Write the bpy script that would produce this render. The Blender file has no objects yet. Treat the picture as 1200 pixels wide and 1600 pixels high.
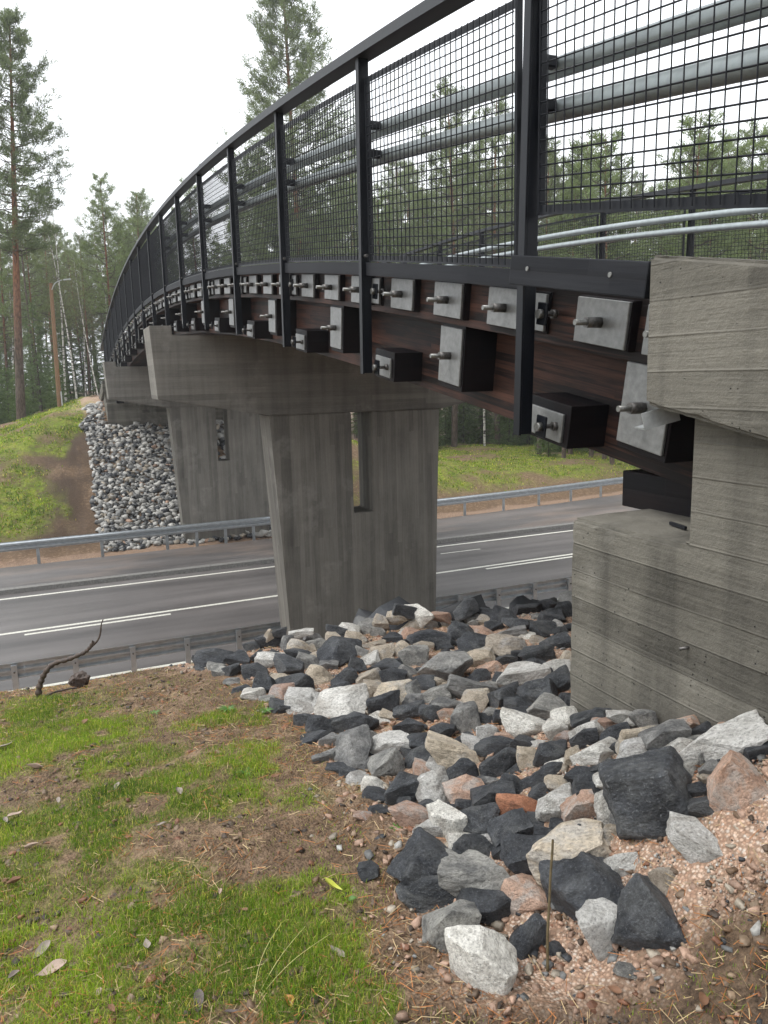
import bpy, bmesh, math, random
import numpy as np
from mathutils import Matrix, Vector, noise as mnoise, Euler

rad = math.radians
SC = bpy.context.scene
COL = SC.collection
random.seed(11)
RNG = np.random.default_rng(11)

# ---------------------------------------------------------------- camera, sky, sun, exposure
PITCH, ROLL, YAW = .1734, .0243, .3929
_R = Vector((math.cos(YAW), -math.sin(YAW), 0))
_F = Vector((math.sin(YAW) * math.cos(PITCH), math.cos(YAW) * math.cos(PITCH), -math.sin(PITCH)))
_U = Vector((math.sin(YAW) * math.sin(PITCH), math.cos(YAW) * math.sin(PITCH), math.cos(PITCH)))
_r2 = math.cos(ROLL) * _R - math.sin(ROLL) * _U
_u2 = math.sin(ROLL) * _R + math.cos(ROLL) * _U
cam_data = bpy.data.cameras.new('camera')
cam = bpy.data.objects.new('camera', cam_data)
COL.objects.link(cam)
cam.matrix_world = Matrix(((_r2.x, _u2.x, -_F.x, 0), (_r2.y, _u2.y, -_F.y, 0), (_r2.z, _u2.z, -_F.z, 0), (0, 0, 0, 1)))
cam_data.sensor_fit = 'VERTICAL'
cam_data.sensor_height = 36
cam_data.lens = 36 * 1206.3 / 1600
cam_data.clip_start, cam_data.clip_end = .05, 2000
SC.camera = cam

SUN_EL, SUN_AZ = rad(60), rad(-80)            # azimuth measured from +y towards +x
world = bpy.data.worlds.new('World')
SC.world = world
world.use_nodes = True
wn = world.node_tree
wn.nodes.clear()
w_out = wn.nodes.new('ShaderNodeOutputWorld')
w_bg = wn.nodes.new('ShaderNodeBackground')
w_sky = wn.nodes.new('ShaderNodeTexSky')
w_sky.sky_type = 'NISHITA'
w_sky.sun_disc = False
w_sky.sun_elevation = SUN_EL
w_sky.sun_rotation = SUN_AZ
w_sky.air_density, w_sky.dust_density, w_sky.ozone_density = 1.0, 4.0, 1.0
w_hsv = wn.nodes.new('ShaderNodeHueSaturation')   # the sky's blue is lost behind a closed cloud layer
w_hsv.inputs['Saturation'].default_value = .12
w_mix = wn.nodes.new('ShaderNodeMix')
w_mix.data_type = 'RGBA'
w_mix.inputs[0].default_value = .78
w_mix.inputs[7].default_value = (11.6, 12.0, 12.5, 1)   # the cloud layer itself, evenly bright
wn.links.new(w_sky.outputs[0], w_hsv.inputs['Color'])
wn.links.new(w_hsv.outputs[0], w_mix.inputs[6])
wn.links.new(w_mix.outputs[2], w_bg.inputs[0])
w_bg.inputs[1].default_value = .115
wn.links.new(w_bg.outputs[0], w_out.inputs[0])

sun_data = bpy.data.lights.new('sun', 'SUN')
sun_data.energy = 1.5
sun_data.angle = rad(22)
sun_data.color = (1, .97, .93)
sun = bpy.data.objects.new('sun', sun_data)
COL.objects.link(sun)
_sd = Vector((math.sin(SUN_AZ) * math.cos(SUN_EL), math.cos(SUN_AZ) * math.cos(SUN_EL), math.sin(SUN_EL)))
sun.rotation_euler = _sd.to_track_quat('Z', 'Y').to_euler()

SC.view_settings.view_transform = 'Standard'
SC.view_settings.look = 'None'
SC.view_settings.exposure = 0.64
SC.view_settings.gamma = 1
SC.view_settings.use_curve_mapping = False
SC.render.engine = 'CYCLES'
SC.cycles.max_bounces = 6
SC.cycles.diffuse_bounces = 3
SC.cycles.glossy_bounces = 2
SC.cycles.transparent_max_bounces = 4

# ---------------------------------------------------------------- materials
class NT:
    def __init__(s, name):
        s.m = bpy.data.materials.new(name)
        s.m.use_nodes = True
        s.t = s.m.node_tree
        s.b = s.t.nodes['Principled BSDF']
    def n(s, kind, _in=None, **props):
        nd = s.t.nodes.new('ShaderNode' + kind)
        for k, v in props.items():
            setattr(nd, k, v)
        for k, v in (_in or {}).items():
            s.set(nd.inputs[k], v)
        return nd
    def set(s, sock, v):
        if isinstance(v, bpy.types.NodeSocket):
            s.t.links.new(v, sock)
        elif isinstance(v, (tuple, list)) and len(v) == 3 and sock.type == 'RGBA':
            sock.default_value = (*v, 1)
        else:
            sock.default_value = v
    def math(s, op, a, b=0.0, c=None, clamp=False):
        nd = s.n('Math', operation=op, use_clamp=clamp)
        s.set(nd.inputs[0], a); s.set(nd.inputs[1], b)
        if c is not None: s.set(nd.inputs[2], c)
        return nd.outputs[0]
    def mix(s, f, a, b, mode='MIX'):
        nd = s.n('Mix', data_type='RGBA', blend_type=mode)
        s.set(nd.inputs[0], f); s.set(nd.inputs[6], a); s.set(nd.inputs[7], b)
        return nd.outputs[2]
    def noise(s, vec, scale, detail=4, rough=.55, dist=0.0, color=False):
        nd = s.n('TexNoise', {'Scale': scale, 'Detail': detail, 'Roughness': rough, 'Distortion': dist})
        s.set(nd.inputs['Vector'], vec)
        return nd.outputs[1 if color else 0]
    def ramp(s, f, stops):
        nd = s.n('ValToRGB')
        el = nd.color_ramp.elements
        while len(el) < len(stops): el.new(.5)
        for e, (p, c) in zip(el, stops):
            e.position = p
            e.color = (c, c, c, 1) if not isinstance(c, tuple) else (*c, 1)
        s.set(nd.inputs[0], f)
        return nd.outputs[0]
    def obj(s): return s.n('TexCoord').outputs['Object']
    def uv(s): return s.n('TexCoord').outputs['UV']
    def pos(s): return s.n('NewGeometry').outputs['Position']
    def rnd(s): return s.n('ObjectInfo').outputs['Random']
    def scl(s, vec, sc, loc=(0, 0, 0)):
        return s.n('Mapping', {'Vector': vec, 'Scale': sc, 'Location': loc}).outputs[0]
    def vadd(s, a, b):
        nd = s.n('VectorMath', operation='ADD'); s.set(nd.inputs[0], a); s.set(nd.inputs[1], b)
        return nd.outputs[0]
    def xyz(s, v): return s.n('SeparateXYZ', {0: v}).outputs
    def comb(s, x, y, z):
        nd = s.n('CombineXYZ'); s.set(nd.inputs[0], x); s.set(nd.inputs[1], y); s.set(nd.inputs[2], z)
        return nd.outputs[0]
    def bump(s, h, strength=.5, dist=.01, prev=None):
        nd = s.n('Bump', {'Strength': strength, 'Distance': dist, 'Height': h})
        if prev is not None: s.set(nd.inputs['Normal'], prev)
        return nd.outputs[0]
    def out(s, color=None, rough=None, normal=None, metal=None, spec=None):
        if color is not None: s.set(s.b.inputs['Base Color'], color)
        if rough is not None: s.set(s.b.inputs['Roughness'], rough)
        if normal is not None: s.set(s.b.inputs['Normal'], normal)
        if metal is not None: s.set(s.b.inputs['Metallic'], metal)
        if spec is not None: s.set(s.b.inputs['Specular IOR Level'], spec)
        return s.m

def concrete(name, vertical, c1, c2, bw, stain=.5, relief=1.0, jk=.2):
    """Board-formed concrete: each board its own tone, a fine fin at the joints, grain along the boards, pores, run-off streaks."""
    k = NT(name)
    p = k.obj()
    x, y, z = k.xyz(p)
    along = z if vertical else k.math('ADD', y, k.math('MULTIPLY', x, .8))
    across = k.math('ADD', x, k.math('MULTIPLY', y, .9)) if vertical else z
    wob = k.math('MULTIPLY', k.math('SUBTRACT', k.noise(k.comb(k.math('MULTIPLY', along, .6), across, 0.), 1.3, 2), .5), bw * .2)
    q = k.math('DIVIDE', k.math('ADD', across, wob), bw)
    bid = k.math('FLOOR', q)
    fr = k.math('FRACT', q)
    seg = k.math('FLOOR', k.math('ADD', k.math('DIVIDE', along, 2.7), k.math('MULTIPLY', k.n('TexWhiteNoise', {'W': bid}, noise_dimensions='1D').outputs[0], 9.)))
    tone = k.n('TexWhiteNoise', {'Vector': k.comb(bid, seg, 3.)}, noise_dimensions='3D').outputs[0]
    grain = k.noise(k.comb(k.math('MULTIPLY', along, 2.2), k.math('MULTIPLY', across, 46.), k.math('MULTIPLY', bid, 3.7)), 1.0, 6, .62, .6)
    rough = k.noise(p, 34., 6, .7)
    blot = k.noise(p, 1.5, 5, .6)
    streak = k.noise(k.comb(k.math('MULTIPLY', x, 4.5), k.math('MULTIPLY', y, 4.5), k.math('MULTIPLY', z, .35)), 1.0, 4, .6)
    pores = k.n('TexVoronoi', {'Vector': p, 'Scale': 26.}).outputs['Distance']
    pore = k.math('MULTIPLY', k.ramp(pores, [(.05, 1.), (.11, 0.)]), k.ramp(k.noise(p, 3.1, 2), [(.5, 0.), (.6, 1.)]))
    joint = k.ramp(fr, [(.0, 1.), (.045, 0.), (.955, 0.), (1., 1.)])
    f = k.math('ADD', k.math('MULTIPLY', tone, .24), k.math('ADD', k.math('MULTIPLY', grain, .46), k.math('ADD', k.math('MULTIPLY', blot, .50), k.math('MULTIPLY', rough, .18))))
    f = k.ramp(f, [(.44, 0.), (.92, 1.)])
    col = k.mix(f, c1, c2)
    st = k.ramp(streak, [(.46, 0.), (.66, 1.)])
    col = k.mix(k.math('MULTIPLY', st, stain), col, k.mix(1., col, (.42, .42, .43), 'MULTIPLY'))
    lime = k.math('MULTIPLY', k.ramp(k.noise(p, .9, 5, .65), [(.58, 0.), (.70, 1.)]), .22)
    col = k.mix(lime, col, (.48, .46, .42))
    col = k.mix(k.math('MULTIPLY', k.math('MULTIPLY', joint, jk * 2.5), k.noise(p, 5., 3)), col, (.03, .028, .025))
    col = k.mix(pore, col, (.035, .033, .03))
    h = k.math('ADD', k.math('MULTIPLY', grain, .42), k.math('MULTIPLY', rough, .65))
    h = k.math('ADD', h, k.math('MULTIPLY', tone, .28))
    h = k.math('SUBTRACT', k.math('ADD', h, k.math('MULTIPLY', joint, .22)), k.math('MULTIPLY', pore, 1.2))
    return k.out(col, k.math('ADD', .72, k.math('MULTIPLY', grain, .2)), k.bump(h, .75 * relief, .012), spec=.3)

M_WALL = concrete('board_formed_concrete', False, (.055, .051, .042), (.178, .167, .140), .118, .6, 1.3, .06)
M_PIER = concrete('vertical_board_concrete', True, (.105, .099, .087), (.222, .210, .184), .098, .40, .7, .12)
M_CAP = concrete('cap_beam_concrete', False, (.110, .104, .091), (.225, .213, .188), .105, .40, .7, .10)

def wood(name, dark, red, k_red, lam=.045, rough=.5, sp=.16):
    k = NT(name)
    u, v, _ = k.xyz(k.uv())
    lid = k.math('FLOOR', k.math('DIVIDE', v, lam))
    off = k.n('TexWhiteNoise', {'W': lid}, noise_dimensions='1D').outputs[0]
    seg = k.math('FLOOR', k.math('ADD', k.math('DIVIDE', u, 1.9), k.math('MULTIPLY', off, 7.)))
    tone = k.n('TexWhiteNoise', {'Vector': k.comb(lid, seg, 1.)}, noise_dimensions='3D').outputs[0]
    ru = k.math('ADD', u, k.math('MULTIPLY', tone, 30.))
    g = k.noise(k.comb(k.math('MULTIPLY', ru, 1.6), k.math('MULTIPLY', v, 42.), lid), 1.0, 6, .65, 1.1)
    cl = k.noise(k.comb(k.math('MULTIPLY', u, .9), k.math('MULTIPLY', v, 2.6), 0.), 1.0, 4, .6)
    f = k.math('ADD', k.math('MULTIPLY', tone, .20), k.math('ADD', k.math('MULTIPLY', g, .75), k.math('MULTIPLY', cl, .80)))
    f = k.ramp(k.math('MULTIPLY', f, .6), [(.48, 0.), (.72, 1.)])
    fr = k.math('FRACT', k.math('DIVIDE', v, lam))
    jt = k.ramp(fr, [(0., 1.), (.05, 0.), (.95, 0.), (1., 1.)])
    col = k.mix(k.math('MULTIPLY', f, k_red), dark, red)
    col = k.mix(k.math('MULTIPLY', jt, .25), col, (.006, .005, .005))
    h = k.math('SUBTRACT', k.math('ADD', k.math('MULTIPLY', g, .7), k.math('MULTIPLY', tone, .35)), k.math('MULTIPLY', jt, .4))
    return k.out(col, k.math('ADD', rough, k.math('MULTIPLY', g, .15)), k.bump(h, .5, .004), spec=sp)

M_BEAM = wood('stained_glulam', (.010, .0075, .0075), (.115, .052, .036), .95)
M_BLOCK = wood('dark_stained_timber', (.004, .004, .0055), (.012, .007, .007), .8, .3)
M_BLACKWOOD = wood('black_painted_timber', (.008, .009, .012), (.022, .023, .027), .9, .4, .55)

def plain(name, col, rough, metal=0., nscale=30., namt=.3, bumpk=.1, spec=.5):
    k = NT(name)
    p = k.obj()
    nz = k.noise(p, nscale, 5, .6)
    dark = tuple(c * (1 - namt) for c in col)
    lite = tuple(min(1, c * (1 + namt)) for c in col)
    c = k.mix(k.ramp(nz, [(.3, 0.), (.7, 1.)]), dark, lite)
    return k.out(c, k.math('ADD', rough - .08, k.math('MULTIPLY', nz, .16)), k.bump(nz, bumpk, .003), metal, spec)

M_BLACK = plain('black_powder_coat', (.0035, .0046, .0075), .46, 0., 60., .35, .1, .22)
M_RAIL = plain('worn_dark_handrail_paint', (.016, .018, .021), .50, 0., 18., .5, .2, .3)
M_GALV = plain('galvanised_steel', (.40, .42, .42), .42, .6, 22., .22)
M_TUBE = plain('galvanised_tube', (.29, .325, .33), .42, .35, 12., .18)
M_PLATE = plain('galvanised_plate', (.185, .188, .185), .46, .55, 30., .25)
M_BOLT = plain('dull_bolt_steel', (.11, .105, .10), .45, .7, 80., .4)
M_ROD = plain('bright_rod_steel', (.17, .17, .16), .4, .7, 90., .3)
M_GUARD = plain('guardrail_zinc', (.40, .43, .45), .32, .65, 8., .15)
M_PAINT = plain('road_paint', (.52, .51, .45), .6, 0., 24., .35)
M_LEAFY = plain('yellow_leaf', (.42, .44, .06), .5, 0., 60., .2)
M_GREENL = plain('green_leaf', (.06, .14, .02), .5, 0., 60., .3)
M_LEAFA = plain('dry_leaf_tan', (.36, .27, .215), .7, 0., 90., .3, .4)
M_LEAFB = plain('dry_leaf_grey', (.24, .20, .17), .7, 0., 90., .35, .4)
M_LEAFC = plain('dry_leaf_brown', (.17, .085, .045), .7, 0., 90., .4, .4)
M_LEAFD = plain('dry_leaf_dark', (.105, .085, .08), .7, 0., 90., .4, .4)
M_BRANCH = plain('wet_dead_wood', (.050, .033, .024), .6, 0., 40., .5, .8)
M_TWIG = plain('dry_twig', (.10, .075, .035), .7, 0., 60., .3, .3)
M_POLE = plain('impregnated_pole', (.17, .095, .045), .7, 0., 20., .25, .3)
M_LAMP = plain('lamp_grey', (.36, .37, .36), .5, .2, 20., .1)
M_STALK = plain('dry_grass_stalk', (.40, .38, .14), .6, 0., 40., .2)

def vcol(name, rough=.6, trans=0., spec=.3, nscale=0., namt=0.):
    k = NT(name)
    c = k.n('Attribute', attribute_name='Col').outputs[0]
    nrm = None
    if nscale:
        nz = k.noise(k.pos(), nscale, 4, .65)
        c = k.mix(1., c, k.ramp(nz, [(.3, 1 - namt), (.7, 1.)]), 'MULTIPLY')
        nrm = k.bump(nz, .5, .01)
    k.out(c, rough, nrm, spec=spec)
    if trans:
        tr = k.n('BsdfTranslucent', {'Color': k.mix(1., c, (1.25, 1.25, .9), 'MULTIPLY')})
        ms = k.n('MixShader', {0: trans, 1: k.b.outputs[0], 2: tr.outputs[0]})
        k.t.links.new(ms.outputs[0], k.t.nodes['Material Output'].inputs[0])
    return k.m
M_GRASS = vcol('grass_blades', .5, .38, .25)
M_STONE = vcol('loose_stone', .6, 0., .4, 60., .45)
M_NEEDLE = vcol('fallen_needles', .7, 0., .2)
M_FOLI = vcol('needle_foliage', .6, .35, .2)

def bark(name, low, high, z0, z1, scale=9.):
    k = NT(name)
    p = k.obj()
    z = k.xyz(p)[2]
    nz = k.noise(k.scl(p, (scale, scale, scale * .35)), 1., 5, .7)
    f = k.math('DIVIDE', k.math('SUBTRACT', z, z0), z1 - z0)
    f = k.ramp(k.math('ADD', f, k.math('MULTIPLY', k.math('SUBTRACT', nz, .5), .5)), [(0., 0.), (1., 1.)])
    c = k.mix(f, low, high)
    c = k.mix(k.ramp(nz, [(.42, .75), (.6, 0.)]), c, k.mix(1., c, (.3, .3, .3), 'MULTIPLY'))
    return k.out(c, .85, k.bump(nz, .8, .03), spec=.15)
M_PINEBARK = bark('pine_bark', (.115, .088, .070), (.235, .110, .060), 3.5, 9.)
M_DARKBARK = bark('dark_bark', (.085, .070, .058), (.12, .095, .075), 2., 10.)
def birch():
    k = NT('birch_bark')
    p = k.obj()
    nz = k.noise(k.scl(p, (2., 2., 9.)), 1., 4, .6, .3)
    c = k.mix(k.ramp(nz, [(.40, 1.), (.50, 0.)]), (.52, .50, .45), (.06, .05, .045))
    return k.out(c, .7, spec=.2)
M_BIRCH = birch()

def rock_mat(name, a, b, speck, speck_amt, vein=.0, rough=.62, second=None, sec_amt=0., wear=.35):
    k = NT(name)
    p = k.vadd(k.obj(), k.comb(k.math('MULTIPLY', k.rnd(), 37.), k.math('MULTIPLY', k.rnd(), 91.), 0.))
    n1 = k.noise(p, 2.2, 5, .62)
    n2 = k.noise(p, 15., 6, .72)
    c = k.mix(k.ramp(n1, [(.34, 0.), (.66, 1.)]), a, b)
    if second is not None:
        pt = k.noise(p, 1.5, 5, .62, .6)
        c = k.mix(k.math('MULTIPLY', k.ramp(pt, [(.50, 0.), (.60, 1.)]), sec_amt), c, second)
    vv = k.math('ABSOLUTE', k.math('SUBTRACT', k.noise(p, 1.7, 3, .5, 1.2), .5))
    c = k.mix(k.math('MULTIPLY', k.ramp(vv, [(.0, 1.), (.03, 0.)]), vein), c, (.40, .40, .39))
    sp = k.ramp(k.noise(p, 27., 5, .68), [(.57, 0.), (.64, 1.)])
    c = k.mix(k.math('MULTIPLY', sp, speck_amt), c, speck)
    c = k.mix(k.ramp(n2, [(.32, .75), (.54, 0.)]), c, k.mix(1., c, (.38, .37, .36), 'MULTIPLY'))
    c = k.mix(1., c, k.mix(k.rnd(), (.78, .78, .80), (1.18, 1.16, 1.12)), 'MULTIPLY')
    pt = k.n('NewGeometry').outputs['Pointiness']
    c = k.mix(k.math('MULTIPLY', k.ramp(k.math('ADD', pt, k.math('MULTIPLY', k.math('SUBTRACT', n2, .5), .06)), [(.52, 0.), (.60, 1.)]), wear), c, k.mix(1., c, (1.7, 1.7, 1.68), 'MULTIPLY'))
    grit = k.noise(p, 26., 5, .75)
    c = k.mix(k.ramp(grit, [(.52, 0.), (.66, wear)]), c, k.mix(1., c, (1.9, 1.9, 1.9), 'MULTIPLY'))
    big = k.noise(p, 4.2, 8, .72)
    return k.out(c, k.math('ADD', rough - .1, k.math('MULTIPLY', n2, .25)), k.bump(k.math('ADD', k.math('MULTIPLY', big, 1.2), n2), .85, .035), spec=.42)
ROCKM = {
    'D': rock_mat('dark_rock', (.019, .0215, .026), (.085, .092, .103), (.22, .23, .24), .5, .07, .50, (.13, .135, .135), .5, .75),
    'G': rock_mat('grey_rock', (.17, .172, .168), (.42, .415, .39), (.045, .045, .045), .55, .2, .66, (.07, .073, .078), .6),
    'W': rock_mat('pale_rock', (.58, .57, .53), (.86, .85, .81), (.07, .068, .065), .55, .0, .68, (.38, .35, .31), .6),
    'T': rock_mat('tan_rock', (.40, .34, .26), (.66, .58, .47), (.09, .08, .07), .45, .0, .68, (.50, .48, .45), .7),
    'P': rock_mat('pink_rock', (.45, .28, .20), (.64, .45, .35), (.12, .10, .09), .4, .1, .66, (.55, .52, .49), .7),
    'O': rock_mat('rust_rock', (.32, .13, .07), (.50, .24, .14), (.05, .035, .03), .6, .0, .68, (.12, .06, .04), .5),
}

def asphalt():
    k = NT('asphalt')
    p = k.pos()
    x, y, z = k.xyz(p)
    fine = k.noise(p, 55., 3, .7)
    band = k.noise(k.comb(k.math('MULTIPLY', x, .10), k.math('MULTIPLY', y, 1.05), 0.), 1., 4, .55)
    blot = k.noise(p, .55, 5, .6)
    c = k.mix(k.math('ADD', k.ramp(band, [(.30, 0.), (.70, .85)]), k.math('MULTIPLY', blot, .25), clamp=True), (.034, .031, .030), (.135, .123, .118))
    dust = k.math('MULTIPLY', k.ramp(y, [(0., 0.), (1., 1.)]), 1.)
    dn = k.ramp(k.noise(k.comb(k.math('MULTIPLY', x, .3), y, 4.), .8, 5, .65), [(.46, 0.), (.66, 1.)])
    far = k.ramp(k.math('DIVIDE', k.math('SUBTRACT', y, 23.5), 4.), [(0., 0.), (.35, 1.), (.9, .6)])
    c = k.mix(k.math('MULTIPLY', k.math('MULTIPLY', dn, far), .55), c, (.26, .195, .155))
    c = k.mix(k.math('MULTIPLY', k.ramp(fine, [(.58, 0.), (.72, 1.)]), .35), c, (.27, .27, .27))
    return k.out(c, k.math('ADD', .30, k.math('MULTIPLY', blot, .42)), k.bump(fine, .35, .006), spec=.5)
M_ASPH = asphalt()
M_KERB = plain('kerb_stone', (.15, .145, .135), .75, 0., 20., .35, .4)

def ground_mat():
    """R: grass cover, G: pink gravel and sand, B: dark humus; painted per vertex where each grows or lies."""
    k = NT('ground_soil')
    p = k.pos()
    at = k.n('Attribute', attribute_name='Col').outputs[0]
    sp = k.n('SeparateColor', {0: at}).outputs
    nf = k.noise(p, 55., 6, .75)
    nm = k.noise(p, 9., 6, .68)
    nl = k.noise(p, 1.1, 5, .6)
    soil = k.mix(k.ramp(nf, [(.32, 0.), (.68, 1.)]), (.036, .023, .015), (.25, .165, .10))
    soil = k.mix(k.math('MULTIPLY', k.ramp(nm, [(.50, 0.), (.62, 1.)]), .5), soil, (.36, .25, .165))
    soil = k.mix(k.math('MULTIPLY', k.ramp(nl, [(.5, 0.), (.7, 1.)]), .4), soil, (.085, .062, .046))
    humus = k.mix(k.ramp(nf, [(.3, 0.), (.7, 1.)]), (.020, .014, .010), (.125, .085, .058))
    soil = k.mix(sp[2], soil, humus)
    vo = k.n('TexVoronoi', {'Vector': p, 'Scale': 95.})
    hue = k.ramp(k.xyz(vo.outputs['Color'])[0], [(0., (.34, .21, .145)), (.35, (.52, .335, .235)), (.7, (.68, .50, .38)), (1., (.60, .53, .46))])
    sand = k.mix(k.ramp(vo.outputs['Distance'], [(.30, 0.), (.62, .85)]), hue  , (.27, .18, .125))
    c = k.mix(k.math('MULTIPLY', sp[1], k.ramp(k.math('ADD', k.math('MULTIPLY', nm, .6), k.math('MULTIPLY', sp[1], .8)), [(.35, 0.), (.62, 1.)])), soil, sand)
    gcol = k.mix(k.ramp(k.noise(p, 2.3, 5, .65), [(.35, 0.), (.65, 1.)]), (.095, .150, .015), (.30, .36, .040))
    gcol = k.mix(k.ramp(nf, [(.35, .7), (.6, 0.)]), gcol, (.045, .050, .016))
    gm = k.math('MULTIPLY', sp[0], k.ramp(k.math('ADD', k.math('MULTIPLY', nm, .55), k.math('MULTIPLY', k.noise(p, 2.7, 4, .6), .45)), [(.34, 0.), (.56, 1.)]))
    c = k.mix(gm, c, gcol)
    h = k.math('ADD', k.math('MULTIPLY', nf, .5), k.math('SUBTRACT', nm, k.math('MULTIPLY', vo.outputs['Distance'], .5)))
    return k.out(c, .85, k.bump(h, .9, .025), spec=.2)
M_GROUND = ground_mat()

# ---------------------------------------------------------------- mesh helpers
ROOTW = {}
def mesh_np(name, V, F, mat=None, colors=None, uv=None, smooth=False, sharp=None):
    """V (n,3); F list of index lists or an (m,k) array; colors per vertex; uv per loop."""
    me = bpy.data.meshes.new(name)
    V = np.asarray(V, np.float32)
    if isinstance(F, np.ndarray):
        m, kk = F.shape
        me.vertices.add(len(V)); me.vertices.foreach_set('co', V.ravel())
        me.loops.add(m * kk); me.loops.foreach_set('vertex_index', F.astype(np.int32).ravel())
        me.polygons.add(m); me.polygons.foreach_set('loop_start', np.arange(0, m * kk, kk, dtype=np.int32))
        me.polygons.foreach_set('loop_total', np.full(m, kk, np.int32))
        me.update(calc_edges=True)
    else:
        me.from_pydata(V.tolist(), [], F)
        me.update()
    if colors is not None:
        a = me.attributes.new('Col', 'FLOAT_COLOR', 'POINT')
        c = np.ones((len(V), 4), np.float32); c[:, :3] = colors
        a.data.foreach_set('color', c.ravel())
    if uv is not None:
        l = me.uv_layers.new(name='UVMap'); l.data.foreach_set('uv', np.asarray(uv, np.float32).ravel())
    if smooth:
        me.polygons.foreach_set('use_smooth', np.ones(len(me.polygons), bool))
        if sharp: me.set_sharp_from_angle(angle=rad(sharp))
    if mat is not None: me.materials.append(mat)
    return me

def link(name, data, M=None, parent=None, label=None, cat=None, group=None, kind=None):
    """Links one object. M is its matrix in the world; a parented object's matrix is taken relative to its parent's."""
    o = bpy.data.objects.new(name, data)
    COL.objects.link(o)
    M = M if M is not None else (ROOTW[parent.name] if parent is not None else Matrix())
    ROOTW[o.name] = M.copy()
    if parent is not None:
        o.parent = parent
        o.matrix_basis = ROOTW[parent.name].inverted() @ M
    else:
        o.matrix_basis = M
    if label: o['label'] = label
    if cat: o['category'] = cat
    if group: o['group'] = group
    if kind: o['kind'] = kind
    return o
def empty(name, loc, **kw): return link(name, None, Matrix.Translation(loc), **kw)
def T(*v): return Matrix.Translation(v)

BOXES = {}
def box(dx, dy, dz, mat, bev=.004, segs=1):
    """A bevelled box mesh centred on its own origin, shared by size and material; UV runs along y (and x) by z."""
    key = (round(dx, 4), round(dy, 4), round(dz, 4), mat.name, bev)
    if key in BOXES: return BOXES[key]
    bm = bmesh.new()
    bmesh.ops.create_cube(bm, size=1)
    for v in bm.verts: v.co = Vector((v.co.x * dx, v.co.y * dy, v.co.z * dz))
    if bev: bmesh.ops.bevel(bm, geom=bm.edges[:], offset=bev, segments=segs, affect='EDGES', profile=.6)
    uvl = bm.loops.layers.uv.new('UVMap')
    for f in bm.faces:
        n = f.normal
        for l in f.loops:
            c = l.vert.co
            l[uvl].uv = (c.y + c.x, c.z) if abs(n.z) < .7 else (c.y, c.x)
    me = bpy.data.meshes.new('box'); bm.to_mesh(me); bm.free()
    me.materials.append(mat)
    BOXES[key] = me
    return me

def cyl(r, h, mat, n=12, r2=None, bev=0.):
    key = ('c', round(r, 4), round(h, 4), mat.name, n, r2)
    if key in BOXES: return BOXES[key]
    bm = bmesh.new()
    bmesh.ops.create_cone(bm, cap_ends=True, segments=n, radius1=r, radius2=r if r2 is None else r2, depth=h)
    for f in bm.faces: f.smooth = len(f.verts) == 4
    me = bpy.data.meshes.new('cylinder'); bm.to_mesh(me); bm.free()
    me.materials.append(mat)
    BOXES[key] = me
    return me

def tube_arrays(pts, radii, n=6, cap=False):
    pts = np.asarray(pts, float); m = len(pts)
    tan = np.gradient(pts, axis=0); tan /= np.linalg.norm(tan, axis=1)[:, None] + 1e-9
    ref = np.array([0, 0, 1.]) if abs(tan[0][2]) < .8 else np.array([1., 0, 0])
    a = np.cross(tan, ref); a /= np.linalg.norm(a, axis=1)[:, None] + 1e-9
    b = np.cross(tan, a)
    th = np.arange(n) * 2 * math.pi / n
    r = np.asarray(radii, float)[:, None, None]
    V = pts[:, None, :] + r * (np.cos(th)[None, :, None] * a[:, None, :] + np.sin(th)[None, :, None] * b[:, None, :])
    V = V.reshape(-1, 3)
    i = np.arange(m - 1)[:, None] * n; j = np.arange(n)[None, :]; j2 = (j + 1) % n
    F = np.stack([i + j, i + j2, i + n + j2, i + n + j], -1).reshape(-1, 4)
    return V, F
class Acc:
    """Collects quads and triangles of many small shapes that form ONE part."""
    def __init__(s): s.V = []; s.F = []; s.n = 0; s.C = []
    def add(s, V, F, c=None):
        s.V.append(np.asarray(V, float)); s.F.append(np.asarray(F) + s.n); s.n += len(V)
        if c is not None: s.C.append(np.broadcast_to(np.asarray(c, float), (len(V), 3)))
    def tube(s, pts, radii, n=6): s.add(*tube_arrays(pts, radii, n))
    def mesh(s, name, mat, smooth=False, sharp=None):
        V = np.concatenate(s.V); F = [f for A in s.F for f in A.tolist()] if len({A.shape[1] for A in s.F}) > 1 else np.concatenate(s.F)
        return mesh_np(name, V, F, mat, np.concatenate(s.C) if s.C else None, None, smooth, sharp)

def prism(poly, a0, a1, axis, mat, bev=0., uvk=None, name='prism'):
    """Extrudes a polygon: axis 'x' takes (y, z) points, axis 'y' takes (x, z) points."""
    bm = bmesh.new()
    P = (lambda p, a: (a, p[0], p[1])) if axis == 'x' else (lambda p, a: (p[0], a, p[1]))
    lo = [bm.verts.new(P(p, a0)) for p in poly]; hi = [bm.verts.new(P(p, a1)) for p in poly]
    n = len(poly)
    bm.faces.new(lo); bm.faces.new(hi[::-1])
    for i in range(n): bm.faces.new((lo[i], hi[i], hi[(i + 1) % n], lo[(i + 1) % n]))
    bmesh.ops.recalc_face_normals(bm, faces=bm.faces[:])
    if bev: bmesh.ops.bevel(bm, geom=[e for e in bm.edges if e.calc_face_angle(0) > .3], offset=bev, segments=2, affect='EDGES')
    me = bpy.data.meshes.new(name); bm.to_mesh(me); bm.free()
    me.materials.append(mat)
    return me

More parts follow.
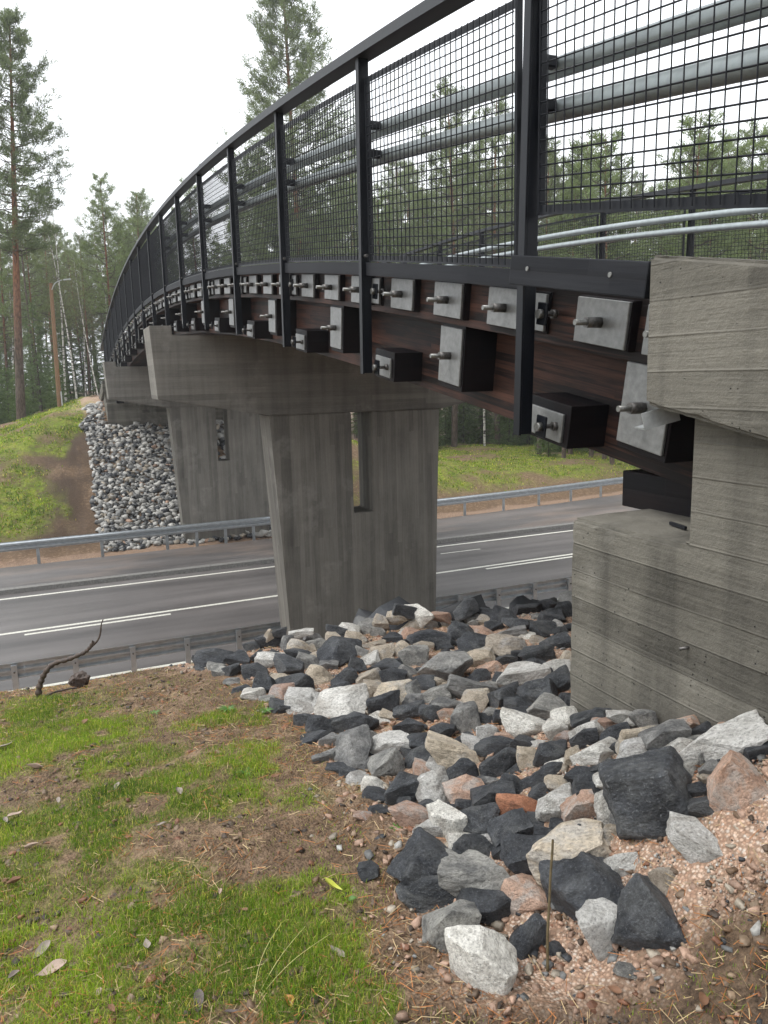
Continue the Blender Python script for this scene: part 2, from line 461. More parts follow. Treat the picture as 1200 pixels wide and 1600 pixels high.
# ---------------------------------------------------------------- surveyed positions (metres)
ROCKS = [
 (0.857, 5.113, -1.866, 0.312, 0.208, 0.141, 'D', 'leftmost rock in the rock heap beside the abutment'),
 (0.762, 5.27, -1.928, 0.098, 0.08, 0.079, 'D', 'small blocky dark grey rock left of the leftmost rock'),
 (0.877, 4.717, -1.834, 0.121, 0.104, 0.088, 'D', 'small blocky dark grey rock in front of the leftmost rock'),
 (0.972, 4.937, -1.837, 0.174, 0.144, 0.1, 'D', 'small long dark grey rock right of the leftmost rock'),
 (1.129, 5.258, -1.893, 0.126, 0.091, 0.076, 'D', 'small long dark grey rock left of the rock at the pier corner'),
 (1.092, 4.86, -1.82, 0.117, 0.1, 0.083, 'D', 'small blocky dark grey rock left of the white rock by the roadside'),
 (1.282, 5.259, -1.877, 0.243, 0.178, 0.122, 'D', 'rock at the pier corner in the rock heap beside the abutment'),
 (1.246, 5.224, -1.802, 0.07, 0.077, 0.081, 'T', 'small upright tan rock behind the rock at the pier corner'),
 (1.332, 5.212, -1.791, 0.101, 0.076, 0.063, 'D', 'small blocky dark grey rock behind the rock at the pier corner'),
 (1.132, 4.706, -1.802, 0.205, 0.163, 0.114, 'W', 'white rock by the roadside in the rock heap beside the abutment'),
 (1.316, 4.988, -1.814, 0.097, 0.096, 0.113, 'G', 'small upright mid grey rock right of the rock at the pier corner'),
 (1.385, 4.874, -1.803, 0.191, 0.157, 0.106, 'T', 'mid-sized long tan rock right of the rock at the pier corner'),
 (1.321, 4.722, -1.805, 0.185, 0.144, 0.091, 'D', 'small long dark grey rock right of the white rock by the roadside'),
 (1.188, 4.508, -1.791, 0.207, 0.157, 0.126, 'D', 'mid-sized long dark grey rock right of the white rock by the roadside'),
 (0.989, 4.232, -1.752, 0.152, 0.142, 0.154, 'D', 'mid-sized upright dark grey rock in front of the white rock by the roadside'),
 (1.131, 4.177, -1.762, 0.226, 0.169, 0.124, 'D', 'mid-sized long dark grey rock in front of the white rock by the roadside'),
 (1.092, 3.843, -1.751, 0.198, 0.167, 0.129, 'W', 'mid-sized blocky pale rock left of the flat white slab'),
 (1.327, 4.276, -1.779, 0.179, 0.154, 0.121, 'T', 'mid-sized blocky tan rock left of the cream rock'),
 (1.196, 4.345, -1.798, 0.111, 0.082, 0.053, 'T', 'small long tan rock right of the white rock by the roadside'),
 (1.491, 5.236, -1.83, 0.179, 0.124, 0.064, 'W', 'small flat pale rock right of the rock at the pier corner'),
 (1.622, 5.321, -1.908, 0.158, 0.123, 0.094, 'G', 'small long mid grey rock right of the rock at the pier corner'),
 (1.893, 5.323, -1.89, 0.171, 0.128, 0.095, 'W', 'small long pale rock left of the pale rock at the pier foot'),
 (1.824, 5.347, -1.907, 0.203, 0.123, 0.086, 'D', 'small flat dark grey rock right of the rock at the pier corner'),
 (1.776, 4.828, -1.798, 0.166, 0.126, 0.113, 'T', 'third small blocky tan rock left of the pale rock at the pier foot'),
 (2.061, 5.323, -1.905, 0.189, 0.16, 0.135, 'G', 'mid-sized blocky mid grey rock left of the pale rock at the pier foot'),
 (2.142, 5.272, -1.852, 0.135, 0.135, 0.12, 'T', 'second small blocky tan rock left of the pale rock at the pier foot'),
 (2.256, 5.252, -1.826, 0.151, 0.139, 0.106, 'T', 'nearest small blocky tan rock left of the pale rock at the pier foot'),
 (2.312, 5.217, -1.773, 0.183, 0.137, 0.096, 'D', 'nearer small long dark grey rock left of the pale rock at the pier foot'),
 (2.431, 5.21, -1.828, 0.244, 0.182, 0.125, 'W', 'pale rock at the pier foot in the rock heap beside the abutment'),
 (2.341, 5.17, -1.891, 0.193, 0.129, 0.086, 'T', 'small flat tan rock in front of the pale rock at the pier foot'),
 (2.595, 5.151, -1.836, 0.152, 0.125, 0.087, 'P', 'small long pink rock right of the pale rock at the pier foot'),
 (1.673, 5.023, -1.843, 0.14, 0.107, 0.089, 'T', 'small blocky tan rock right of the rock at the pier corner'),
 (1.537, 4.58, -1.774, 0.265, 0.233, 0.187, 'D', 'large blocky dark grey rock behind the cream rock'),
 (1.439, 4.822, -1.808, 0.067, 0.069, 0.076, 'T', 'small upright tan rock right of the rock at the pier corner'),
 (1.445, 4.473, -1.805, 0.116, 0.087, 0.08, 'G', 'small blocky mid grey rock behind the cream rock'),
 (1.595, 4.326, -1.779, 0.132, 0.132, 0.133, 'D', 'mid-sized upright dark grey rock behind the cream rock'),
 (1.721, 4.552, -1.789, 0.167, 0.109, 0.074, 'G', 'small flat mid grey rock behind the cream rock'),
 (1.839, 4.664, -1.792, 0.162, 0.094, 0.059, 'T', 'small flat tan rock left of the pale rock at the pier foot'),
 (1.8, 4.447, -1.784, 0.183, 0.126, 0.073, 'T', 'small flat tan rock behind the cream rock'),
 (1.933, 4.447, -1.769, 0.102, 0.109, 0.115, 'T', 'small upright tan rock in front of the pale rock at the pier foot'),
 (1.997, 4.723, -1.79, 0.146, 0.109, 0.087, 'D', 'farther small long dark grey rock left of the pale rock at the pier foot'),
 (2.178, 4.523, -1.769, 0.285, 0.229, 0.144, 'D', 'mid-sized long dark grey rock in front of the pale rock at the pier foot'),
 (1.942, 4.268, -1.773, 0.196, 0.171, 0.127, 'G', 'mid-sized blocky mid grey rock left of the large smooth grey rock'),
 (1.758, 4.251, -1.785, 0.219, 0.158, 0.078, 'D', 'mid-sized flat dark grey rock behind the cream rock'),
 (1.829, 4.089, -1.778, 0.129, 0.095, 0.076, 'G', 'small long mid grey rock left of the large smooth grey rock'),
 (1.668, 3.971, -1.752, 0.157, 0.135, 0.095, 'D', 'mid-sized long dark grey rock right of the cream rock'),
 (1.562, 4.058, -1.759, 0.166, 0.136, 0.119, 'T', 'mid-sized blocky tan rock behind the cream rock'),
 (1.425, 4.114, -1.763, 0.158, 0.137, 0.133, 'D', 'mid-sized blocky dark grey rock behind the cream rock'),
 (1.298, 3.907, -1.75, 0.189, 0.145, 0.126, 'D', 'mid-sized blocky dark grey rock behind the flat white slab'),
 (1.416, 3.856, -1.752, 0.158, 0.136, 0.098, 'T', 'cream rock in the rock heap beside the abutment'),
 (1.561, 3.692, -1.727, 0.212, 0.143, 0.103, 'T', 'mid-sized long tan rock right of the cream rock'),
 (1.776, 3.794, -1.738, 0.169, 0.12, 0.086, 'D', 'mid-sized long dark grey rock left of the large smooth grey rock'),
 (2.006, 3.971, -1.743, 0.337, 0.277, 0.195, 'G', 'large smooth grey rock in the rock heap beside the abutment'),
 (1.138, 3.842, -1.754, 0.084, 0.092, 0.123, 'W', 'small upright pale rock left of the flat white slab'),
 (1.266, 3.698, -1.74, 0.299, 0.234, 0.14, 'W', 'flat white slab in the rock heap beside the abutment'),
 (1.479, 3.607, -1.722, 0.165, 0.148, 0.127, 'D', 'mid-sized blocky dark grey rock right of the cream rock'),
 (1.073, 3.479, -1.711, 0.154, 0.139, 0.125, 'D', 'nearer mid-sized blocky dark grey rock left of the flat white slab'),
 (1.255, 3.43, -1.709, 0.211, 0.161, 0.125, 'D', 'mid-sized long dark grey rock right of the flat white slab'),
 (1.527, 3.409, -1.705, 0.166, 0.118, 0.096, 'D', 'farther mid-sized long dark grey rock left of the dark-topped grey block'),
 (1.431, 3.461, -1.726, 0.101, 0.09, 0.065, 'T', 'small blocky tan rock right of the cream rock'),
 (1.446, 3.216, -1.676, 0.157, 0.113, 0.091, 'D', 'nearer mid-sized long dark grey rock left of the dark-topped grey block'),
 (1.593, 3.297, -1.683, 0.12, 0.113, 0.107, 'D', 'farther mid-sized blocky dark grey rock left of the dark-topped grey block'),
 (1.659, 3.655, -1.723, 0.108, 0.099, 0.103, 'G', 'nearer small blocky mid grey rock left of the large smooth grey rock'),
 (1.751, 3.564, -1.721, 0.172, 0.109, 0.075, 'G', 'mid-sized flat mid grey rock in front of the large smooth grey rock'),
 (1.745, 3.404, -1.71, 0.165, 0.112, 0.065, 'G', 'mid-sized flat mid grey rock behind the dark-topped grey block'),
 (2.786, 5.112, -1.786, 0.196, 0.166, 0.126, 'D', 'mid-sized blocky dark grey rock right of the pale rock at the pier foot'),
 (2.931, 5.075, -1.833, 0.165, 0.106, 0.078, 'D', 'farther small long dark grey rock right of the pale rock at the pier foot'),
 (2.948, 4.778, -1.792, 0.22, 0.155, 0.131, 'D', 'fourth mid-sized long dark grey rock behind the broad pale block'),
 (3.498, 5.335, -1.963, 0.236, 0.178, 0.126, 'D', 'fifth mid-sized long dark grey rock behind the broad pale block'),
 (3.68, 5.32, -1.941, 0.179, 0.128, 0.106, 'D', 'farther small long dark grey rock behind the broad pale block'),
 (3.336, 4.619, -1.769, 0.157, 0.145, 0.131, 'D', 'fourth small blocky dark grey rock behind the broad pale block'),
 (3.203, 4.574, -1.771, 0.185, 0.139, 0.11, 'D', 'nearer small long dark grey rock behind the broad pale block'),
 (2.51, 4.61, -1.797, 0.247, 0.17, 0.141, 'D', 'mid-sized long dark grey rock right of the pale rock at the pier foot'),
 (2.617, 4.571, -1.8, 0.188, 0.148, 0.097, 'P', 'small long pink rock behind the large smooth grey rock'),
 (2.783, 4.682, -1.804, 0.143, 0.112, 0.1, 'D', 'second small blocky dark grey rock behind the broad pale block'),
 (2.909, 4.519, -1.771, 0.24, 0.19, 0.116, 'D', 'second mid-sized long dark grey rock behind the broad pale block'),
 (2.728, 4.381, -1.767, 0.232, 0.165, 0.086, 'G', 'mid-sized flat mid grey rock behind the broad pale block'),
 (2.939, 4.287, -1.741, 0.202, 0.16, 0.12, 'D', 'third mid-sized long dark grey rock behind the broad pale block'),
 (2.837, 3.994, -1.721, 0.218, 0.168, 0.097, 'D', 'mid-sized flat dark grey rock behind the yellow stained dark rock'),
 (2.417, 4.29, -1.771, 0.255, 0.167, 0.108, 'D', 'mid-sized flat dark grey rock right of the large smooth grey rock'),
 (2.527, 4.075, -1.74, 0.278, 0.225, 0.16, 'T', 'mid-sized long tan rock behind the broad pale block'),
 (2.318, 4.074, -1.772, 0.186, 0.149, 0.126, 'T', 'mid-sized blocky tan rock right of the large smooth grey rock'),
 (2.327, 4.604, -1.805, 0.127, 0.101, 0.087, 'D', 'small blocky dark grey rock in front of the pale rock at the pier foot'),
 (2.606, 3.866, -1.728, 0.217, 0.157, 0.116, 'D', 'nearest mid-sized long dark grey rock behind the broad pale block'),
 (2.294, 3.566, -1.693, 0.294, 0.229, 0.142, 'W', 'broad pale block in the rock heap beside the abutment'),
 (2.53, 3.556, -1.693, 0.179, 0.118, 0.087, 'W', 'mid-sized long pale rock behind the yellow stained dark rock'),
 (2.333, 3.28, -1.647, 0.188, 0.154, 0.114, 'D', 'yellow stained dark rock in the rock heap beside the abutment'),
 (2.166, 3.225, -1.647, 0.219, 0.194, 0.143, 'D', 'large blocky dark grey rock left of the yellow stained dark rock'),
 (2.128, 3.777, -1.756, 0.165, 0.125, 0.081, 'D', 'small long dark grey rock right of the large smooth grey rock'),
 (1.959, 3.532, -1.706, 0.269, 0.203, 0.116, 'G', 'mid-sized flat mid grey rock right of the large smooth grey rock'),
 (1.985, 3.285, -1.674, 0.16, 0.146, 0.13, 'D', 'mid-sized blocky dark grey rock in front of the broad pale block'),
 (1.868, 3.338, -1.69, 0.154, 0.13, 0.098, 'T', 'mid-sized blocky tan rock behind the dark-topped grey block'),
 (1.996, 2.855, -1.559, 0.21, 0.162, 0.14, 'G', 'rock at the wall corner in the rock heap beside the abutment'),
 (1.653, 3.048, -1.629, 0.146, 0.152, 0.136, 'G', 'dark-topped grey block in the rock heap beside the abutment'),
 (1.876, 2.992, -1.625, 0.168, 0.114, 0.078, 'D', 'mid-sized flat dark grey rock left of the rock at the wall corner'),
 (1.778, 2.733, -1.551, 0.198, 0.134, 0.122, 'W', 'large long pale rock left of the rock at the wall corner'),
 (1.904, 2.592, -1.475, 0.127, 0.1, 0.118, 'W', 'mid-sized blocky pale rock right of the rock at the wall corner'),
 (1.82, 2.551, -1.499, 0.107, 0.088, 0.1, 'W', 'mid-sized blocky pale rock in front of the rock at the wall corner'),
 (1.665, 2.842, -1.601, 0.108, 0.111, 0.096, 'W', 'mid-sized blocky pale rock right of the dark-topped grey block'),
 (1.655, 3.262, -1.689, 0.085, 0.072, 0.063, 'P', 'small blocky pink rock left of the dark-topped grey block'),
 (1.517, 3.026, -1.642, 0.131, 0.104, 0.093, 'D', 'nearer mid-sized blocky dark grey rock left of the dark-topped grey block'),
 (1.087, 3.049, -1.661, 0.182, 0.166, 0.179, 'G', 'two-tone rock in the rock heap beside the abutment'),
 (1.285, 3.075, -1.666, 0.226, 0.165, 0.104, 'W', 'mid-sized flat pale rock right of the two-tone rock'),
 (1.181, 2.897, -1.66, 0.152, 0.153, 0.136, 'G', 'mid-sized blocky mid grey rock right of the two-tone rock'),
 (1.397, 2.948, -1.643, 0.158, 0.124, 0.113, 'D', 'nearest mid-sized blocky dark grey rock left of the round tan boulder'),
 (1.309, 2.83, -1.644, 0.134, 0.119, 0.119, 'D', 'second mid-sized blocky dark grey rock left of the round tan boulder'),
 (1.177, 2.673, -1.643, 0.177, 0.161, 0.137, 'D', 'large blocky dark grey rock behind the peach rock'),
 (1.441, 2.746, -1.611, 0.27, 0.165, 0.15, 'T', 'round tan boulder in the rock heap beside the abutment'),
 (1.35, 2.739, -1.641, 0.101, 0.079, 0.08, 'W', 'mid-sized blocky pale rock left of the round tan boulder'),
 (1.377, 2.592, -1.614, 0.16, 0.145, 0.127, 'D', 'large blocky dark grey rock in front of the round tan boulder'),
 (1.242, 2.542, -1.628, 0.139, 0.118, 0.128, 'W', 'large blocky pale rock behind the peach rock'),
 (1.336, 2.442, -1.609, 0.152, 0.127, 0.097, 'P', 'mid-sized blocky pink rock left of the rust red rock'),
 (1.374, 2.323, -1.572, 0.147, 0.125, 0.14, 'D', 'nearer large blocky dark grey rock left of the rust red rock'),
 (1.482, 2.338, -1.551, 0.118, 0.077, 0.081, 'D', 'nearer mid-sized blocky dark grey rock behind the rust red rock'),
 (1.608, 2.691, -1.587, 0.181, 0.105, 0.086, 'D', 'mid-sized long dark grey rock right of the round tan boulder'),
 (1.535, 2.519, -1.563, 0.171, 0.112, 0.137, 'D', 'large blocky dark grey rock right of the round tan boulder'),
 (1.696, 2.603, -1.552, 0.149, 0.086, 0.079, 'D', 'farther mid-sized long dark grey rock in front of the rock at the wall corner'),
 (1.615, 2.44, -1.53, 0.101, 0.069, 0.09, 'T', 'mid-sized blocky tan rock behind the rust red rock'),
 (1.674, 2.375, -1.484, 0.122, 0.099, 0.108, 'D', 'mid-sized blocky dark grey rock in front of the rock at the wall corner'),
 (1.588, 2.275, -1.499, 0.159, 0.095, 0.061, 'D', 'mid-sized flat dark grey rock behind the white speckled rock'),
 (1.511, 2.19, -1.511, 0.108, 0.072, 0.059, 'D', 'mid-sized long dark grey rock behind the white speckled rock'),
 (1.413, 2.188, -1.546, 0.167, 0.112, 0.099, 'O', 'rust red rock in the rock heap beside the abutment'),
 (1.37, 2.285, -1.587, 0.042, 0.05, 0.056, 'T', 'small upright tan rock left of the rust red rock'),
 (1.262, 2.247, -1.599, 0.157, 0.142, 0.108, 'D', 'farther large blocky dark grey rock left of the rust red rock'),
 (1.323, 2.127, -1.572, 0.137, 0.138, 0.113, 'D', 'large blocky dark grey rock in front of the rust red rock'),
 (1.178, 2.298, -1.61, 0.117, 0.122, 0.145, 'W', 'large upright pale rock right of the peach rock'),
 (1.12, 2.333, -1.633, 0.128, 0.092, 0.082, 'W', 'mid-sized blocky pale rock right of the peach rock'),
 (1.096, 2.437, -1.638, 0.163, 0.128, 0.089, 'P', 'peach rock in the rock heap beside the abutment'),
 (1.474, 2.062, -1.488, 0.136, 0.099, 0.121, 'W', 'white speckled rock in the rock heap beside the abutment'),
 (1.505, 1.977, -1.458, 0.109, 0.096, 0.127, 'P', 'large upright pink rock right of the white speckled rock'),
 (1.837, 2.343, -1.416, 0.15, 0.1, 0.114, 'W', 'mid-sized blocky pale rock left of the mottled brown rock'),
 (1.798, 2.33, -1.43, 0.111, 0.082, 0.098, 'D', 'farther mid-sized blocky dark grey rock right of the rock at the wall corner'),
 (1.847, 2.202, -1.364, 0.133, 0.085, 0.085, 'D', 'farther mid-sized blocky dark grey rock left of the mottled brown rock'),
 (1.802, 2.458, -1.482, 0.115, 0.063, 0.067, 'P', 'mid-sized long pink rock in front of the rock at the wall corner'),
 (1.714, 2.148, -1.389, 0.175, 0.113, 0.092, 'W', 'large long pale rock left of the mottled brown rock'),
 (1.792, 2.02, -1.296, 0.149, 0.096, 0.119, 'T', 'mottled brown rock in the rock heap beside the abutment'),
 (1.815, 1.923, -1.245, 0.144, 0.1, 0.128, 'G', 'large blocky mid grey rock right of the mottled brown rock'),
 (1.606, 2.113, -1.432, 0.111, 0.082, 0.085, 'D', 'mid-sized blocky dark grey rock behind the white speckled rock'),
 (1.608, 2.009, -1.404, 0.17, 0.091, 0.086, 'D', 'large long dark grey rock right of the white speckled rock'),
 (1.674, 2.007, -1.37, 0.147, 0.076, 0.052, 'D', 'mid-sized flat dark grey rock in front of the mottled brown rock'),
 (1.687, 2.26, -1.448, 0.059, 0.064, 0.086, 'T', 'small upright tan rock in front of the rock at the wall corner'),
 (1.732, 1.935, -1.302, 0.153, 0.101, 0.102, 'W', 'large blocky pale rock in front of the mottled brown rock'),
 (1.631, 1.939, -1.374, 0.142, 0.088, 0.084, 'W', 'mid-sized long pale rock left of the biggest dark rock'),
 (1.558, 1.864, -1.399, 0.114, 0.082, 0.114, 'W', 'large upright pale rock left of the biggest dark rock'),
 (1.608, 1.713, -1.309, 0.279, 0.218, 0.244, 'D', 'biggest dark rock in the rock heap beside the abutment'),
 (1.483, 1.879, -1.476, 0.128, 0.075, 0.049, 'D', 'farther mid-sized flat dark grey rock behind the tan slab by the twig'),
 (1.414, 1.973, -1.535, 0.141, 0.074, 0.042, 'D', 'nearer mid-sized flat dark grey rock behind the tan slab by the twig'),
 (1.846, 1.687, -1.164, 0.259, 0.137, 0.117, 'W', 'pale slab under the wall in the rock heap beside the abutment'),
 (1.734, 1.544, -1.197, 0.155, 0.135, 0.175, 'P', 'pink wedge rock on the sand in the rock heap beside the abutment'),
 (1.573, 1.524, -1.337, 0.16, 0.11, 0.096, 'W', 'large long pale rock in front of the biggest dark rock'),
 (1.796, 1.717, -1.216, 0.058, 0.048, 0.071, 'G', 'mid-sized upright mid grey rock left of the pale slab under the wall'),
 (1.006, 2.142, -1.623, 0.246, 0.209, 0.15, 'D', 'long front dark slab in the rock heap beside the abutment'),
 (1.17, 2.107, -1.625, 0.167, 0.156, 0.119, 'D', 'large blocky dark grey rock behind the front grey wedge'),
 (0.961, 2.034, -1.644, 0.189, 0.148, 0.096, 'D', 'large long dark grey rock in front of the long front dark slab'),
 (1.141, 1.994, -1.62, 0.261, 0.188, 0.154, 'G', 'front grey wedge in the rock heap beside the abutment'),
 (1.313, 1.97, -1.57, 0.175, 0.158, 0.132, 'D', 'large blocky dark grey rock left of the tan slab by the twig'),
 (1.211, 1.856, -1.615, 0.136, 0.129, 0.109, 'P', 'large blocky pink rock right of the front grey wedge'),
 (1.105, 1.897, -1.638, 0.166, 0.136, 0.109, 'D', 'large blocky dark grey rock in front of the front grey wedge'),
 (0.933, 1.828, -1.618, 0.132, 0.131, 0.162, 'G', 'large upright mid grey rock behind the foremost pale boulder'),
 (0.953, 1.661, -1.594, 0.181, 0.195, 0.182, 'W', 'foremost pale boulder in the rock heap beside the abutment'),
 (1.127, 1.701, -1.621, 0.098, 0.122, 0.13, 'D', 'large upright dark grey rock right of the foremost pale boulder'),
 (1.391, 1.838, -1.517, 0.287, 0.212, 0.157, 'T', 'tan slab by the twig in the rock heap beside the abutment'),
 (1.411, 1.889, -1.521, 0.114, 0.072, 0.081, 'D', 'mid-sized blocky dark grey rock behind the tan slab by the twig'),
 (1.451, 1.685, -1.475, 0.114, 0.078, 0.087, 'W', 'farther mid-sized blocky pale rock right of the tan slab by the twig'),
 (1.323, 1.689, -1.543, 0.247, 0.229, 0.18, 'D', 'wide front dark rock in the rock heap beside the abutment'),
 (1.379, 1.484, -1.474, 0.164, 0.188, 0.18, 'D', 'large upright dark grey rock right of the white egg shaped rock'),
 (1.296, 1.564, -1.555, 0.153, 0.165, 0.147, 'W', 'white egg shaped rock in the rock heap beside the abutment'),
 (1.461, 1.531, -1.44, 0.08, 0.068, 0.081, 'T', 'mid-sized upright tan rock right of the wide front dark rock'),
 (1.01, 2.575, -1.665, 0.082, 0.06, 0.039, 'D', 'small long dark grey rock left of the peach rock'),
 (0.944, 2.557, -1.664, 0.076, 0.053, 0.043, 'P', 'small long pink rock left of the peach rock'),
 (1.181, 1.639, -1.631, 0.05, 0.043, 0.039, 'D', 'small blocky dark grey rock left of the white egg shaped rock'),
 (1.271, 1.437, -1.573, 0.067, 0.045, 0.033, 'G', 'small long mid grey rock in front of the white egg shaped rock'),
 (0.836, 2.23, -1.66, 0.067, 0.059, 0.051, 'D', 'small blocky dark grey rock left of the long front dark slab'),
 (1.519, 1.801, -1.444, 0.084, 0.058, 0.052, 'T', 'mid-sized blocky tan rock right of the tan slab by the twig'),
 (1.457, 1.98, -1.511, 0.093, 0.063, 0.057, 'D', 'mid-sized blocky dark grey rock in front of the white speckled rock'),
 (1.184, 3.063, -1.694, 0.097, 0.088, 0.065, 'D', 'small blocky dark grey rock right of the two-tone rock'),
 (1.406, 3.703, -1.762, 0.109, 0.075, 0.065, 'P', 'small long pink rock in front of the cream rock'),
 (0.995, 4.586, -1.823, 0.158, 0.121, 0.114, 'D', 'mid-sized blocky dark grey rock left of the white rock by the roadside'),
 (1.568, 2.153, -1.481, 0.132, 0.086, 0.077, 'T', 'mid-sized long tan rock behind the white speckled rock'),
 (1.734, 1.728, -1.263, 0.118, 0.077, 0.088, 'G', 'mid-sized blocky mid grey rock behind the biggest dark rock'),
 (1.253, 3.24, -1.706, 0.119, 0.082, 0.068, 'G', 'small long mid grey rock right of the two-tone rock'),
 (1.879, 1.833, -1.225, 0.069, 0.042, 0.048, 'G', 'small blocky mid grey rock left of the pale slab under the wall'),
 (1.554, 1.738, -1.408, 0.088, 0.054, 0.054, 'G', 'mid-sized blocky mid grey rock in front of the biggest dark rock'),
 (0.934, 4.071, -1.782, 0.106, 0.076, 0.054, 'G', 'small long mid grey rock in front of the white rock by the roadside'),
 (3.18, 4.324, -1.777, 0.14, 0.112, 0.072, 'D', 'small long dark grey rock behind the yellow stained dark rock'),
 (2.533, 3.777, -1.75, 0.154, 0.128, 0.095, 'D', 'mid-sized blocky dark grey rock right of the broad pale block'),
 (1.864, 4.261, -1.798, 0.123, 0.11, 0.08, 'D', 'small blocky dark grey rock left of the large smooth grey rock'),
 (1.171, 3.54, -1.754, 0.102, 0.084, 0.075, 'D', 'small blocky dark grey rock in front of the flat white slab'),
 (1.372, 3.453, -1.738, 0.117, 0.104, 0.08, 'W', 'small blocky pale rock right of the flat white slab'),
 (1.299, 2.081, -1.603, 0.125, 0.107, 0.073, 'D', 'mid-sized long dark grey rock behind the front grey wedge'),
 (2.045, 5.077, -1.874, 0.141, 0.133, 0.104, 'G', 'small blocky mid grey rock left of the pale rock at the pier foot'),
 (1.579, 2.815, -1.629, 0.116, 0.096, 0.076, 'W', 'mid-sized blocky pale rock right of the round tan boulder'),
 (1.271, 2.43, -1.641, 0.108, 0.072, 0.056, 'D', 'mid-sized long dark grey rock right of the peach rock'),
 (1.891, 3.798, -1.758, 0.149, 0.125, 0.095, 'T', 'mid-sized blocky tan rock in front of the large smooth grey rock'),
 (2.877, 5.086, -1.867, 0.113, 0.085, 0.058, 'W', 'farther small long pale rock right of the pale rock at the pier foot'),
 (0.898, 4.194, -1.787, 0.142, 0.125, 0.098, 'W', 'mid-sized blocky pale rock in front of the white rock by the roadside'),
 (1.039, 2.871, -1.697, 0.102, 0.092, 0.071, 'W', 'nearer mid-sized blocky pale rock in front of the two-tone rock'),
 (2.078, 4.417, -1.794, 0.143, 0.123, 0.105, 'T', 'small blocky tan rock left of the large smooth grey rock'),
 (1.218, 3.949, -1.78, 0.132, 0.11, 0.089, 'W', 'small blocky pale rock left of the flat white slab'),
 (0.997, 3.016, -1.704, 0.102, 0.08, 0.058, 'D', 'small long dark grey rock in front of the two-tone rock'),
 (1.122, 2.586, -1.672, 0.096, 0.079, 0.067, 'D', 'mid-sized blocky dark grey rock behind the peach rock'),
 (0.804, 4.946, -1.882, 0.14, 0.101, 0.083, 'G', 'nearer small long mid grey rock in front of the leftmost rock'),
 (1.404, 2.087, -1.558, 0.128, 0.092, 0.085, 'D', 'mid-sized blocky dark grey rock in front of the rust red rock'),
 (1.548, 1.794, -1.422, 0.089, 0.064, 0.062, 'G', 'farther mid-sized blocky mid grey rock left of the biggest dark rock'),
 (1.101, 2.954, -1.697, 0.105, 0.087, 0.056, 'G', 'small long mid grey rock in front of the two-tone rock'),
 (2.799, 4.141, -1.752, 0.111, 0.083, 0.081, 'T', 'small blocky tan rock behind the broad pale block'),
 (2.72, 5.124, -1.898, 0.109, 0.086, 0.064, 'D', 'nearer small long dark grey rock right of the pale rock at the pier foot'),
 (1.767, 1.861, -1.282, 0.091, 0.061, 0.06, 'D', 'mid-sized blocky dark grey rock right of the mottled brown rock'),
 (1.458, 2.578, -1.619, 0.12, 0.08, 0.077, 'T', 'mid-sized blocky tan rock right of the round tan boulder'),
 (1.925, 1.859, -1.212, 0.072, 0.049, 0.043, 'D', 'small long dark grey rock left of the pale slab under the wall'),
 (0.966, 3.891, -1.773, 0.129, 0.111, 0.097, 'D', 'farther mid-sized blocky dark grey rock left of the flat white slab'),
 (2.252, 3.071, -1.646, 0.132, 0.094, 0.073, 'D', 'nearer small long dark grey rock right of the rock at the wall corner'),
 (1.087, 2.788, -1.687, 0.121, 0.099, 0.079, 'W', 'farther mid-sized blocky pale rock in front of the two-tone rock'),
 (0.854, 4.313, -1.801, 0.109, 0.094, 0.064, 'D', 'small long dark grey rock in front of the white rock by the roadside'),
 (1.916, 2.378, -1.37, 0.086, 0.049, 0.05, 'D', 'farther small long dark grey rock right of the rock at the wall corner'),
 (2.064, 4.633, -1.803, 0.119, 0.081, 0.059, 'D', 'small long dark grey rock in front of the pale rock at the pier foot'),
 (2.442, 3.99, -1.78, 0.143, 0.102, 0.093, 'D', 'small blocky dark grey rock left of the broad pale block'),
 (2.329, 4.479, -1.809, 0.118, 0.089, 0.072, 'D', 'third small long dark grey rock behind the large smooth grey rock'),
 (1.899, 2.456, -1.408, 0.125, 0.08, 0.063, 'D', 'mid-sized long dark grey rock right of the rock at the wall corner'),
 (1.031, 3.642, -1.758, 0.122, 0.089, 0.08, 'D', 'small blocky dark grey rock left of the flat white slab'),
 (1.534, 3.895, -1.767, 0.141, 0.098, 0.075, 'T', 'small long tan rock right of the cream rock'),
 (1.205, 3.321, -1.722, 0.101, 0.073, 0.056, 'P', 'small long pink rock behind the two-tone rock'),
 (2.086, 3.296, -1.701, 0.132, 0.104, 0.075, 'D', 'farther small long dark grey rock in front of the broad pale block'),
 (1.573, 2.91, -1.641, 0.099, 0.076, 0.068, 'D', 'small blocky dark grey rock in front of the dark-topped grey block'),
 (1.91, 2.346, -1.39, 0.106, 0.073, 0.074, 'P', 'mid-sized blocky pink rock left of the mottled brown rock'),
 (1.48, 1.821, -1.475, 0.089, 0.055, 0.062, 'W', 'nearer mid-sized blocky pale rock right of the tan slab by the twig'),
 (1.847, 3.102, -1.668, 0.113, 0.09, 0.084, 'G', 'small blocky mid grey rock right of the dark-topped grey block'),
 (1.055, 2.703, -1.681, 0.113, 0.095, 0.068, 'D', 'mid-sized long dark grey rock left of the peach rock'),
 (2.755, 4.932, -1.864, 0.107, 0.099, 0.078, 'G', 'small blocky mid grey rock right of the pale rock at the pier foot'),
 (1.908, 1.922, -1.213, 0.108, 0.073, 0.062, 'P', 'mid-sized long pink rock left of the pale slab under the wall'),
 (2.175, 4.301, -1.799, 0.114, 0.077, 0.059, 'D', 'nearest small long dark grey rock behind the large smooth grey rock'),
 (1.75, 3.969, -1.773, 0.12, 0.092, 0.078, 'G', 'farther small blocky mid grey rock left of the large smooth grey rock'),
 (2.781, 4.273, -1.766, 0.159, 0.116, 0.1, 'W', 'small blocky pale rock behind the broad pale block'),
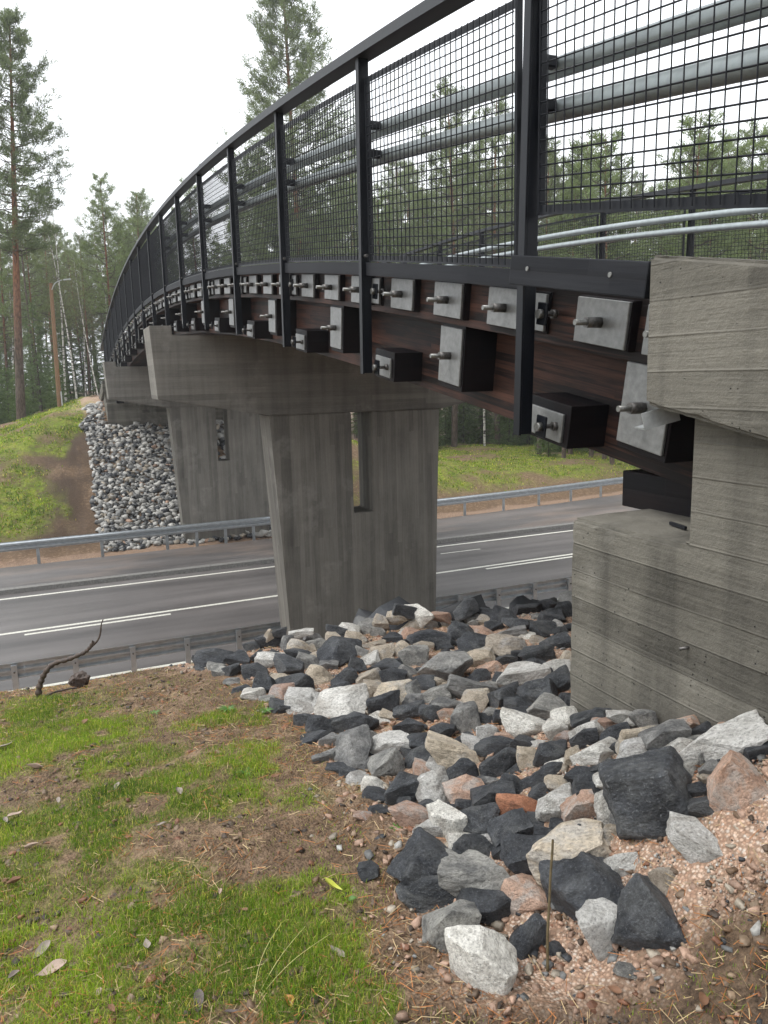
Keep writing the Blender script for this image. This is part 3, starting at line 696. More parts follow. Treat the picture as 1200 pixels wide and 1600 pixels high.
 (1.078, 3.305, -1.716, 0.138, 0.109, 0.101, 'G', 'mid-sized blocky mid grey rock left of the two-tone rock'),
 (1.046, 2.945, -1.697, 0.123, 0.096, 0.061, 'D', 'mid-sized long dark grey rock in front of the two-tone rock'),
 (2.258, 4.191, -1.801, 0.166, 0.14, 0.125, 'D', 'mid-sized blocky dark grey rock right of the large smooth grey rock'),
 (2.247, 4.415, -1.803, 0.116, 0.085, 0.067, 'D', 'second small long dark grey rock behind the large smooth grey rock'),
 (2.658, 5.151, -1.925, 0.142, 0.118, 0.08, 'W', 'nearer small long pale rock right of the pale rock at the pier foot'),
 (0.83, 4.796, -1.863, 0.135, 0.103, 0.08, 'G', 'farther small long mid grey rock in front of the leftmost rock'),
 (1.913, 2.133, -1.283, 0.095, 0.072, 0.071, 'G', 'mid-sized blocky mid grey rock behind the mottled brown rock'),
 (2.437, 3.551, -1.715, 0.117, 0.087, 0.073, 'D', 'small blocky dark grey rock left of the yellow stained dark rock'),
 (1.898, 1.61, -1.169, 0.105, 0.066, 0.07, 'D', 'mid-sized blocky dark grey rock right of the pale slab under the wall'),
 (1.926, 1.789, -1.175, 0.068, 0.041, 0.036, 'P', 'small long pink rock behind the pale slab under the wall'),
 (1.205, 2.224, -1.637, 0.146, 0.113, 0.077, 'W', 'mid-sized long pale rock right of the long front dark slab'),
 (1.7, 2.745, -1.596, 0.107, 0.074, 0.068, 'P', 'small blocky pink rock right of the dark-topped grey block'),
 (1.811, 1.842, -1.251, 0.107, 0.079, 0.081, 'W', 'mid-sized blocky pale rock right of the mottled brown rock'),
 (2.511, 5.165, -1.905, 0.109, 0.086, 0.081, 'W', 'small blocky pale rock right of the pale rock at the pier foot'),
 (2.141, 3.443, -1.717, 0.126, 0.093, 0.072, 'D', 'nearer small long dark grey rock in front of the broad pale block'),
 (1.195, 2.497, -1.655, 0.12, 0.1, 0.074, 'D', 'mid-sized blocky dark grey rock right of the peach rock'),
 (2.835, 4.92, -1.852, 0.147, 0.137, 0.105, 'T', 'small blocky tan rock right of the pale rock at the pier foot'),
 (2.557, 3.958, -1.762, 0.143, 0.109, 0.088, 'D', 'nearest small blocky dark grey rock behind the broad pale block'),
 (2.019, 3.145, -1.675, 0.144, 0.119, 0.088, 'D', 'mid-sized long dark grey rock left of the rock at the wall corner'),
 (1.004, 3.369, -1.721, 0.164, 0.114, 0.087, 'D', 'mid-sized long dark grey rock left of the two-tone rock'),
 (2.313, 3.949, -1.792, 0.163, 0.136, 0.089, 'P', 'small long pink rock left of the broad pale block'),
 (2.151, 4.9, -1.845, 0.127, 0.1, 0.085, 'W', 'small blocky pale rock in front of the pale rock at the pier foot'),
 (1.784, 1.751, -1.242, 0.081, 0.057, 0.051, 'D', 'mid-sized blocky dark grey rock left of the pale slab under the wall'),
 (1.565, 1.975, -1.437, 0.126, 0.083, 0.085, 'D', 'mid-sized blocky dark grey rock right of the white speckled rock'),
 (1.707, 1.646, -1.269, 0.078, 0.056, 0.053, 'D', 'nearer mid-sized blocky dark grey rock left of the pink wedge rock on the sand'),
 (1.44, 2.483, -1.61, 0.108, 0.058, 0.055, 'G', 'small long mid grey rock right of the round tan boulder'),
 (3.146, 4.425, -1.785, 0.134, 0.115, 0.077, 'W', 'small long pale rock behind the broad pale block'),
 (1.744, 1.644, -1.244, 0.074, 0.044, 0.04, 'T', 'small long tan rock left of the pink wedge rock on the sand'),
 (2.117, 3.59, -1.74, 0.118, 0.083, 0.071, 'G', 'small long mid grey rock left of the broad pale block'),
 (0.838, 4.511, -1.826, 0.109, 0.084, 0.068, 'G', 'small blocky mid grey rock in front of the leftmost rock'),
 (1.913, 2.267, -1.325, 0.092, 0.055, 0.053, 'W', 'small long pale rock behind the mottled brown rock'),
 (3.047, 4.24, -1.764, 0.128, 0.119, 0.094, 'D', 'third small blocky dark grey rock behind the broad pale block'),
 (1.43, 4.68, -1.818, 0.126, 0.114, 0.09, 'T', 'small blocky tan rock right of the white rock by the roadside'),
 (2.211, 4.84, -1.837, 0.169, 0.134, 0.118, 'P', 'small blocky pink rock in front of the pale rock at the pier foot'),
 (1.546, 2.294, -1.534, 0.122, 0.081, 0.078, 'D', 'farther mid-sized blocky dark grey rock behind the rust red rock'),
 (0.997, 3.141, -1.703, 0.144, 0.096, 0.077, 'G', 'mid-sized long mid grey rock left of the two-tone rock'),
 (1.766, 3.061, -1.659, 0.122, 0.095, 0.081, 'D', 'mid-sized blocky dark grey rock right of the dark-topped grey block'),
 (1.737, 2.55, -1.543, 0.09, 0.061, 0.058, 'W', 'small blocky pale rock in front of the rock at the wall corner'),
 (1.573, 2.45, -1.564, 0.11, 0.065, 0.065, 'D', 'mid-sized long dark grey rock behind the rust red rock'),
 (1.916, 2.213, -1.34, 0.089, 0.057, 0.06, 'W', 'small blocky pale rock behind the mottled brown rock'),
 (2.374, 3.208, -1.662, 0.093, 0.063, 0.053, 'T', 'small long tan rock right of the yellow stained dark rock'),
 (1.314, 2.97, -1.677, 0.124, 0.094, 0.077, 'D', 'third mid-sized blocky dark grey rock left of the round tan boulder'),
 (1.9, 2.755, -1.568, 0.12, 0.079, 0.068, 'D', 'nearer mid-sized long dark grey rock in front of the rock at the wall corner'),
 (1.784, 2.095, -1.355, 0.104, 0.069, 0.068, 'D', 'nearer mid-sized blocky dark grey rock left of the mottled brown rock'),
 (1.574, 1.795, -1.4, 0.08, 0.047, 0.051, 'G', 'nearer mid-sized blocky mid grey rock left of the biggest dark rock'),
 (1.935, 3.717, -1.754, 0.104, 0.082, 0.066, 'T', 'small blocky tan rock in front of the large smooth grey rock'),
 (1.913, 4.091, -1.797, 0.102, 0.074, 0.062, 'D', 'small long dark grey rock left of the large smooth grey rock'),
 (1.219, 4.892, -1.831, 0.114, 0.093, 0.059, 'D', 'small long dark grey rock behind the white rock by the roadside'),
 (1.672, 1.584, -1.28, 0.112, 0.068, 0.083, 'D', 'farther mid-sized blocky dark grey rock left of the pink wedge rock on the sand'),
 (2.726, 3.699, -1.724, 0.142, 0.115, 0.106, 'T', 'mid-sized blocky tan rock behind the yellow stained dark rock'),
 (1.027, 4.074, -1.78, 0.157, 0.119, 0.103, 'P', 'mid-sized blocky pink rock in front of the white rock by the roadside'),
 (1.649, 2.282, -1.485, 0.113, 0.078, 0.068, 'W', 'mid-sized long pale rock behind the white speckled rock'),
 (2.792, 5.104, -1.872, 0.137, 0.108, 0.076, 'G', 'small long mid grey rock right of the pale rock at the pier foot'),
 (1.306, 2.737, -1.663, 0.128, 0.109, 0.079, 'P', 'mid-sized blocky pink rock left of the round tan boulder'),
 (1.255, 2.152, -1.624, 0.14, 0.118, 0.082, 'W', 'mid-sized long pale rock behind the front grey wedge'),
 (1.86, 3.598, -1.738, 0.106, 0.083, 0.08, 'P', 'small blocky pink rock in front of the large smooth grey rock'),
 (1.697, 4.407, -1.804, 0.139, 0.116, 0.102, 'W', 'small blocky pale rock behind the cream rock'),
 (1.108, 4.403, -1.806, 0.126, 0.086, 0.07, 'T', 'small long tan rock in front of the white rock by the roadside'),
 (3.185, 4.697, -1.807, 0.104, 0.093, 0.076, 'G', 'small blocky mid grey rock behind the broad pale block'),
 (2.45, 4.135, -1.788, 0.099, 0.083, 0.072, 'G', 'small blocky mid grey rock left of the broad pale block'),
 (1.627, 3.567, -1.736, 0.123, 0.102, 0.07, 'G', 'small long mid grey rock in front of the large smooth grey rock'),
 (2.176, 2.883, -1.597, 0.117, 0.104, 0.088, 'D', 'nearer mid-sized blocky dark grey rock right of the rock at the wall corner'),
 (1.814, 1.669, -1.209, 0.08, 0.058, 0.055, 'D', 'mid-sized blocky dark grey rock in front of the pale slab under the wall'),
 (1.777, 1.66, -1.223, 0.103, 0.063, 0.051, 'G', 'mid-sized long mid grey rock left of the pink wedge rock on the sand'),
 (1.303, 2.377, -1.624, 0.102, 0.076, 0.068, 'D', 'mid-sized blocky dark grey rock left of the rust red rock'),
 (1.53, 4.892, -1.826, 0.162, 0.127, 0.117, 'G', 'mid-sized blocky mid grey rock right of the rock at the pier corner'),
 (2.201, 3.618, -1.74, 0.152, 0.12, 0.112, 'D', 'mid-sized blocky dark grey rock left of the broad pale block'),
 (1.338, 4.565, -1.82, 0.166, 0.124, 0.104, 'G', 'mid-sized blocky mid grey rock right of the white rock by the roadside'),
]
LEAVES = [
 (-0.162, 2.229, 0.097, 'a', 3.65, 'pale tan leaf lying flat, largest on the near grass'),
 (-0.193, 2.348, 0.07, 'b', 3.75, 'grey-brown leaf just behind the big tan leaf'),
 (-0.266, 2.259, 0.044, 'b', 3.99, 'small grey leaf at the left edge of the near grass'),
 (0.103, 2.189, 0.05, 'b', 1.58, 'curled grey leaf on the grass beyond the tan leaf'),
 (-0.04, 2.031, 0.035, 'a', 4.36, 'thin pale leaf in the grass right of the big tan leaf'),
 (-0.011, 1.944, 0.034, 'c', 5.18, 'short brown leaf at the bottom of the picture'),
 (0.205, 1.867, 0.072, 'd', 4.51, 'long dark leaf on the grass at the bottom'),
 (0.277, 1.794, 0.039, 'd', 6.15, 'dark folded leaf right of the long dark one'),
 (-0.253, 3.746, 0.084, 'a', 3.1, 'pale leaf on the upper left grass, beyond the others'),
 (-0.312, 3.292, 0.069, 'a', 0.53, 'pinkish leaf at the left edge, half way up the lawn'),
 (-0.343, 3.25, 0.04, 'b', 5.03, 'little grey leaf touching the pinkish one'),
 (-0.241, 3.0, 0.057, 'a', 0.26, 'pale upright leaf in the left grass'),
 (-0.147, 3.353, 0.038, 'b', 4.75, 'dark little curled leaf left of the lawn middle'),
 (0.09, 3.364, 0.059, 'b', 4.31, 'greyish leaf on the bare strip of the lawn'),
 (0.326, 3.121, 0.063, 'b', 4.84, 'crumpled grey leaf on soil at the lawn middle'),
 (0.224, 2.871, 0.055, 'b', 3.46, 'grey leaf beside a pale pebble'),
 (0.333, 3.422, 0.047, 'a', 2.09, 'small pale leaf high on the lawn near bare soil'),
 (-0.295, 2.801, 0.059, 'c', 3.2, 'brown leaf in the hollow at the left edge'),
 (-0.028, 4.3, 0.07, 'c', 3.54, 'rusty leaf standing on the upper left grass'),
 (0.608, 1.905, 0.063, 'b', 2.02, 'flat grey-brown leaf beside the dark soil clod'),
 (0.353, 2.347, 0.03, 'a', 4.4, 'pale crumb of leaf in the bare lawn patch'),
 (-0.4, 4.109, 0.084, 'b', 0.39, 'long grey leaf at the far left brow'),
 (0.723, 3.047, 0.044, 'c', 0.03, 'brown leaf on soil below the rock heap'),
 (0.64, 1.741, 0.031, 'c', 4.68, 'brown leaf on the bare soil near the bottom middle'),
 (1.318, 1.229, 0.053, 'c', 3.89, 'brown leaf standing at the bottom right'),
 (1.205, 1.415, 0.04, 'c', 2.33, 'brown leaf in front of the white egg shaped rock'),
 (-0.185, 2.988, 0.029, 'c', 2.75, 'brown scrap of leaf right of the pale upright leaf'),
 (0.406, 2.227, 0.033, 'c', 2.2, 'brown scrap of leaf on the bare patch by the yellow leaf'),
]
GREEN = [
 (-0.109, 4.088, 0.38, 0.436, 1),
 (-0.352, 4.432, 0.21, 0.418, 0.7),
 (0.129, 3.654, 0.366, 0.196, 0.9),
 (0.256, 3.202, 0.494, 0.349, 1),
 (0.527, 3.106, 0.261, 0.333, 1),
 (-0.059, 2.959, 0.234, 0.237, 1.1),
 (-0.222, 3.179, 0.232, 0.253, 0.8),
 (-0.296, 2.747, 0.156, 0.23, 0.5),
 (0.012, 2.559, 0.262, 0.187, 0.5),
 (0.131, 2.48, 0.28, 0.2, 0.7),
 (0.285, 2.137, 0.446, 0.319, 1.1),
 (0.504, 2.218, 0.269, 0.158, 0.9),
 (-0.13, 2.088, 0.302, 0.263, 1),
 (0.24, 1.885, 0.347, 0.2, 1),
 (0.527, 1.938, 0.187, 0.252, 1),
 (0.655, 2.212, 0.127, 0.178, 1),
 (0.591, 1.686, 0.101, 0.101, 0.8),
 (0.615, 3.322, 0.25, 0.21, 0.7),
 (0.642, 3.954, 0.241, 0.153, 0.8),
 (0.847, 3.861, 0.086, 0.223, 0.7),
 (1.034, 2.853, 0.082, 0.121, 0.7),
 (0.782, 2.859, 0.159, 0.141, 0.5),
 (-0.267, 4.852, 0.231, 0.202, 0.5),
 (0.078, 4.452, 0.219, 0.123, 0.4),
 (0.107, 1.896, 0.306, 0.141, 0.9),
 (-0.276, 2.371, 0.156, 0.215, 0.9),
]
TREES = [
 ('pine_left', 'pine_tree', -1.73, 42, 0.841, (0.055, 0), 'tall red-barked pine at the left edge, standing on the grassy bank', 'trees in the wood beyond the road'),
 ('pine_thin', 'pine_tree', -0.94, 50, 0.787, (-0.03, 0), 'thin grey bare-trunked pine just right of the tall red-barked pine', 'trees in the wood beyond the road'),
 ('pine_big', 'pine_tree', 15.51, 50, 1.138, (0, 0), 'biggest pine, its crown rising high behind the railing', 'trees in the wood beyond the road'),
 ('pine_c', 'pine_tree', 4.06, 60, 0.884, (0, 0), 'bushy pine whose top shows left of the bridge railing', 'trees in the wood beyond the road'),
 ('pine_a', 'pine_tree', 6.72, 64, 0.751, (0, 0), 'pine half hidden by the start of the handrail curve', 'trees in the wood beyond the road'),
 ('birch_a', 'birch_tree', 1.07, 50, 0.716, (-0.06, 0), 'leaning white birch left of the far end of the railing', 'trees in the wood beyond the road'),
 ('birch_b', 'birch_tree', 2.15, 47, 0.635, (-0.07, 0), 'slender white birch closest to the far end of the railing', 'trees in the wood beyond the road'),
 ('birch_c', 'birch_tree', 0.49, 56, 0.793, (0, 0), 'bare birch with fine twigs rising behind the lamp pole', 'trees in the wood beyond the road'),
 ('pine_a', 'pine_tree', 25.08, 47.5, 1.168, (0, 0), 'pine trunk seen under the bridge just right of the near pier', 'trees in the wood beyond the road'),
 ('birch_b', 'birch_tree', 27.2, 47, 1.299, (0, 0), 'white birch trunk seen under the bridge on the far bank', 'trees in the wood beyond the road'),
 ('pine_b', 'pine_tree', 29.46, 49, 1.25, (0, 0), 'dark pine trunk seen under the bridge right of the white birch', 'trees in the wood beyond the road'),
 ('pine_young', 'pine_tree', 27.67, 34, 1.417, (0, 0), 'young pointed pine behind the right railing, left of the others', 'trees in the wood beyond the road'),
 ('pine_young', 'pine_tree', 29.86, 32, 1.481, (0, 0), 'young pointed pine in the middle of the right railing panel', 'trees in the wood beyond the road'),
 ('pine_young', 'pine_tree', 31.85, 31, 1.397, (0, 0), 'low young pine between two pointed ones behind the right panel', 'trees in the wood beyond the road'),
 ('pine_young', 'pine_tree', 33.81, 30, 1.537, (0, 0), 'young pine at the right edge behind the railing panel', 'trees in the wood beyond the road'),
 ('pine_c', 'pine_tree', -7.71, 79.59, 0.885, (-0.011, 0), 'short green bushy pine in the depth of the wood left of the bridge', 'pine trees in the wood left of the bridge'),
 ('pine_b', 'pine_tree', -7.03, 84.31, 0.818, (-0.011, 0), 'short high-crowned pine in the depth of the wood left of the bridge', 'pine trees in the wood left of the bridge'),
 ('pine_thin', 'pine_tree', -5.46, 66.84, 0.81, (0.012, 0), 'short thin grey pine in the depth of the wood left of the bridge', 'pine trees in the wood left of the bridge'),
 ('pine_a', 'pine_tree', -4.38, 61.31, 0.601, (0.02, 0), 'short full-crowned pine in the front row of the wood left of the bridge', 'pine trees in the wood left of the bridge'),
 ('pine_thin', 'pine_tree', -3.98, 68.27, 0.826, (-0.007, 0), 'short thin grey pine in the depth of the wood left of the bridge', 'pine trees in the wood left of the bridge'),
 ('pine_c', 'pine_tree', -2.95, 56.63, 0.772, (0.01, 0), 'short green bushy pine in the front row of the wood left of the bridge', 'pine trees in the wood left of the bridge'),
 ('pine_a', 'pine_tree', -3.97, 84.34, 0.78, (0.002, 0), 'short full-crowned pine in the depth of the wood left of the bridge', 'pine trees in the wood left of the bridge'),
 ('pine_b', 'pine_tree', -2.59, 71.39, 0.622, (-0.001, 0), 'short high-crowned pine in the depth of the wood left of the bridge', 'pine trees in the wood left of the bridge'),
 ('pine_b', 'pine_tree', -1.28, 54.98, 0.601, (0.019, 0), 'short high-crowned pine in the front row of the wood left of the bridge', 'pine trees in the wood left of the bridge'),
 ('pine_a', 'pine_tree', -1.14, 82.19, 0.866, (-0.001, 0), 'tall full-crowned pine in the depth of the wood left of the bridge', 'pine trees in the wood left of the bridge'),
 ('pine_thin', 'pine_tree', -0.62, 66.61, 0.607, (-0.007, 0), 'short thin grey pine in the depth of the wood left of the bridge', 'pine trees in the wood left of the bridge'),
 ('pine_a', 'pine_tree', 0.01, 62.63, 0.643, (0.009, 0), 'short full-crowned pine in the depth of the wood left of the bridge', 'pine trees in the wood left of the bridge'),
 ('pine_b', 'pine_tree', 0.8, 81.93, 0.69, (-0.007, 0), 'short high-crowned pine in the depth of the wood left of the bridge', 'pine trees in the wood left of the bridge'),
 ('pine_c', 'pine_tree', 1.67, 85.35, 0.913, (0.004, 0), 'tall green bushy pine in the depth of the wood left of the bridge', 'pine trees in the wood left of the bridge'),
 ('pine_c', 'pine_tree', -8.11, 86.6, 0.928, (0.006, 0), 'tall green bushy pine in the depth of the wood left of the bridge', 'pine trees in the wood left of the bridge'),
 ('pine_a', 'pine_tree', -7.89, 95.04, 0.661, (0.004, 0), 'short full-crowned pine in the depth of the wood left of the bridge', 'pine trees in the wood left of the bridge'),
 ('pine_b', 'pine_tree', -4.98, 79.67, 0.705, (0.017, 0), 'short high-crowned pine in the depth of the wood left of the bridge', 'pine trees in the wood left of the bridge'),
 ('pine_b', 'pine_tree', -4.77, 82.23, 0.66, (0.011, 0), 'short high-crowned pine in the depth of the wood left of the bridge', 'pine trees in the wood left of the bridge'),
 ('pine_a', 'pine_tree', -3.89, 92.13, 0.67, (0.006, 0), 'short full-crowned pine in the depth of the wood left of the bridge', 'pine trees in the wood left of the bridge'),
 ('pine_b', 'pine_tree', -2.06, 79.24, 0.891, (0.006, 0), 'tall high-crowned pine in the depth of the wood left of the bridge', 'pine trees in the wood left of the bridge'),
 ('pine_c', 'pine_tree', -1.15, 77.34, 0.613, (-0.001, 0), 'short green bushy pine in the depth of the wood left of the bridge', 'pine trees in the wood left of the bridge'),
 ('pine_b', 'pine_tree', -0.7, 87.76, 0.756, (0.006, 0), 'short high-crowned pine in the depth of the wood left of the bridge', 'pine trees in the wood left of the bridge'),
 ('pine_a', 'pine_tree', 1.13, 89.06, 0.905, (-0.016, 0), 'tall full-crowned pine in the depth of the wood left of the bridge', 'pine trees in the wood left of the bridge'),
 ('pine_c', 'pine_tree', 2.1, 93.97, 1.091, (-0.013, 0), 'tall green bushy pine in the depth of the wood left of the bridge', 'pine trees in the wood left of the bridge'),
 ('pine_c', 'pine_tree', 3.12, 87.56, 0.719, (0.004, 0), 'short green bushy pine in the depth of the wood left of the bridge', 'pine trees in the wood left of the bridge'),
 ('pine_a', 'pine_tree', 3.48, 78.7, 0.685, (0.003, 0), 'short full-crowned pine in the depth of the wood left of the bridge', 'pine trees in the wood left of the bridge'),
 ('pine_c', 'pine_tree', 4.92, 70.4, 0.637, (0.01, 0), 'short green bushy pine in the depth of the wood left of the bridge', 'pine trees in the wood left of the bridge'),
 ('pine_c', 'pine_tree', 6.1, 80.11, 0.784, (0.003, 0), 'short green bushy pine in the depth of the wood left of the bridge', 'pine trees in the wood left of the bridge'),
 ('pine_b', 'pine_tree', 9.35, 96.82, 0.971, (0.005, 0), 'tall high-crowned pine in the depth of the wood behind the far railing', 'pine trees in the wood behind the far railing'),
 ('pine_c', 'pine_tree', 9.93, 93.25, 1.18, (0.013, 0), 'tall green bushy pine in the depth of the wood behind the far railing', 'pine trees in the wood behind the far railing'),
 ('pine_c', 'pine_tree', 2.17, 71.23, 0.71, (0.007, 0), 'short green bushy pine in the depth of the wood left of the bridge', 'pine trees in the wood left of the bridge'),
 ('pine_a', 'pine_tree', 2.47, 67.13, 0.631, (0.019, 0), 'short full-crowned pine in the depth of the wood left of the bridge', 'pine trees in the wood left of the bridge'),
 ('pine_a', 'pine_tree', 3.56, 76.56, 0.682, (0.005, 0), 'short full-crowned pine in the depth of the wood left of the bridge', 'pine trees in the wood left of the bridge'),
 ('pine_b', 'pine_tree', 4.21, 72.96, 0.732, (0.013, 0), 'short high-crowned pine in the depth of the wood left of the bridge', 'pine trees in the wood left of the bridge'),
 ('pine_a', 'pine_tree', 6.53, 89.63, 0.985, (-0.012, 0), 'tall full-crowned pine in the depth of the wood left of the bridge', 'pine trees in the wood left of the bridge'),
 ('pine_b', 'pine_tree', 5.07, 63.0, 0.676, (0.003, 0), 'short high-crowned pine in the depth of the wood left of the bridge', 'pine trees in the wood left of the bridge'),
 ('pine_a', 'pine_tree', 6.8, 73.24, 0.702, (-0.009, 0), 'short full-crowned pine in the depth of the wood behind the far railing', 'pine trees in the wood behind the far railing'),
 ('pine_b', 'pine_tree', 8.61, 87.98, 0.951, (-0.002, 0), 'tall high-crowned pine in the depth of the wood behind the far railing', 'pine trees in the wood behind the far railing'),
 ('pine_c', 'pine_tree', 8.77, 78.77, 0.965, (-0.009, 0), 'tall green bushy pine in the depth of the wood behind the far railing', 'pine trees in the wood behind the far railing'),
 ('pine_c', 'pine_tree', 9.65, 80.55, 1.141, (-0.017, 0), 'tall green bushy pine in the depth of the wood behind the far railing', 'pine trees in the wood behind the far railing'),
 ('pine_b', 'pine_tree', 9.83, 71.53, 0.769, (-0.01, 0), 'short high-crowned pine in the depth of the wood behind the far railing', 'pine trees in the wood behind the far railing'),
 ('pine_a', 'pine_tree', 11.09, 77.23, 0.712, (-0.012, 0), 'short full-crowned pine in the depth of the wood behind the far railing', 'pine trees in the wood behind the far railing'),
 ('pine_b', 'pine_tree', 13.9, 86.88, 1.154, (-0.018, 0), 'tall high-crowned pine in the depth of the wood behind the far railing', 'pine trees in the wood behind the far railing'),
 ('pine_c', 'pine_tree', 12.59, 71.72, 1.18, (0.003, 0), 'tall green bushy pine in the depth of the wood behind the far railing', 'pine trees in the wood behind the far railing'),
 ('pine_b', 'pine_tree', 15.76, 78.8, 0.934, (-0.019, 0), 'tall high-crowned pine in the depth of the wood behind the far railing', 'pine trees in the wood behind the far railing'),
 ('pine_c', 'pine_tree', 12.51, 59.14, 0.701, (0.006, 0), 'short green bushy pine in the front row of the wood behind the far railing', 'pine trees in the wood behind the far railing'),
 ('pine_c', 'pine_tree', 16.61, 75.4, 1.165, (0.005, 0), 'tall green bushy pine in the depth of the wood behind the far railing', 'pine trees in the wood behind the far railing'),
 ('pine_b', 'pine_tree', 20.99, 87.2, 1.46, (-0.014, 0), 'tall high-crowned pine in the depth of the wood behind the far railing', 'pine trees in the wood behind the far railing'),
 ('pine_a', 'pine_tree', 20.52, 80.96, 0.959, (-0.017, 0), 'tall full-crowned pine in the depth of the wood behind the far railing', 'pine trees in the wood behind the far railing'),
 ('pine_b', 'pine_tree', 18.45, 69.49, 1.282, (-0.006, 0), 'tall high-crowned pine in the depth of the wood behind the middle railing', 'pine trees in the wood behind the middle railing'),
 ('pine_c', 'pine_tree', 20.23, 72.58, 1.371, (0.006, 0), 'tall green bushy pine in the depth of the wood behind the middle railing', 'pine trees in the wood behind the middle railing'),
 ('pine_c', 'pine_tree', 15.23, 52.37, 1.035, (-0.004, 0), 'tall green bushy pine in the front row of the wood behind the middle railing', 'pine trees in the wood behind the middle railing'),
 ('pine_a', 'pine_tree', 17.75, 56.98, 0.922, (0.004, 0), 'tall full-crowned pine in the front row of the wood behind the middle railing', 'pine trees in the wood behind the middle railing'),
 ('pine_a', 'pine_tree', 24.11, 74.99, 1.192, (-0.0, 0), 'tall full-crowned pine in the depth of the wood behind the middle railing', 'pine trees in the wood behind the middle railing'),
 ('pine_a', 'pine_tree', 27.48, 83.74, 1.222, (0.007, 0), 'tall full-crowned pine in the depth of the wood behind the middle railing', 'pine trees in the wood behind the middle railing'),
 ('pine_a', 'pine_tree', 27.55, 80.66, 1.157, (-0.004, 0), 'tall full-crowned pine in the depth of the wood behind the middle railing', 'pine trees in the wood behind the middle railing'),
 ('pine_a', 'pine_tree', 26.27, 73.77, 1.164, (0.006, 0), 'tall full-crowned pine in the depth of the wood behind the middle railing', 'pine trees in the wood behind the middle railing'),
 ('pine_a', 'pine_tree', 23.77, 63.22, 1.212, (0.004, 0), 'tall full-crowned pine in the depth of the wood behind the middle railing', 'pine trees in the wood behind the middle railing'),
 ('pine_c', 'pine_tree', 29.12, 76.22, 1.508, (0.02, 0), 'tall green bushy pine in the depth of the wood behind the middle railing', 'pine trees in the wood behind the middle railing'),
 ('pine_a', 'pine_tree', 35.47, 88.09, 1.253, (0.01, 0), 'tall full-crowned pine in the depth of the wood behind the middle railing', 'pine trees in the wood behind the middle railing'),
 ('pine_c', 'pine_tree', 23.55, 56.93, 1.074, (0.001, 0), 'tall green bushy pine in the front row of the wood behind the middle railing', 'pine trees in the wood behind the middle railing'),
 ('pine_young', 'pine_tree', 24.97, 58.62, 1.596, (-0.011, 0), 'tall pointed young pine in the front row of the wood behind the middle railing', 'pine trees in the wood behind the middle railing'),
 ('pine_b', 'pine_tree', 34.68, 78.7, 1.5, (-0.004, 0), 'tall high-crowned pine in the depth of the wood behind the middle railing', 'pine trees in the wood behind the middle railing'),
 ('pine_c', 'pine_tree', 33.73, 75.9, 1.53, (0.02, 0), 'tall green bushy pine in the depth of the wood behind the middle railing', 'pine trees in the wood behind the middle railing'),
 ('pine_b', 'pine_tree', 39.65, 86.49, 1.567, (-0.002, 0), 'tall high-crowned pine in the depth of the wood behind the middle railing', 'pine trees in the wood behind the middle railing'),
 ('pine_a', 'pine_tree', 35.52, 74.4, 1.166, (0.01, 0), 'tall full-crowned pine in the depth of the wood behind the middle railing', 'pine trees in the wood behind the middle railing'),
 ('pine_c', 'pine_tree', 28.13, 56.35, 1.085, (-0.017, 0), 'tall green bushy pine in the front row of the wood behind the middle railing', 'pine trees in the wood behind the middle railing'),
 ('pine_b', 'pine_tree', 37.65, 74.61, 1.289, (0.017, 0), 'tall high-crowned pine in the depth of the wood behind the middle railing', 'pine trees in the wood behind the middle railing'),
 ('pine_c', 'pine_tree', 32.55, 62.07, 1.555, (0.014, 0), 'tall green bushy pine in the depth of the wood behind the middle railing', 'pine trees in the wood behind the middle railing'),
 ('pine_a', 'pine_tree', 39.57, 73.28, 1.107, (-0.011, 0), 'tall full-crowned pine in the depth of the wood behind the middle railing', 'pine trees in the wood behind the middle railing'),
 ('pine_c', 'pine_tree', 37.94, 68.49, 1.501, (-0.019, 0), 'tall green bushy pine in the depth of the wood behind the middle railing', 'pine trees in the wood behind the middle railing'),
 ('pine_young', 'pine_tree', 30.91, 53.99, 1.588, (0.005, 0), 'tall pointed young pine in the front row of the wood behind the middle railing', 'pine trees in the wood behind the middle railing'),
 ('pine_b', 'pine_tree', 40.36, 69.58, 1.366, (-0.011, 0), 'tall high-crowned pine in the depth of the wood behind the middle railing', 'pine trees in the wood behind the middle railing'),
 ('pine_b', 'pine_tree', 51.53, 85.7, 1.414, (0.016, 0), 'tall high-crowned pine in the depth of the wood behind the middle railing', 'pine trees in the wood behind the middle railing'),
 ('pine_b', 'pine_tree', 38.43, 62.48, 1.369, (0.012, 0), 'tall high-crowned pine in the depth of the wood behind the middle railing', 'pine trees in the wood behind the middle railing'),
 ('pine_b', 'pine_tree', 42.59, 67.18, 1.456, (0.005, 0), 'tall high-crowned pine in the depth of the wood behind the middle railing', 'pine trees in the wood behind the middle railing'),
 ('pine_a', 'pine_tree', 37.1, 57.28, 1.219, (0.006, 0), 'tall full-crowned pine in the front row of the wood behind the middle railing', 'pine trees in the wood behind the middle railing'),
 ('pine_a', 'pine_tree', 35.07, 53.14, 1.136, (0.008, 0), 'tall full-crowned pine in the front row of the wood behind the middle railing', 'pine trees in the wood behind the middle railing'),
 ('pine_b', 'pine_tree', 27.13, 40.22, 0.956, (0.003, 0), 'tall high-crowned pine in the front row of the wood behind the right railing panel', 'pine trees in the wood behind the right railing panel'),
 ('pine_a', 'pine_tree', 33.05, 48.13, 1.015, (0.018, 0), 'tall full-crowned pine in the front row of the wood behind the right railing panel', 'pine trees in the wood behind the right railing panel'),
 ('pine_c', 'pine_tree', 26.54, 36.87, 0.887, (0.009, 0), 'short green bushy pine in the front row of the wood behind the right railing panel', 'pine trees in the wood behind the right railing panel'),
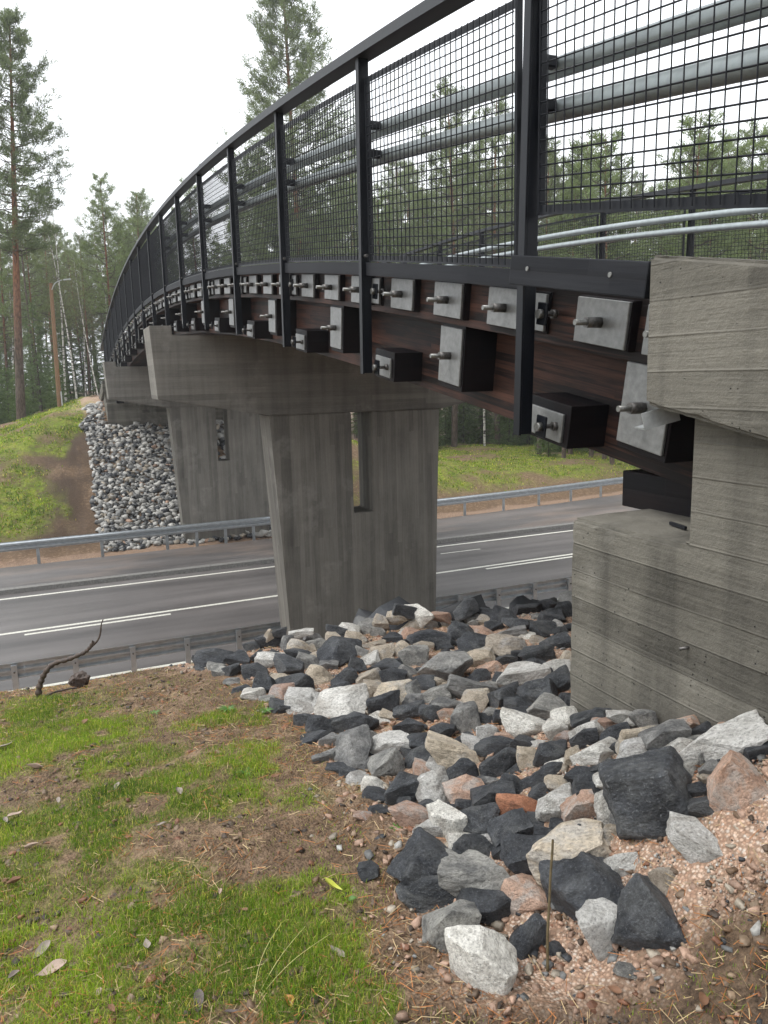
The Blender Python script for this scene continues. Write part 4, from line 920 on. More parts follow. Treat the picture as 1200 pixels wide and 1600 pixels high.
 ('pine_c', 'pine_tree', 28.96, 39.56, 1.037, (-0.0, 0), 'tall green bushy pine in the front row of the wood behind the right railing panel', 'pine trees in the wood behind the right railing panel'),
 ('pine_c', 'pine_tree', 35.0, 46.81, 1.11, (-0.002, 0), 'tall green bushy pine in the front row of the wood behind the right railing panel', 'pine trees in the wood behind the right railing panel'),
 ('pine_young', 'pine_tree', 29.13, 37.72, 1.481, (0.015, 0), 'tall pointed young pine in the front row of the wood behind the right railing panel', 'pine trees in the wood behind the right railing panel'),
 ('pine_c', 'pine_tree', 28.57, 35.81, 0.923, (-0.003, 0), 'tall green bushy pine in the front row of the wood behind the right railing panel', 'pine trees in the wood behind the right railing panel'),
 ('pine_b', 'pine_tree', 33.3, 41.28, 0.857, (-0.007, 0), 'tall high-crowned pine in the front row of the wood behind the right railing panel', 'pine trees in the wood behind the right railing panel'),
 ('pine_b', 'pine_tree', 52.95, 63.07, 1.239, (-0.001, 0), 'tall high-crowned pine in the depth of the wood behind the right railing panel', 'pine trees in the wood behind the right railing panel'),
 ('pine_a', 'pine_tree', 49.69, 58.31, 1.047, (-0.01, 0), 'tall full-crowned pine in the depth of the wood behind the right railing panel', 'pine trees in the wood behind the right railing panel'),
 ('pine_young', 'pine_tree', 39.85, 44.8, 1.497, (0.011, 0), 'tall pointed young pine in the front row of the wood behind the right railing panel', 'pine trees in the wood behind the right railing panel'),
 ('pine_c', 'pine_tree', 31.89, 35.21, 0.87, (-0.012, 0), 'short green bushy pine in the front row of the wood behind the right railing panel', 'pine trees in the wood behind the right railing panel'),
 ('pine_b', 'pine_tree', 54.98, 58.84, 1.156, (0.015, 0), 'tall high-crowned pine in the depth of the wood behind the right railing panel', 'pine trees in the wood behind the right railing panel'),
 ('pine_b', 'pine_tree', 57.94, 60.65, 1.294, (0.008, 0), 'tall high-crowned pine in the depth of the wood behind the right railing panel', 'pine trees in the wood behind the right railing panel'),
 ('pine_c', 'pine_tree', 36.84, 37.88, 0.981, (0.015, 0), 'tall green bushy pine in the front row of the wood behind the right railing panel', 'pine trees in the wood behind the right railing panel'),
 ('pine_a', 'pine_tree', 58.13, 58.85, 1.276, (-0.02, 0), 'tall full-crowned pine in the depth of the wood behind the right railing panel', 'pine trees in the wood behind the right railing panel'),
 ('pine_c', 'pine_tree', 60.5, 59.64, 1.447, (0.016, 0), 'tall green bushy pine in the depth of the wood behind the right railing panel', 'pine trees in the wood behind the right railing panel'),
 ('pine_c', 'pine_tree', 44.94, 42.8, 1.237, (-0.006, 0), 'tall green bushy pine in the front row of the wood behind the right railing panel', 'pine trees in the wood behind the right railing panel'),
 ('pine_b', 'pine_tree', 49.05, 45.59, 0.966, (-0.009, 0), 'tall high-crowned pine in the front row of the wood behind the right railing panel', 'pine trees in the wood behind the right railing panel'),
 ('pine_c', 'pine_tree', 37.77, 34.44, 1.109, (0.012, 0), 'tall green bushy pine in the front row of the wood behind the right railing panel', 'pine trees in the wood behind the right railing panel'),
 ('pine_a', 'pine_tree', 56.51, 50.46, 1.004, (-0.013, 0), 'tall full-crowned pine in the depth of the wood behind the right railing panel', 'pine trees in the wood behind the right railing panel'),
 ('pine_b', 'pine_tree', 59.45, 52.04, 1.06, (0.005, 0), 'tall high-crowned pine in the depth of the wood behind the right railing panel', 'pine trees in the wood behind the right railing panel'),
 ('pine_a', 'pine_tree', 67.91, 58.65, 1.33, (0.009, 0), 'tall full-crowned pine in the depth of the wood behind the right railing panel', 'pine trees in the wood behind the right railing panel'),
 ('pine_a', 'pine_tree', 52.58, 43.8, 1.06, (-0.007, 0), 'tall full-crowned pine in the front row of the wood behind the right railing panel', 'pine trees in the wood behind the right railing panel'),
 ('pine_b', 'pine_tree', 58.5, 48.18, 0.97, (-0.017, 0), 'tall high-crowned pine in the front row of the wood behind the right railing panel', 'pine trees in the wood behind the right railing panel'),
 ('pine_young', 'pine_tree', 50.57, 40.18, 1.399, (0.015, 0), 'tall pointed young pine in the front row of the wood behind the right railing panel', 'pine trees in the wood behind the right railing panel'),
 ('pine_young', 'pine_tree', 47.6, 37.03, 1.398, (0.017, 0), 'tall pointed young pine in the front row of the wood behind the right railing panel', 'pine trees in the wood behind the right railing panel'),
 ('birch_c', 'birch_tree', -6.12, 72.37, 0.634, (0.009, 0), 'short large bare birch in the depth of the wood left of the bridge', 'birch trees in the wood left of the bridge'),
 ('birch_a', 'birch_tree', -4.28, 54.65, 0.706, (0.017, 0), 'short bare white birch in the front row of the wood left of the bridge', 'birch trees in the wood left of the bridge'),
 ('birch_b', 'birch_tree', -2.92, 59.34, 0.94, (0.013, 0), 'tall slight bare birch in the front row of the wood left of the bridge', 'birch trees in the wood left of the bridge'),
 ('birch_b', 'birch_tree', -2.2, 64.35, 1.026, (-0.013, 0), 'tall slight bare birch in the depth of the wood left of the bridge', 'birch trees in the wood left of the bridge'),
 ('birch_a', 'birch_tree', -1.49, 73.83, 0.973, (0.009, 0), 'tall bare white birch in the depth of the wood left of the bridge', 'birch trees in the wood left of the bridge'),
 ('birch_a', 'birch_tree', 0.38, 68.66, 0.654, (0.008, 0), 'short bare white birch in the depth of the wood left of the bridge', 'birch trees in the wood left of the bridge'),
 ('birch_c', 'birch_tree', 0.78, 73.86, 0.696, (-0.018, 0), 'short large bare birch in the depth of the wood left of the bridge', 'birch trees in the wood left of the bridge'),
 ('birch_a', 'birch_tree', 2.01, 64.15, 0.676, (0.019, 0), 'short bare white birch in the depth of the wood left of the bridge', 'birch trees in the wood left of the bridge'),
 ('birch_b', 'birch_tree', 4.14, 68.55, 0.657, (0.016, 0), 'short slight bare birch in the depth of the wood left of the bridge', 'birch trees in the wood left of the bridge'),
 ('birch_a', 'birch_tree', 4.03, 64.81, 0.815, (0.004, 0), 'short bare white birch in the depth of the wood left of the bridge', 'birch trees in the wood left of the bridge'),
 ('birch_c', 'birch_tree', 29.19, 67.33, 1.557, (-0.004, 0), 'tall large bare birch in the depth of the wood behind the middle railing', 'birch trees in the wood behind the middle railing'),
 ('birch_c', 'birch_tree', 28.62, 59.85, 1.357, (-0.019, 0), 'tall large bare birch in the front row of the wood behind the middle railing', 'birch trees in the wood behind the middle railing'),
 ('birch_a', 'birch_tree', 35.69, 66.86, 1.385, (0.016, 0), 'tall bare white birch in the depth of the wood behind the middle railing', 'birch trees in the wood behind the middle railing'),
 ('birch_c', 'birch_tree', 42.88, 70.01, 1.331, (-0.004, 0), 'tall large bare birch in the depth of the wood behind the middle railing', 'birch trees in the wood behind the middle railing'),
 ('birch_b', 'birch_tree', 30.3, 43.72, 1.487, (0.016, 0), 'tall slight bare birch in the front row of the wood behind the right railing panel', 'birch trees in the wood behind the right railing panel'),
 ('birch_c', 'birch_tree', 41.15, 57.8, 1.174, (-0.01, 0), 'tall large bare birch in the depth of the wood behind the right railing panel', 'birch trees in the wood behind the right railing panel'),
 ('birch_c', 'birch_tree', 43.31, 51.89, 1.171, (0.018, 0), 'tall large bare birch in the depth of the wood behind the right railing panel', 'birch trees in the wood behind the right railing panel'),
 ('birch_b', 'birch_tree', 41.27, 47.88, 1.407, (0.018, 0), 'tall slight bare birch in the front row of the wood behind the right railing panel', 'birch trees in the wood behind the right railing panel'),
 ('birch_a', 'birch_tree', 37.23, 39.96, 1.275, (0.016, 0), 'tall bare white birch in the front row of the wood behind the right railing panel', 'birch trees in the wood behind the right railing panel'),
 ('birch_b', 'birch_tree', 42.83, 40.44, 1.341, (-0.007, 0), 'tall slight bare birch in the front row of the wood behind the right railing panel', 'birch trees in the wood behind the right railing panel'),
 ('birch_b', 'birch_tree', 45.29, 38.83, 1.575, (0.007, 0), 'tall slight bare birch in the front row of the wood behind the right railing panel', 'birch trees in the wood behind the right railing panel'),
 ('birch_a', 'birch_tree', 65.16, 54.42, 1.316, (0.015, 0), 'tall bare white birch in the depth of the wood behind the right railing panel', 'birch trees in the wood behind the right railing panel'),
 ('spruce_b', 'spruce_tree', -4.36, 47.12, 0.538, (-0.01, 0), 'short broad dark spruce in the front row of the wood left of the bridge', 'spruce trees in the wood left of the bridge'),
 ('spruce_a', 'spruce_tree', -6.55, 74.52, 0.893, (-0.007, 0), 'short narrow dark spruce in the depth of the wood left of the bridge', 'spruce trees in the wood left of the bridge'),
 ('spruce_b', 'spruce_tree', -5.77, 68.88, 0.481, (-0.014, 0), 'short broad dark spruce in the depth of the wood left of the bridge', 'spruce trees in the wood left of the bridge'),
 ('spruce_mid', 'spruce_tree', -3.77, 51.03, 1.095, (-0.006, 0), 'tall mid-green spruce in the front row of the wood left of the bridge', 'spruce trees in the wood left of the bridge'),
 ('spruce_mid', 'spruce_tree', -4.59, 64.99, 1.471, (-0.009, 0), 'tall mid-green spruce in the depth of the wood left of the bridge', 'spruce trees in the wood left of the bridge'),
 ('spruce_b', 'spruce_tree', -4.35, 75.25, 0.574, (-0.001, 0), 'short broad dark spruce in the depth of the wood left of the bridge', 'spruce trees in the wood left of the bridge'),
 ('spruce_mid', 'spruce_tree', -3.3, 63.41, 1.016, (0.009, 0), 'tall mid-green spruce in the depth of the wood left of the bridge', 'spruce trees in the wood left of the bridge'),
 ('spruce_b', 'spruce_tree', -3.16, 66.73, 0.72, (-0.006, 0), 'short broad dark spruce in the depth of the wood left of the bridge', 'spruce trees in the wood left of the bridge'),
 ('spruce_mid', 'spruce_tree', -2.62, 61.15, 0.935, (0.002, 0), 'tall mid-green spruce in the front row of the wood left of the bridge', 'spruce trees in the wood left of the bridge'),
 ('spruce_a', 'spruce_tree', -1.75, 53.62, 0.505, (-0.005, 0), 'short narrow dark spruce in the front row of the wood left of the bridge', 'spruce trees in the wood left of the bridge'),
 ('spruce_a', 'spruce_tree', -1.32, 51.9, 0.676, (-0.002, 0), 'short narrow dark spruce in the front row of the wood left of the bridge', 'spruce trees in the wood left of the bridge'),
 ('spruce_a', 'spruce_tree', -0.86, 48.46, 0.688, (0.007, 0), 'short narrow dark spruce in the front row of the wood left of the bridge', 'spruce trees in the wood left of the bridge'),
 ('spruce_mid', 'spruce_tree', -0.82, 65.33, 1.234, (0.004, 0), 'tall mid-green spruce in the depth of the wood left of the bridge', 'spruce trees in the wood left of the bridge'),
 ('spruce_a', 'spruce_tree', -0.52, 72.54, 0.479, (0.003, 0), 'short narrow dark spruce in the depth of the wood left of the bridge', 'spruce trees in the wood left of the bridge'),
 ('spruce_a', 'spruce_tree', 0.19, 57.73, 0.744, (0.005, 0), 'short narrow dark spruce in the front row of the wood left of the bridge', 'spruce trees in the wood left of the bridge'),
 ('spruce_mid', 'spruce_tree', 0.52, 76.56, 1.102, (0.014, 0), 'tall mid-green spruce in the depth of the wood left of the bridge', 'spruce trees in the wood left of the bridge'),
 ('spruce_mid', 'spruce_tree', 1.07, 70.43, 1.384, (0.009, 0), 'tall mid-green spruce in the depth of the wood left of the bridge', 'spruce trees in the wood left of the bridge'),
 ('spruce_a', 'spruce_tree', 1.81, 78.82, 0.528, (0.009, 0), 'short narrow dark spruce in the depth of the wood left of the bridge', 'spruce trees in the wood left of the bridge'),
 ('spruce_b', 'spruce_tree', 2.41, 73.57, 0.711, (-0.004, 0), 'short broad dark spruce in the depth of the wood left of the bridge', 'spruce trees in the wood left of the bridge'),
 ('spruce_a', 'spruce_tree', 2.81, 69.88, 0.892, (0.006, 0), 'short narrow dark spruce in the depth of the wood left of the bridge', 'spruce trees in the wood left of the bridge'),
 ('spruce_a', 'spruce_tree', 3.08, 62.64, 0.471, (-0.015, 0), 'short narrow dark spruce in the depth of the wood left of the bridge', 'spruce trees in the wood left of the bridge'),
 ('spruce_b', 'spruce_tree', 3.8, 66.09, 0.604, (-0.005, 0), 'short broad dark spruce in the depth of the wood left of the bridge', 'spruce trees in the wood left of the bridge'),
 ('spruce_a', 'spruce_tree', 4.77, 77.26, 0.652, (0.019, 0), 'short narrow dark spruce in the depth of the wood left of the bridge', 'spruce trees in the wood left of the bridge'),
 ('spruce_a', 'spruce_tree', 5.21, 73.92, 0.464, (0.005, 0), 'short narrow dark spruce in the depth of the wood left of the bridge', 'spruce trees in the wood left of the bridge'),
 ('spruce_b', 'spruce_tree', 5.33, 67.04, 0.539, (-0.011, 0), 'short broad dark spruce in the depth of the wood left of the bridge', 'spruce trees in the wood left of the bridge'),
 ('spruce_a', 'spruce_tree', 6.34, 77.47, 0.413, (0.019, 0), 'short narrow dark spruce in the depth of the wood left of the bridge', 'spruce trees in the wood left of the bridge'),
 ('spruce_b', 'spruce_tree', 19.44, 49.67, 1.169, (-0.002, 0), 'tall broad dark spruce in the front row of the wood behind the middle railing', 'spruce trees in the wood behind the middle railing'),
 ('spruce_b', 'spruce_tree', 32.54, 77.19, 1.446, (0.01, 0), 'tall broad dark spruce in the depth of the wood behind the middle railing', 'spruce trees in the wood behind the middle railing'),
 ('spruce_b', 'spruce_tree', 25.14, 56.31, 1.033, (-0.011, 0), 'tall broad dark spruce in the front row of the wood behind the middle railing', 'spruce trees in the wood behind the middle railing'),
 ('spruce_b', 'spruce_tree', 36.24, 76.53, 1.494, (-0.001, 0), 'tall broad dark spruce in the depth of the wood behind the middle railing', 'spruce trees in the wood behind the middle railing'),
 ('spruce_b', 'spruce_tree', 32.21, 65.63, 0.84, (0.016, 0), 'short broad dark spruce in the depth of the wood behind the middle railing', 'spruce trees in the wood behind the middle railing'),
 ('spruce_b', 'spruce_tree', 27.85, 53.7, 0.966, (0.013, 0), 'tall broad dark spruce in the front row of the wood behind the middle railing', 'spruce trees in the wood behind the middle railing'),
 ('spruce_a', 'spruce_tree', 32.25, 59.84, 1.396, (-0.0, 0), 'tall narrow dark spruce in the front row of the wood behind the middle railing', 'spruce trees in the wood behind the middle railing'),
 ('spruce_b', 'spruce_tree', 43.97, 79.22, 1.448, (-0.003, 0), 'tall broad dark spruce in the depth of the wood behind the middle railing', 'spruce trees in the wood behind the middle railing'),
 ('spruce_b', 'spruce_tree', 33.1, 55.46, 1.315, (0.019, 0), 'tall broad dark spruce in the front row of the wood behind the middle railing', 'spruce trees in the wood behind the middle railing'),
 ('spruce_a', 'spruce_tree', 34.82, 56.4, 1.034, (-0.018, 0), 'tall narrow dark spruce in the front row of the wood behind the middle railing', 'spruce trees in the wood behind the middle railing'),
 ('spruce_b', 'spruce_tree', 43.23, 68.3, 0.793, (-0.015, 0), 'short broad dark spruce in the depth of the wood behind the middle railing', 'spruce trees in the wood behind the middle railing'),
 ('spruce_b', 'spruce_tree', 36.5, 54.46, 0.667, (-0.014, 0), 'short broad dark spruce in the front row of the wood behind the middle railing', 'spruce trees in the wood behind the middle railing'),
 ('spruce_b', 'spruce_tree', 32.82, 46.41, 1.218, (-0.018, 0), 'tall broad dark spruce in the front row of the wood behind the right railing panel', 'spruce trees in the wood behind the right railing panel'),
 ('spruce_a', 'spruce_tree', 36.63, 50.81, 1.495, (0.011, 0), 'tall narrow dark spruce in the depth of the wood behind the right railing panel', 'spruce trees in the wood behind the right railing panel'),
 ('spruce_b', 'spruce_tree', 35.89, 48.11, 0.785, (0.01, 0), 'short broad dark spruce in the front row of the wood behind the right railing panel', 'spruce trees in the wood behind the right railing panel'),
 ('spruce_b', 'spruce_tree', 39.6, 49.64, 1.103, (0.013, 0), 'tall broad dark spruce in the front row of the wood behind the right railing panel', 'spruce trees in the wood behind the right railing panel'),
 ('spruce_b', 'spruce_tree', 43.46, 54.03, 0.93, (-0.003, 0), 'tall broad dark spruce in the depth of the wood behind the right railing panel', 'spruce trees in the wood behind the right railing panel'),
 ('spruce_b', 'spruce_tree', 45.42, 53.18, 0.811, (-0.005, 0), 'short broad dark spruce in the depth of the wood behind the right railing panel', 'spruce trees in the wood behind the right railing panel'),
 ('spruce_a', 'spruce_tree', 54.88, 61.5, 0.99, (0.018, 0), 'short narrow dark spruce in the depth of the wood behind the right railing panel', 'spruce trees in the wood behind the right railing panel'),
 ('spruce_a', 'spruce_tree', 46.65, 51.6, 1.297, (0.013, 0), 'tall narrow dark spruce in the depth of the wood behind the right railing panel', 'spruce trees in the wood behind the right railing panel'),
 ('spruce_a', 'spruce_tree', 48.51, 52.29, 1.025, (0.011, 0), 'tall narrow dark spruce in the depth of the wood behind the right railing panel', 'spruce trees in the wood behind the right railing panel'),
 ('spruce_a', 'spruce_tree', 50.74, 52.22, 0.971, (-0.003, 0), 'short narrow dark spruce in the depth of the wood behind the right railing panel', 'spruce trees in the wood behind the right railing panel'),
 ('spruce_b', 'spruce_tree', 57.09, 55.84, 1.436, (-0.009, 0), 'tall broad dark spruce in the depth of the wood behind the right railing panel', 'spruce trees in the wood behind the right railing panel'),
 ('spruce_a', 'spruce_tree', 61.45, 58.02, 0.924, (-0.013, 0), 'short narrow dark spruce in the depth of the wood behind the right railing panel', 'spruce trees in the wood behind the right railing panel'),
 ('spruce_a', 'spruce_tree', 50.3, 45.94, 1.065, (-0.002, 0), 'tall narrow dark spruce in the front row of the wood behind the right railing panel', 'spruce trees in the wood behind the right railing panel'),
 ('spruce_b', 'spruce_tree', 44.53, 40.06, 0.811, (-0.015, 0), 'short broad dark spruce in the front row of the wood behind the right railing panel', 'spruce trees in the wood behind the right railing panel'),
 ('spruce_b', 'spruce_tree', 65.31, 56.71, 0.97, (-0.006, 0), 'tall broad dark spruce in the depth of the wood behind the right railing panel', 'spruce trees in the wood behind the right railing panel'),
 ('spruce_b', 'spruce_tree', 50.19, 42.75, 0.645, (0.006, 0), 'short broad dark spruce in the front row of the wood behind the right railing panel', 'spruce trees in the wood behind the right railing panel'),
 ('spruce_a', 'spruce_tree', 71.01, 58.33, 1.045, (-0.004, 0), 'tall narrow dark spruce in the depth of the wood behind the right railing panel', 'spruce trees in the wood behind the right railing panel'),
 ('spruce_a', 'spruce_tree', 74.14, 57.78, 1.231, (0.006, 0), 'tall narrow dark spruce in the depth of the wood behind the right railing panel', 'spruce trees in the wood behind the right railing panel'),
 ('spruce_mid', 'spruce_tree', 22.94, 49.66, 0.701, (0.015, 0), 'short mid-green spruce in the front row of the wood behind the middle railing', 'spruce trees in the wood behind the middle railing'),
 ('spruce_small', 'spruce_tree', 22.88, 48.22, 1.325, (0.012, 0), 'tall low green spruce in the front row of the wood behind the middle railing', 'spruce trees in the wood behind the middle railing'),
 ('spruce_small', 'spruce_tree', 26.44, 55.25, 0.774, (0.005, 0), 'short low green spruce in the front row of the wood behind the middle railing', 'spruce trees in the wood behind the middle railing'),
 ('spruce_mid', 'spruce_tree', 26.04, 52.66, 0.56, (-0.01, 0), 'short mid-green spruce in the front row of the wood behind the middle railing', 'spruce trees in the wood behind the middle railing'),
 ('spruce_mid', 'spruce_tree', 23.16, 46.62, 0.677, (0.004, 0), 'short mid-green spruce in the front row of the wood behind the middle railing', 'spruce trees in the wood behind the middle railing'),
 ('spruce_mid', 'spruce_tree', 25.76, 50.09, 0.57, (0.005, 0), 'short mid-green spruce in the front row of the wood behind the middle railing', 'spruce trees in the wood behind the middle railing'),
 ('spruce_mid', 'spruce_tree', 27.22, 52.01, 0.817, (-0.007, 0), 'short mid-green spruce in the front row of the wood behind the middle railing', 'spruce trees in the wood behind the middle railing'),
 ('spruce_mid', 'spruce_tree', 28.83, 54.69, 0.602, (0.002, 0), 'short mid-green spruce in the front row of the wood behind the middle railing', 'spruce trees in the wood behind the middle railing'),
 ('spruce_small', 'spruce_tree', 28.52, 52.47, 1.391, (0.003, 0), 'tall low green spruce in the front row of the wood behind the middle railing', 'spruce trees in the wood behind the middle railing'),
 ('spruce_small', 'spruce_tree', 30.47, 55.26, 1.192, (-0.008, 0), 'tall low green spruce in the front row of the wood behind the middle railing', 'spruce trees in the wood behind the middle railing'),
 ('spruce_mid', 'spruce_tree', 32.42, 57.81, 0.698, (-0.014, 0), 'short mid-green spruce in the front row of the wood behind the middle railing', 'spruce trees in the wood behind the middle railing'),
 ('spruce_small', 'spruce_tree', 29.67, 51.77, 1.256, (0.006, 0), 'tall low green spruce in the front row of the wood behind the middle railing', 'spruce trees in the wood behind the middle railing'),
 ('spruce_mid', 'spruce_tree', 33.68, 57.99, 0.728, (0.004, 0), 'short mid-green spruce in the front row of the wood behind the middle railing', 'spruce trees in the wood behind the middle railing'),
 ('spruce_small', 'spruce_tree', 30.79, 52.58, 0.609, (0.008, 0), 'short low green spruce in the front row of the wood behind the middle railing', 'spruce trees in the wood behind the middle railing'),
 ('spruce_small', 'spruce_tree', 30.43, 50.4, 0.809, (-0.003, 0), 'short low green spruce in the front row of the wood behind the middle railing', 'spruce trees in the wood behind the middle railing'),
 ('spruce_mid', 'spruce_tree', 31.99, 52.05, 0.845, (0.006, 0), 'short mid-green spruce in the front row of the wood behind the middle railing', 'spruce trees in the wood behind the middle railing'),
 ('spruce_small', 'spruce_tree', 29.49, 47.56, 1.234, (-0.018, 0), 'tall low green spruce in the front row of the wood behind the middle railing', 'spruce trees in the wood behind the middle railing'),
 ('spruce_small', 'spruce_tree', 31.87, 50.74, 1.386, (0.012, 0), 'tall low green spruce in the front row of the wood behind the middle railing', 'spruce trees in the wood behind the middle railing'),
 ('spruce_mid', 'spruce_tree', 33.74, 52.54, 0.839, (0.003, 0), 'short mid-green spruce in the front row of the wood behind the middle railing', 'spruce trees in the wood behind the middle railing'),
 ('spruce_mid', 'spruce_tree', 32.06, 49.07, 0.724, (0.0, 0), 'short mid-green spruce in the front row of the wood behind the middle railing', 'spruce trees in the wood behind the middle railing'),
 ('spruce_small', 'spruce_tree', 31.43, 47.81, 1.23, (-0.006, 0), 'tall low green spruce in the front row of the wood behind the middle railing', 'spruce trees in the wood behind the middle railing'),
 ('spruce_small', 'spruce_tree', 33.41, 49.83, 1.338, (0.01, 0), 'tall low green spruce in the front row of the wood behind the middle railing', 'spruce trees in the wood behind the middle railing'),
 ('spruce_mid', 'spruce_tree', 28.64, 41.93, 0.779, (-0.018, 0), 'short mid-green spruce in the front row of the wood behind the right railing panel', 'spruce trees in the wood behind the right railing panel'),
 ('spruce_small', 'spruce_tree', 26.61, 38.47, 0.814, (-0.002, 0), 'short low green spruce in the front row of the wood behind the right railing panel', 'spruce trees in the wood behind the right railing panel'),
 ('spruce_small', 'spruce_tree', 31.77, 44.91, 0.776, (0.014, 0), 'short low green spruce in the front row of the wood behind the right railing panel', 'spruce trees in the wood behind the right railing panel'),
 ('spruce_small', 'spruce_tree', 30.22, 42.17, 0.907, (0.006, 0), 'short low green spruce in the front row of the wood behind the right railing panel', 'spruce trees in the wood behind the right railing panel'),
 ('spruce_small', 'spruce_tree', 29.65, 40.65, 0.927, (0.018, 0), 'short low green spruce in the front row of the wood behind the right railing panel', 'spruce trees in the wood behind the right railing panel'),
 ('spruce_small', 'spruce_tree', 31.75, 43.19, 0.919, (0.014, 0), 'short low green spruce in the front row of the wood behind the right railing panel', 'spruce trees in the wood behind the right railing panel'),
 ('spruce_mid', 'spruce_tree', 33.85, 44.83, 0.521, (-0.019, 0), 'short mid-green spruce in the front row of the wood behind the right railing panel', 'spruce trees in the wood behind the right railing panel'),
 ('spruce_small', 'spruce_tree', 33.16, 43.49, 0.716, (0.007, 0), 'short low green spruce in the front row of the wood behind the right railing panel', 'spruce trees in the wood behind the right railing panel'),
 ('spruce_mid', 'spruce_tree', 30.71, 39.6, 0.671, (-0.001, 0), 'short mid-green spruce in the front row of the wood behind the right railing panel', 'spruce trees in the wood behind the right railing panel'),
 ('spruce_mid', 'spruce_tree', 31.87, 40.76, 0.672, (-0.01, 0), 'short mid-green spruce in the front row of the wood behind the right railing panel', 'spruce trees in the wood behind the right railing panel'),
 ('spruce_mid', 'spruce_tree', 35.29, 44.38, 0.525, (-0.003, 0), 'short mid-green spruce in the front row of the wood behind the right railing panel', 'spruce trees in the wood behind the right railing panel'),
 ('spruce_mid', 'spruce_tree', 34.84, 42.86, 0.516, (-0.004, 0), 'short mid-green spruce in the front row of the wood behind the right railing panel', 'spruce trees in the wood behind the right railing panel'),
 ('spruce_small', 'spruce_tree', -5.57, 59.02, 1.019, (0.001, 0), 'tall low green spruce in the front row of the wood left of the bridge', 'spruce trees in the wood left of the bridge'),
 ('spruce_mid', 'spruce_tree', -4.98, 56.49, 0.614, (0.0, 0), 'short mid-green spruce in the front row of the wood left of the bridge', 'spruce trees in the wood left of the bridge'),
 ('spruce_mid', 'spruce_tree', -4.87, 57.88, 0.813, (-0.0, 0), 'short mid-green spruce in the front row of the wood left of the bridge', 'spruce trees in the wood left of the bridge'),
 ('spruce_small', 'spruce_tree', -3.62, 46.03, 0.785, (0.015, 0), 'short low green spruce in the front row of the wood left of the bridge', 'spruce trees in the wood left of the bridge'),
 ('spruce_mid', 'spruce_tree', -3.27, 48.21, 0.67, (0.009, 0), 'short mid-green spruce in the front row of the wood left of the bridge', 'spruce trees in the wood left of the bridge'),
 ('spruce_small', 'spruce_tree', -3.22, 53.33, 0.783, (0.019, 0), 'short low green spruce in the front row of the wood left of the bridge', 'spruce trees in the wood left of the bridge'),
 ('spruce_small', 'spruce_tree', -2.7, 50.0, 0.933, (-0.013, 0), 'short low green spruce in the front row of the wood left of the bridge', 'spruce trees in the wood left of the bridge'),
 ('spruce_mid', 'spruce_tree', -2.8, 54.97, 0.477, (-0.012, 0), 'short mid-green spruce in the front row of the wood left of the bridge', 'spruce trees in the wood left of the bridge'),
 ('spruce_small', 'spruce_tree', -1.91, 47.31, 0.736, (0.006, 0), 'short low green spruce in the front row of the wood left of the bridge', 'spruce trees in the wood left of the bridge'),
 ('spruce_small', 'spruce_tree', -1.7, 45.86, 0.862, (0.004, 0), 'short low green spruce in the front row of the wood left of the bridge', 'spruce trees in the wood left of the bridge'),
 ('spruce_small', 'spruce_tree', -1.6, 57.77, 1.057, (0.006, 0), 'tall low green spruce in the front row of the wood left of the bridge', 'spruce trees in the wood left of the bridge'),
 ('spruce_small', 'spruce_tree', -1.23, 59.85, 1.102, (-0.017, 0), 'tall low green spruce in the front row of the wood left of the bridge', 'spruce trees in the wood left of the bridge'),
 ('spruce_small', 'spruce_tree', -0.83, 56.57, 0.773, (0.009, 0), 'short low green spruce in the front row of the wood left of the bridge', 'spruce trees in the wood left of the bridge'),
 ('spruce_small', 'spruce_tree', -0.44, 53.38, 0.724, (0.009, 0), 'short low green spruce in the front row of the wood left of the bridge', 'spruce trees in the wood left of the bridge'),
 ('spruce_small', 'spruce_tree', 0.05, 46.13, 0.723, (0.011, 0), 'short low green spruce in the front row of the wood left of the bridge', 'spruce trees in the wood left of the bridge'),
 ('spruce_mid', 'spruce_tree', 0.18, 59.63, 0.556, (0.007, 0), 'short mid-green spruce in the front row of the wood left of the bridge', 'spruce trees in the wood left of the bridge'),
]

# ---------------------------------------------------------------- the lie of the land
_NT = np.random.default_rng(3).random((256, 256))
def vnoise(x, y, f, seed=0):
    x = np.asarray(x, float) * f + 17.3 * seed; y = np.asarray(y, float) * f + 41.7 * seed
    xi = np.floor(x).astype(int); yi = np.floor(y).astype(int)
    u = x - xi; v = y - yi; u = u * u * (3 - 2 * u); v = v * v * (3 - 2 * v)
    g = lambda a, b: _NT[a & 255, b & 255]
    return (g(xi, yi) * (1 - u) + g(xi + 1, yi) * u) * (1 - v) + (g(xi, yi + 1) * (1 - u) + g(xi + 1, yi + 1) * u) * v
def fnoise(x, y, f, octv=4, seed=0):
    s = 0; a = .5; t = 0
    for i in range(octv):
        s = s + a * vnoise(x, y, f * 2 ** i, seed + i); t += a; a *= .55
    return s / t
def sstep(a, b, v):
    u = np.clip((v - a) / (b - a), 0, 1)
    return u * u * (3 - 2 * u)
def softp(v, w):
    return w * np.logaddexp(0, v / w)
ROADZ = -5.75
def far_toe(x):                       # where the far bank starts, as a distance along the bridge
    return 27.9 + .03 * x + .0045 * np.clip(x - 7, 0, None) ** 2
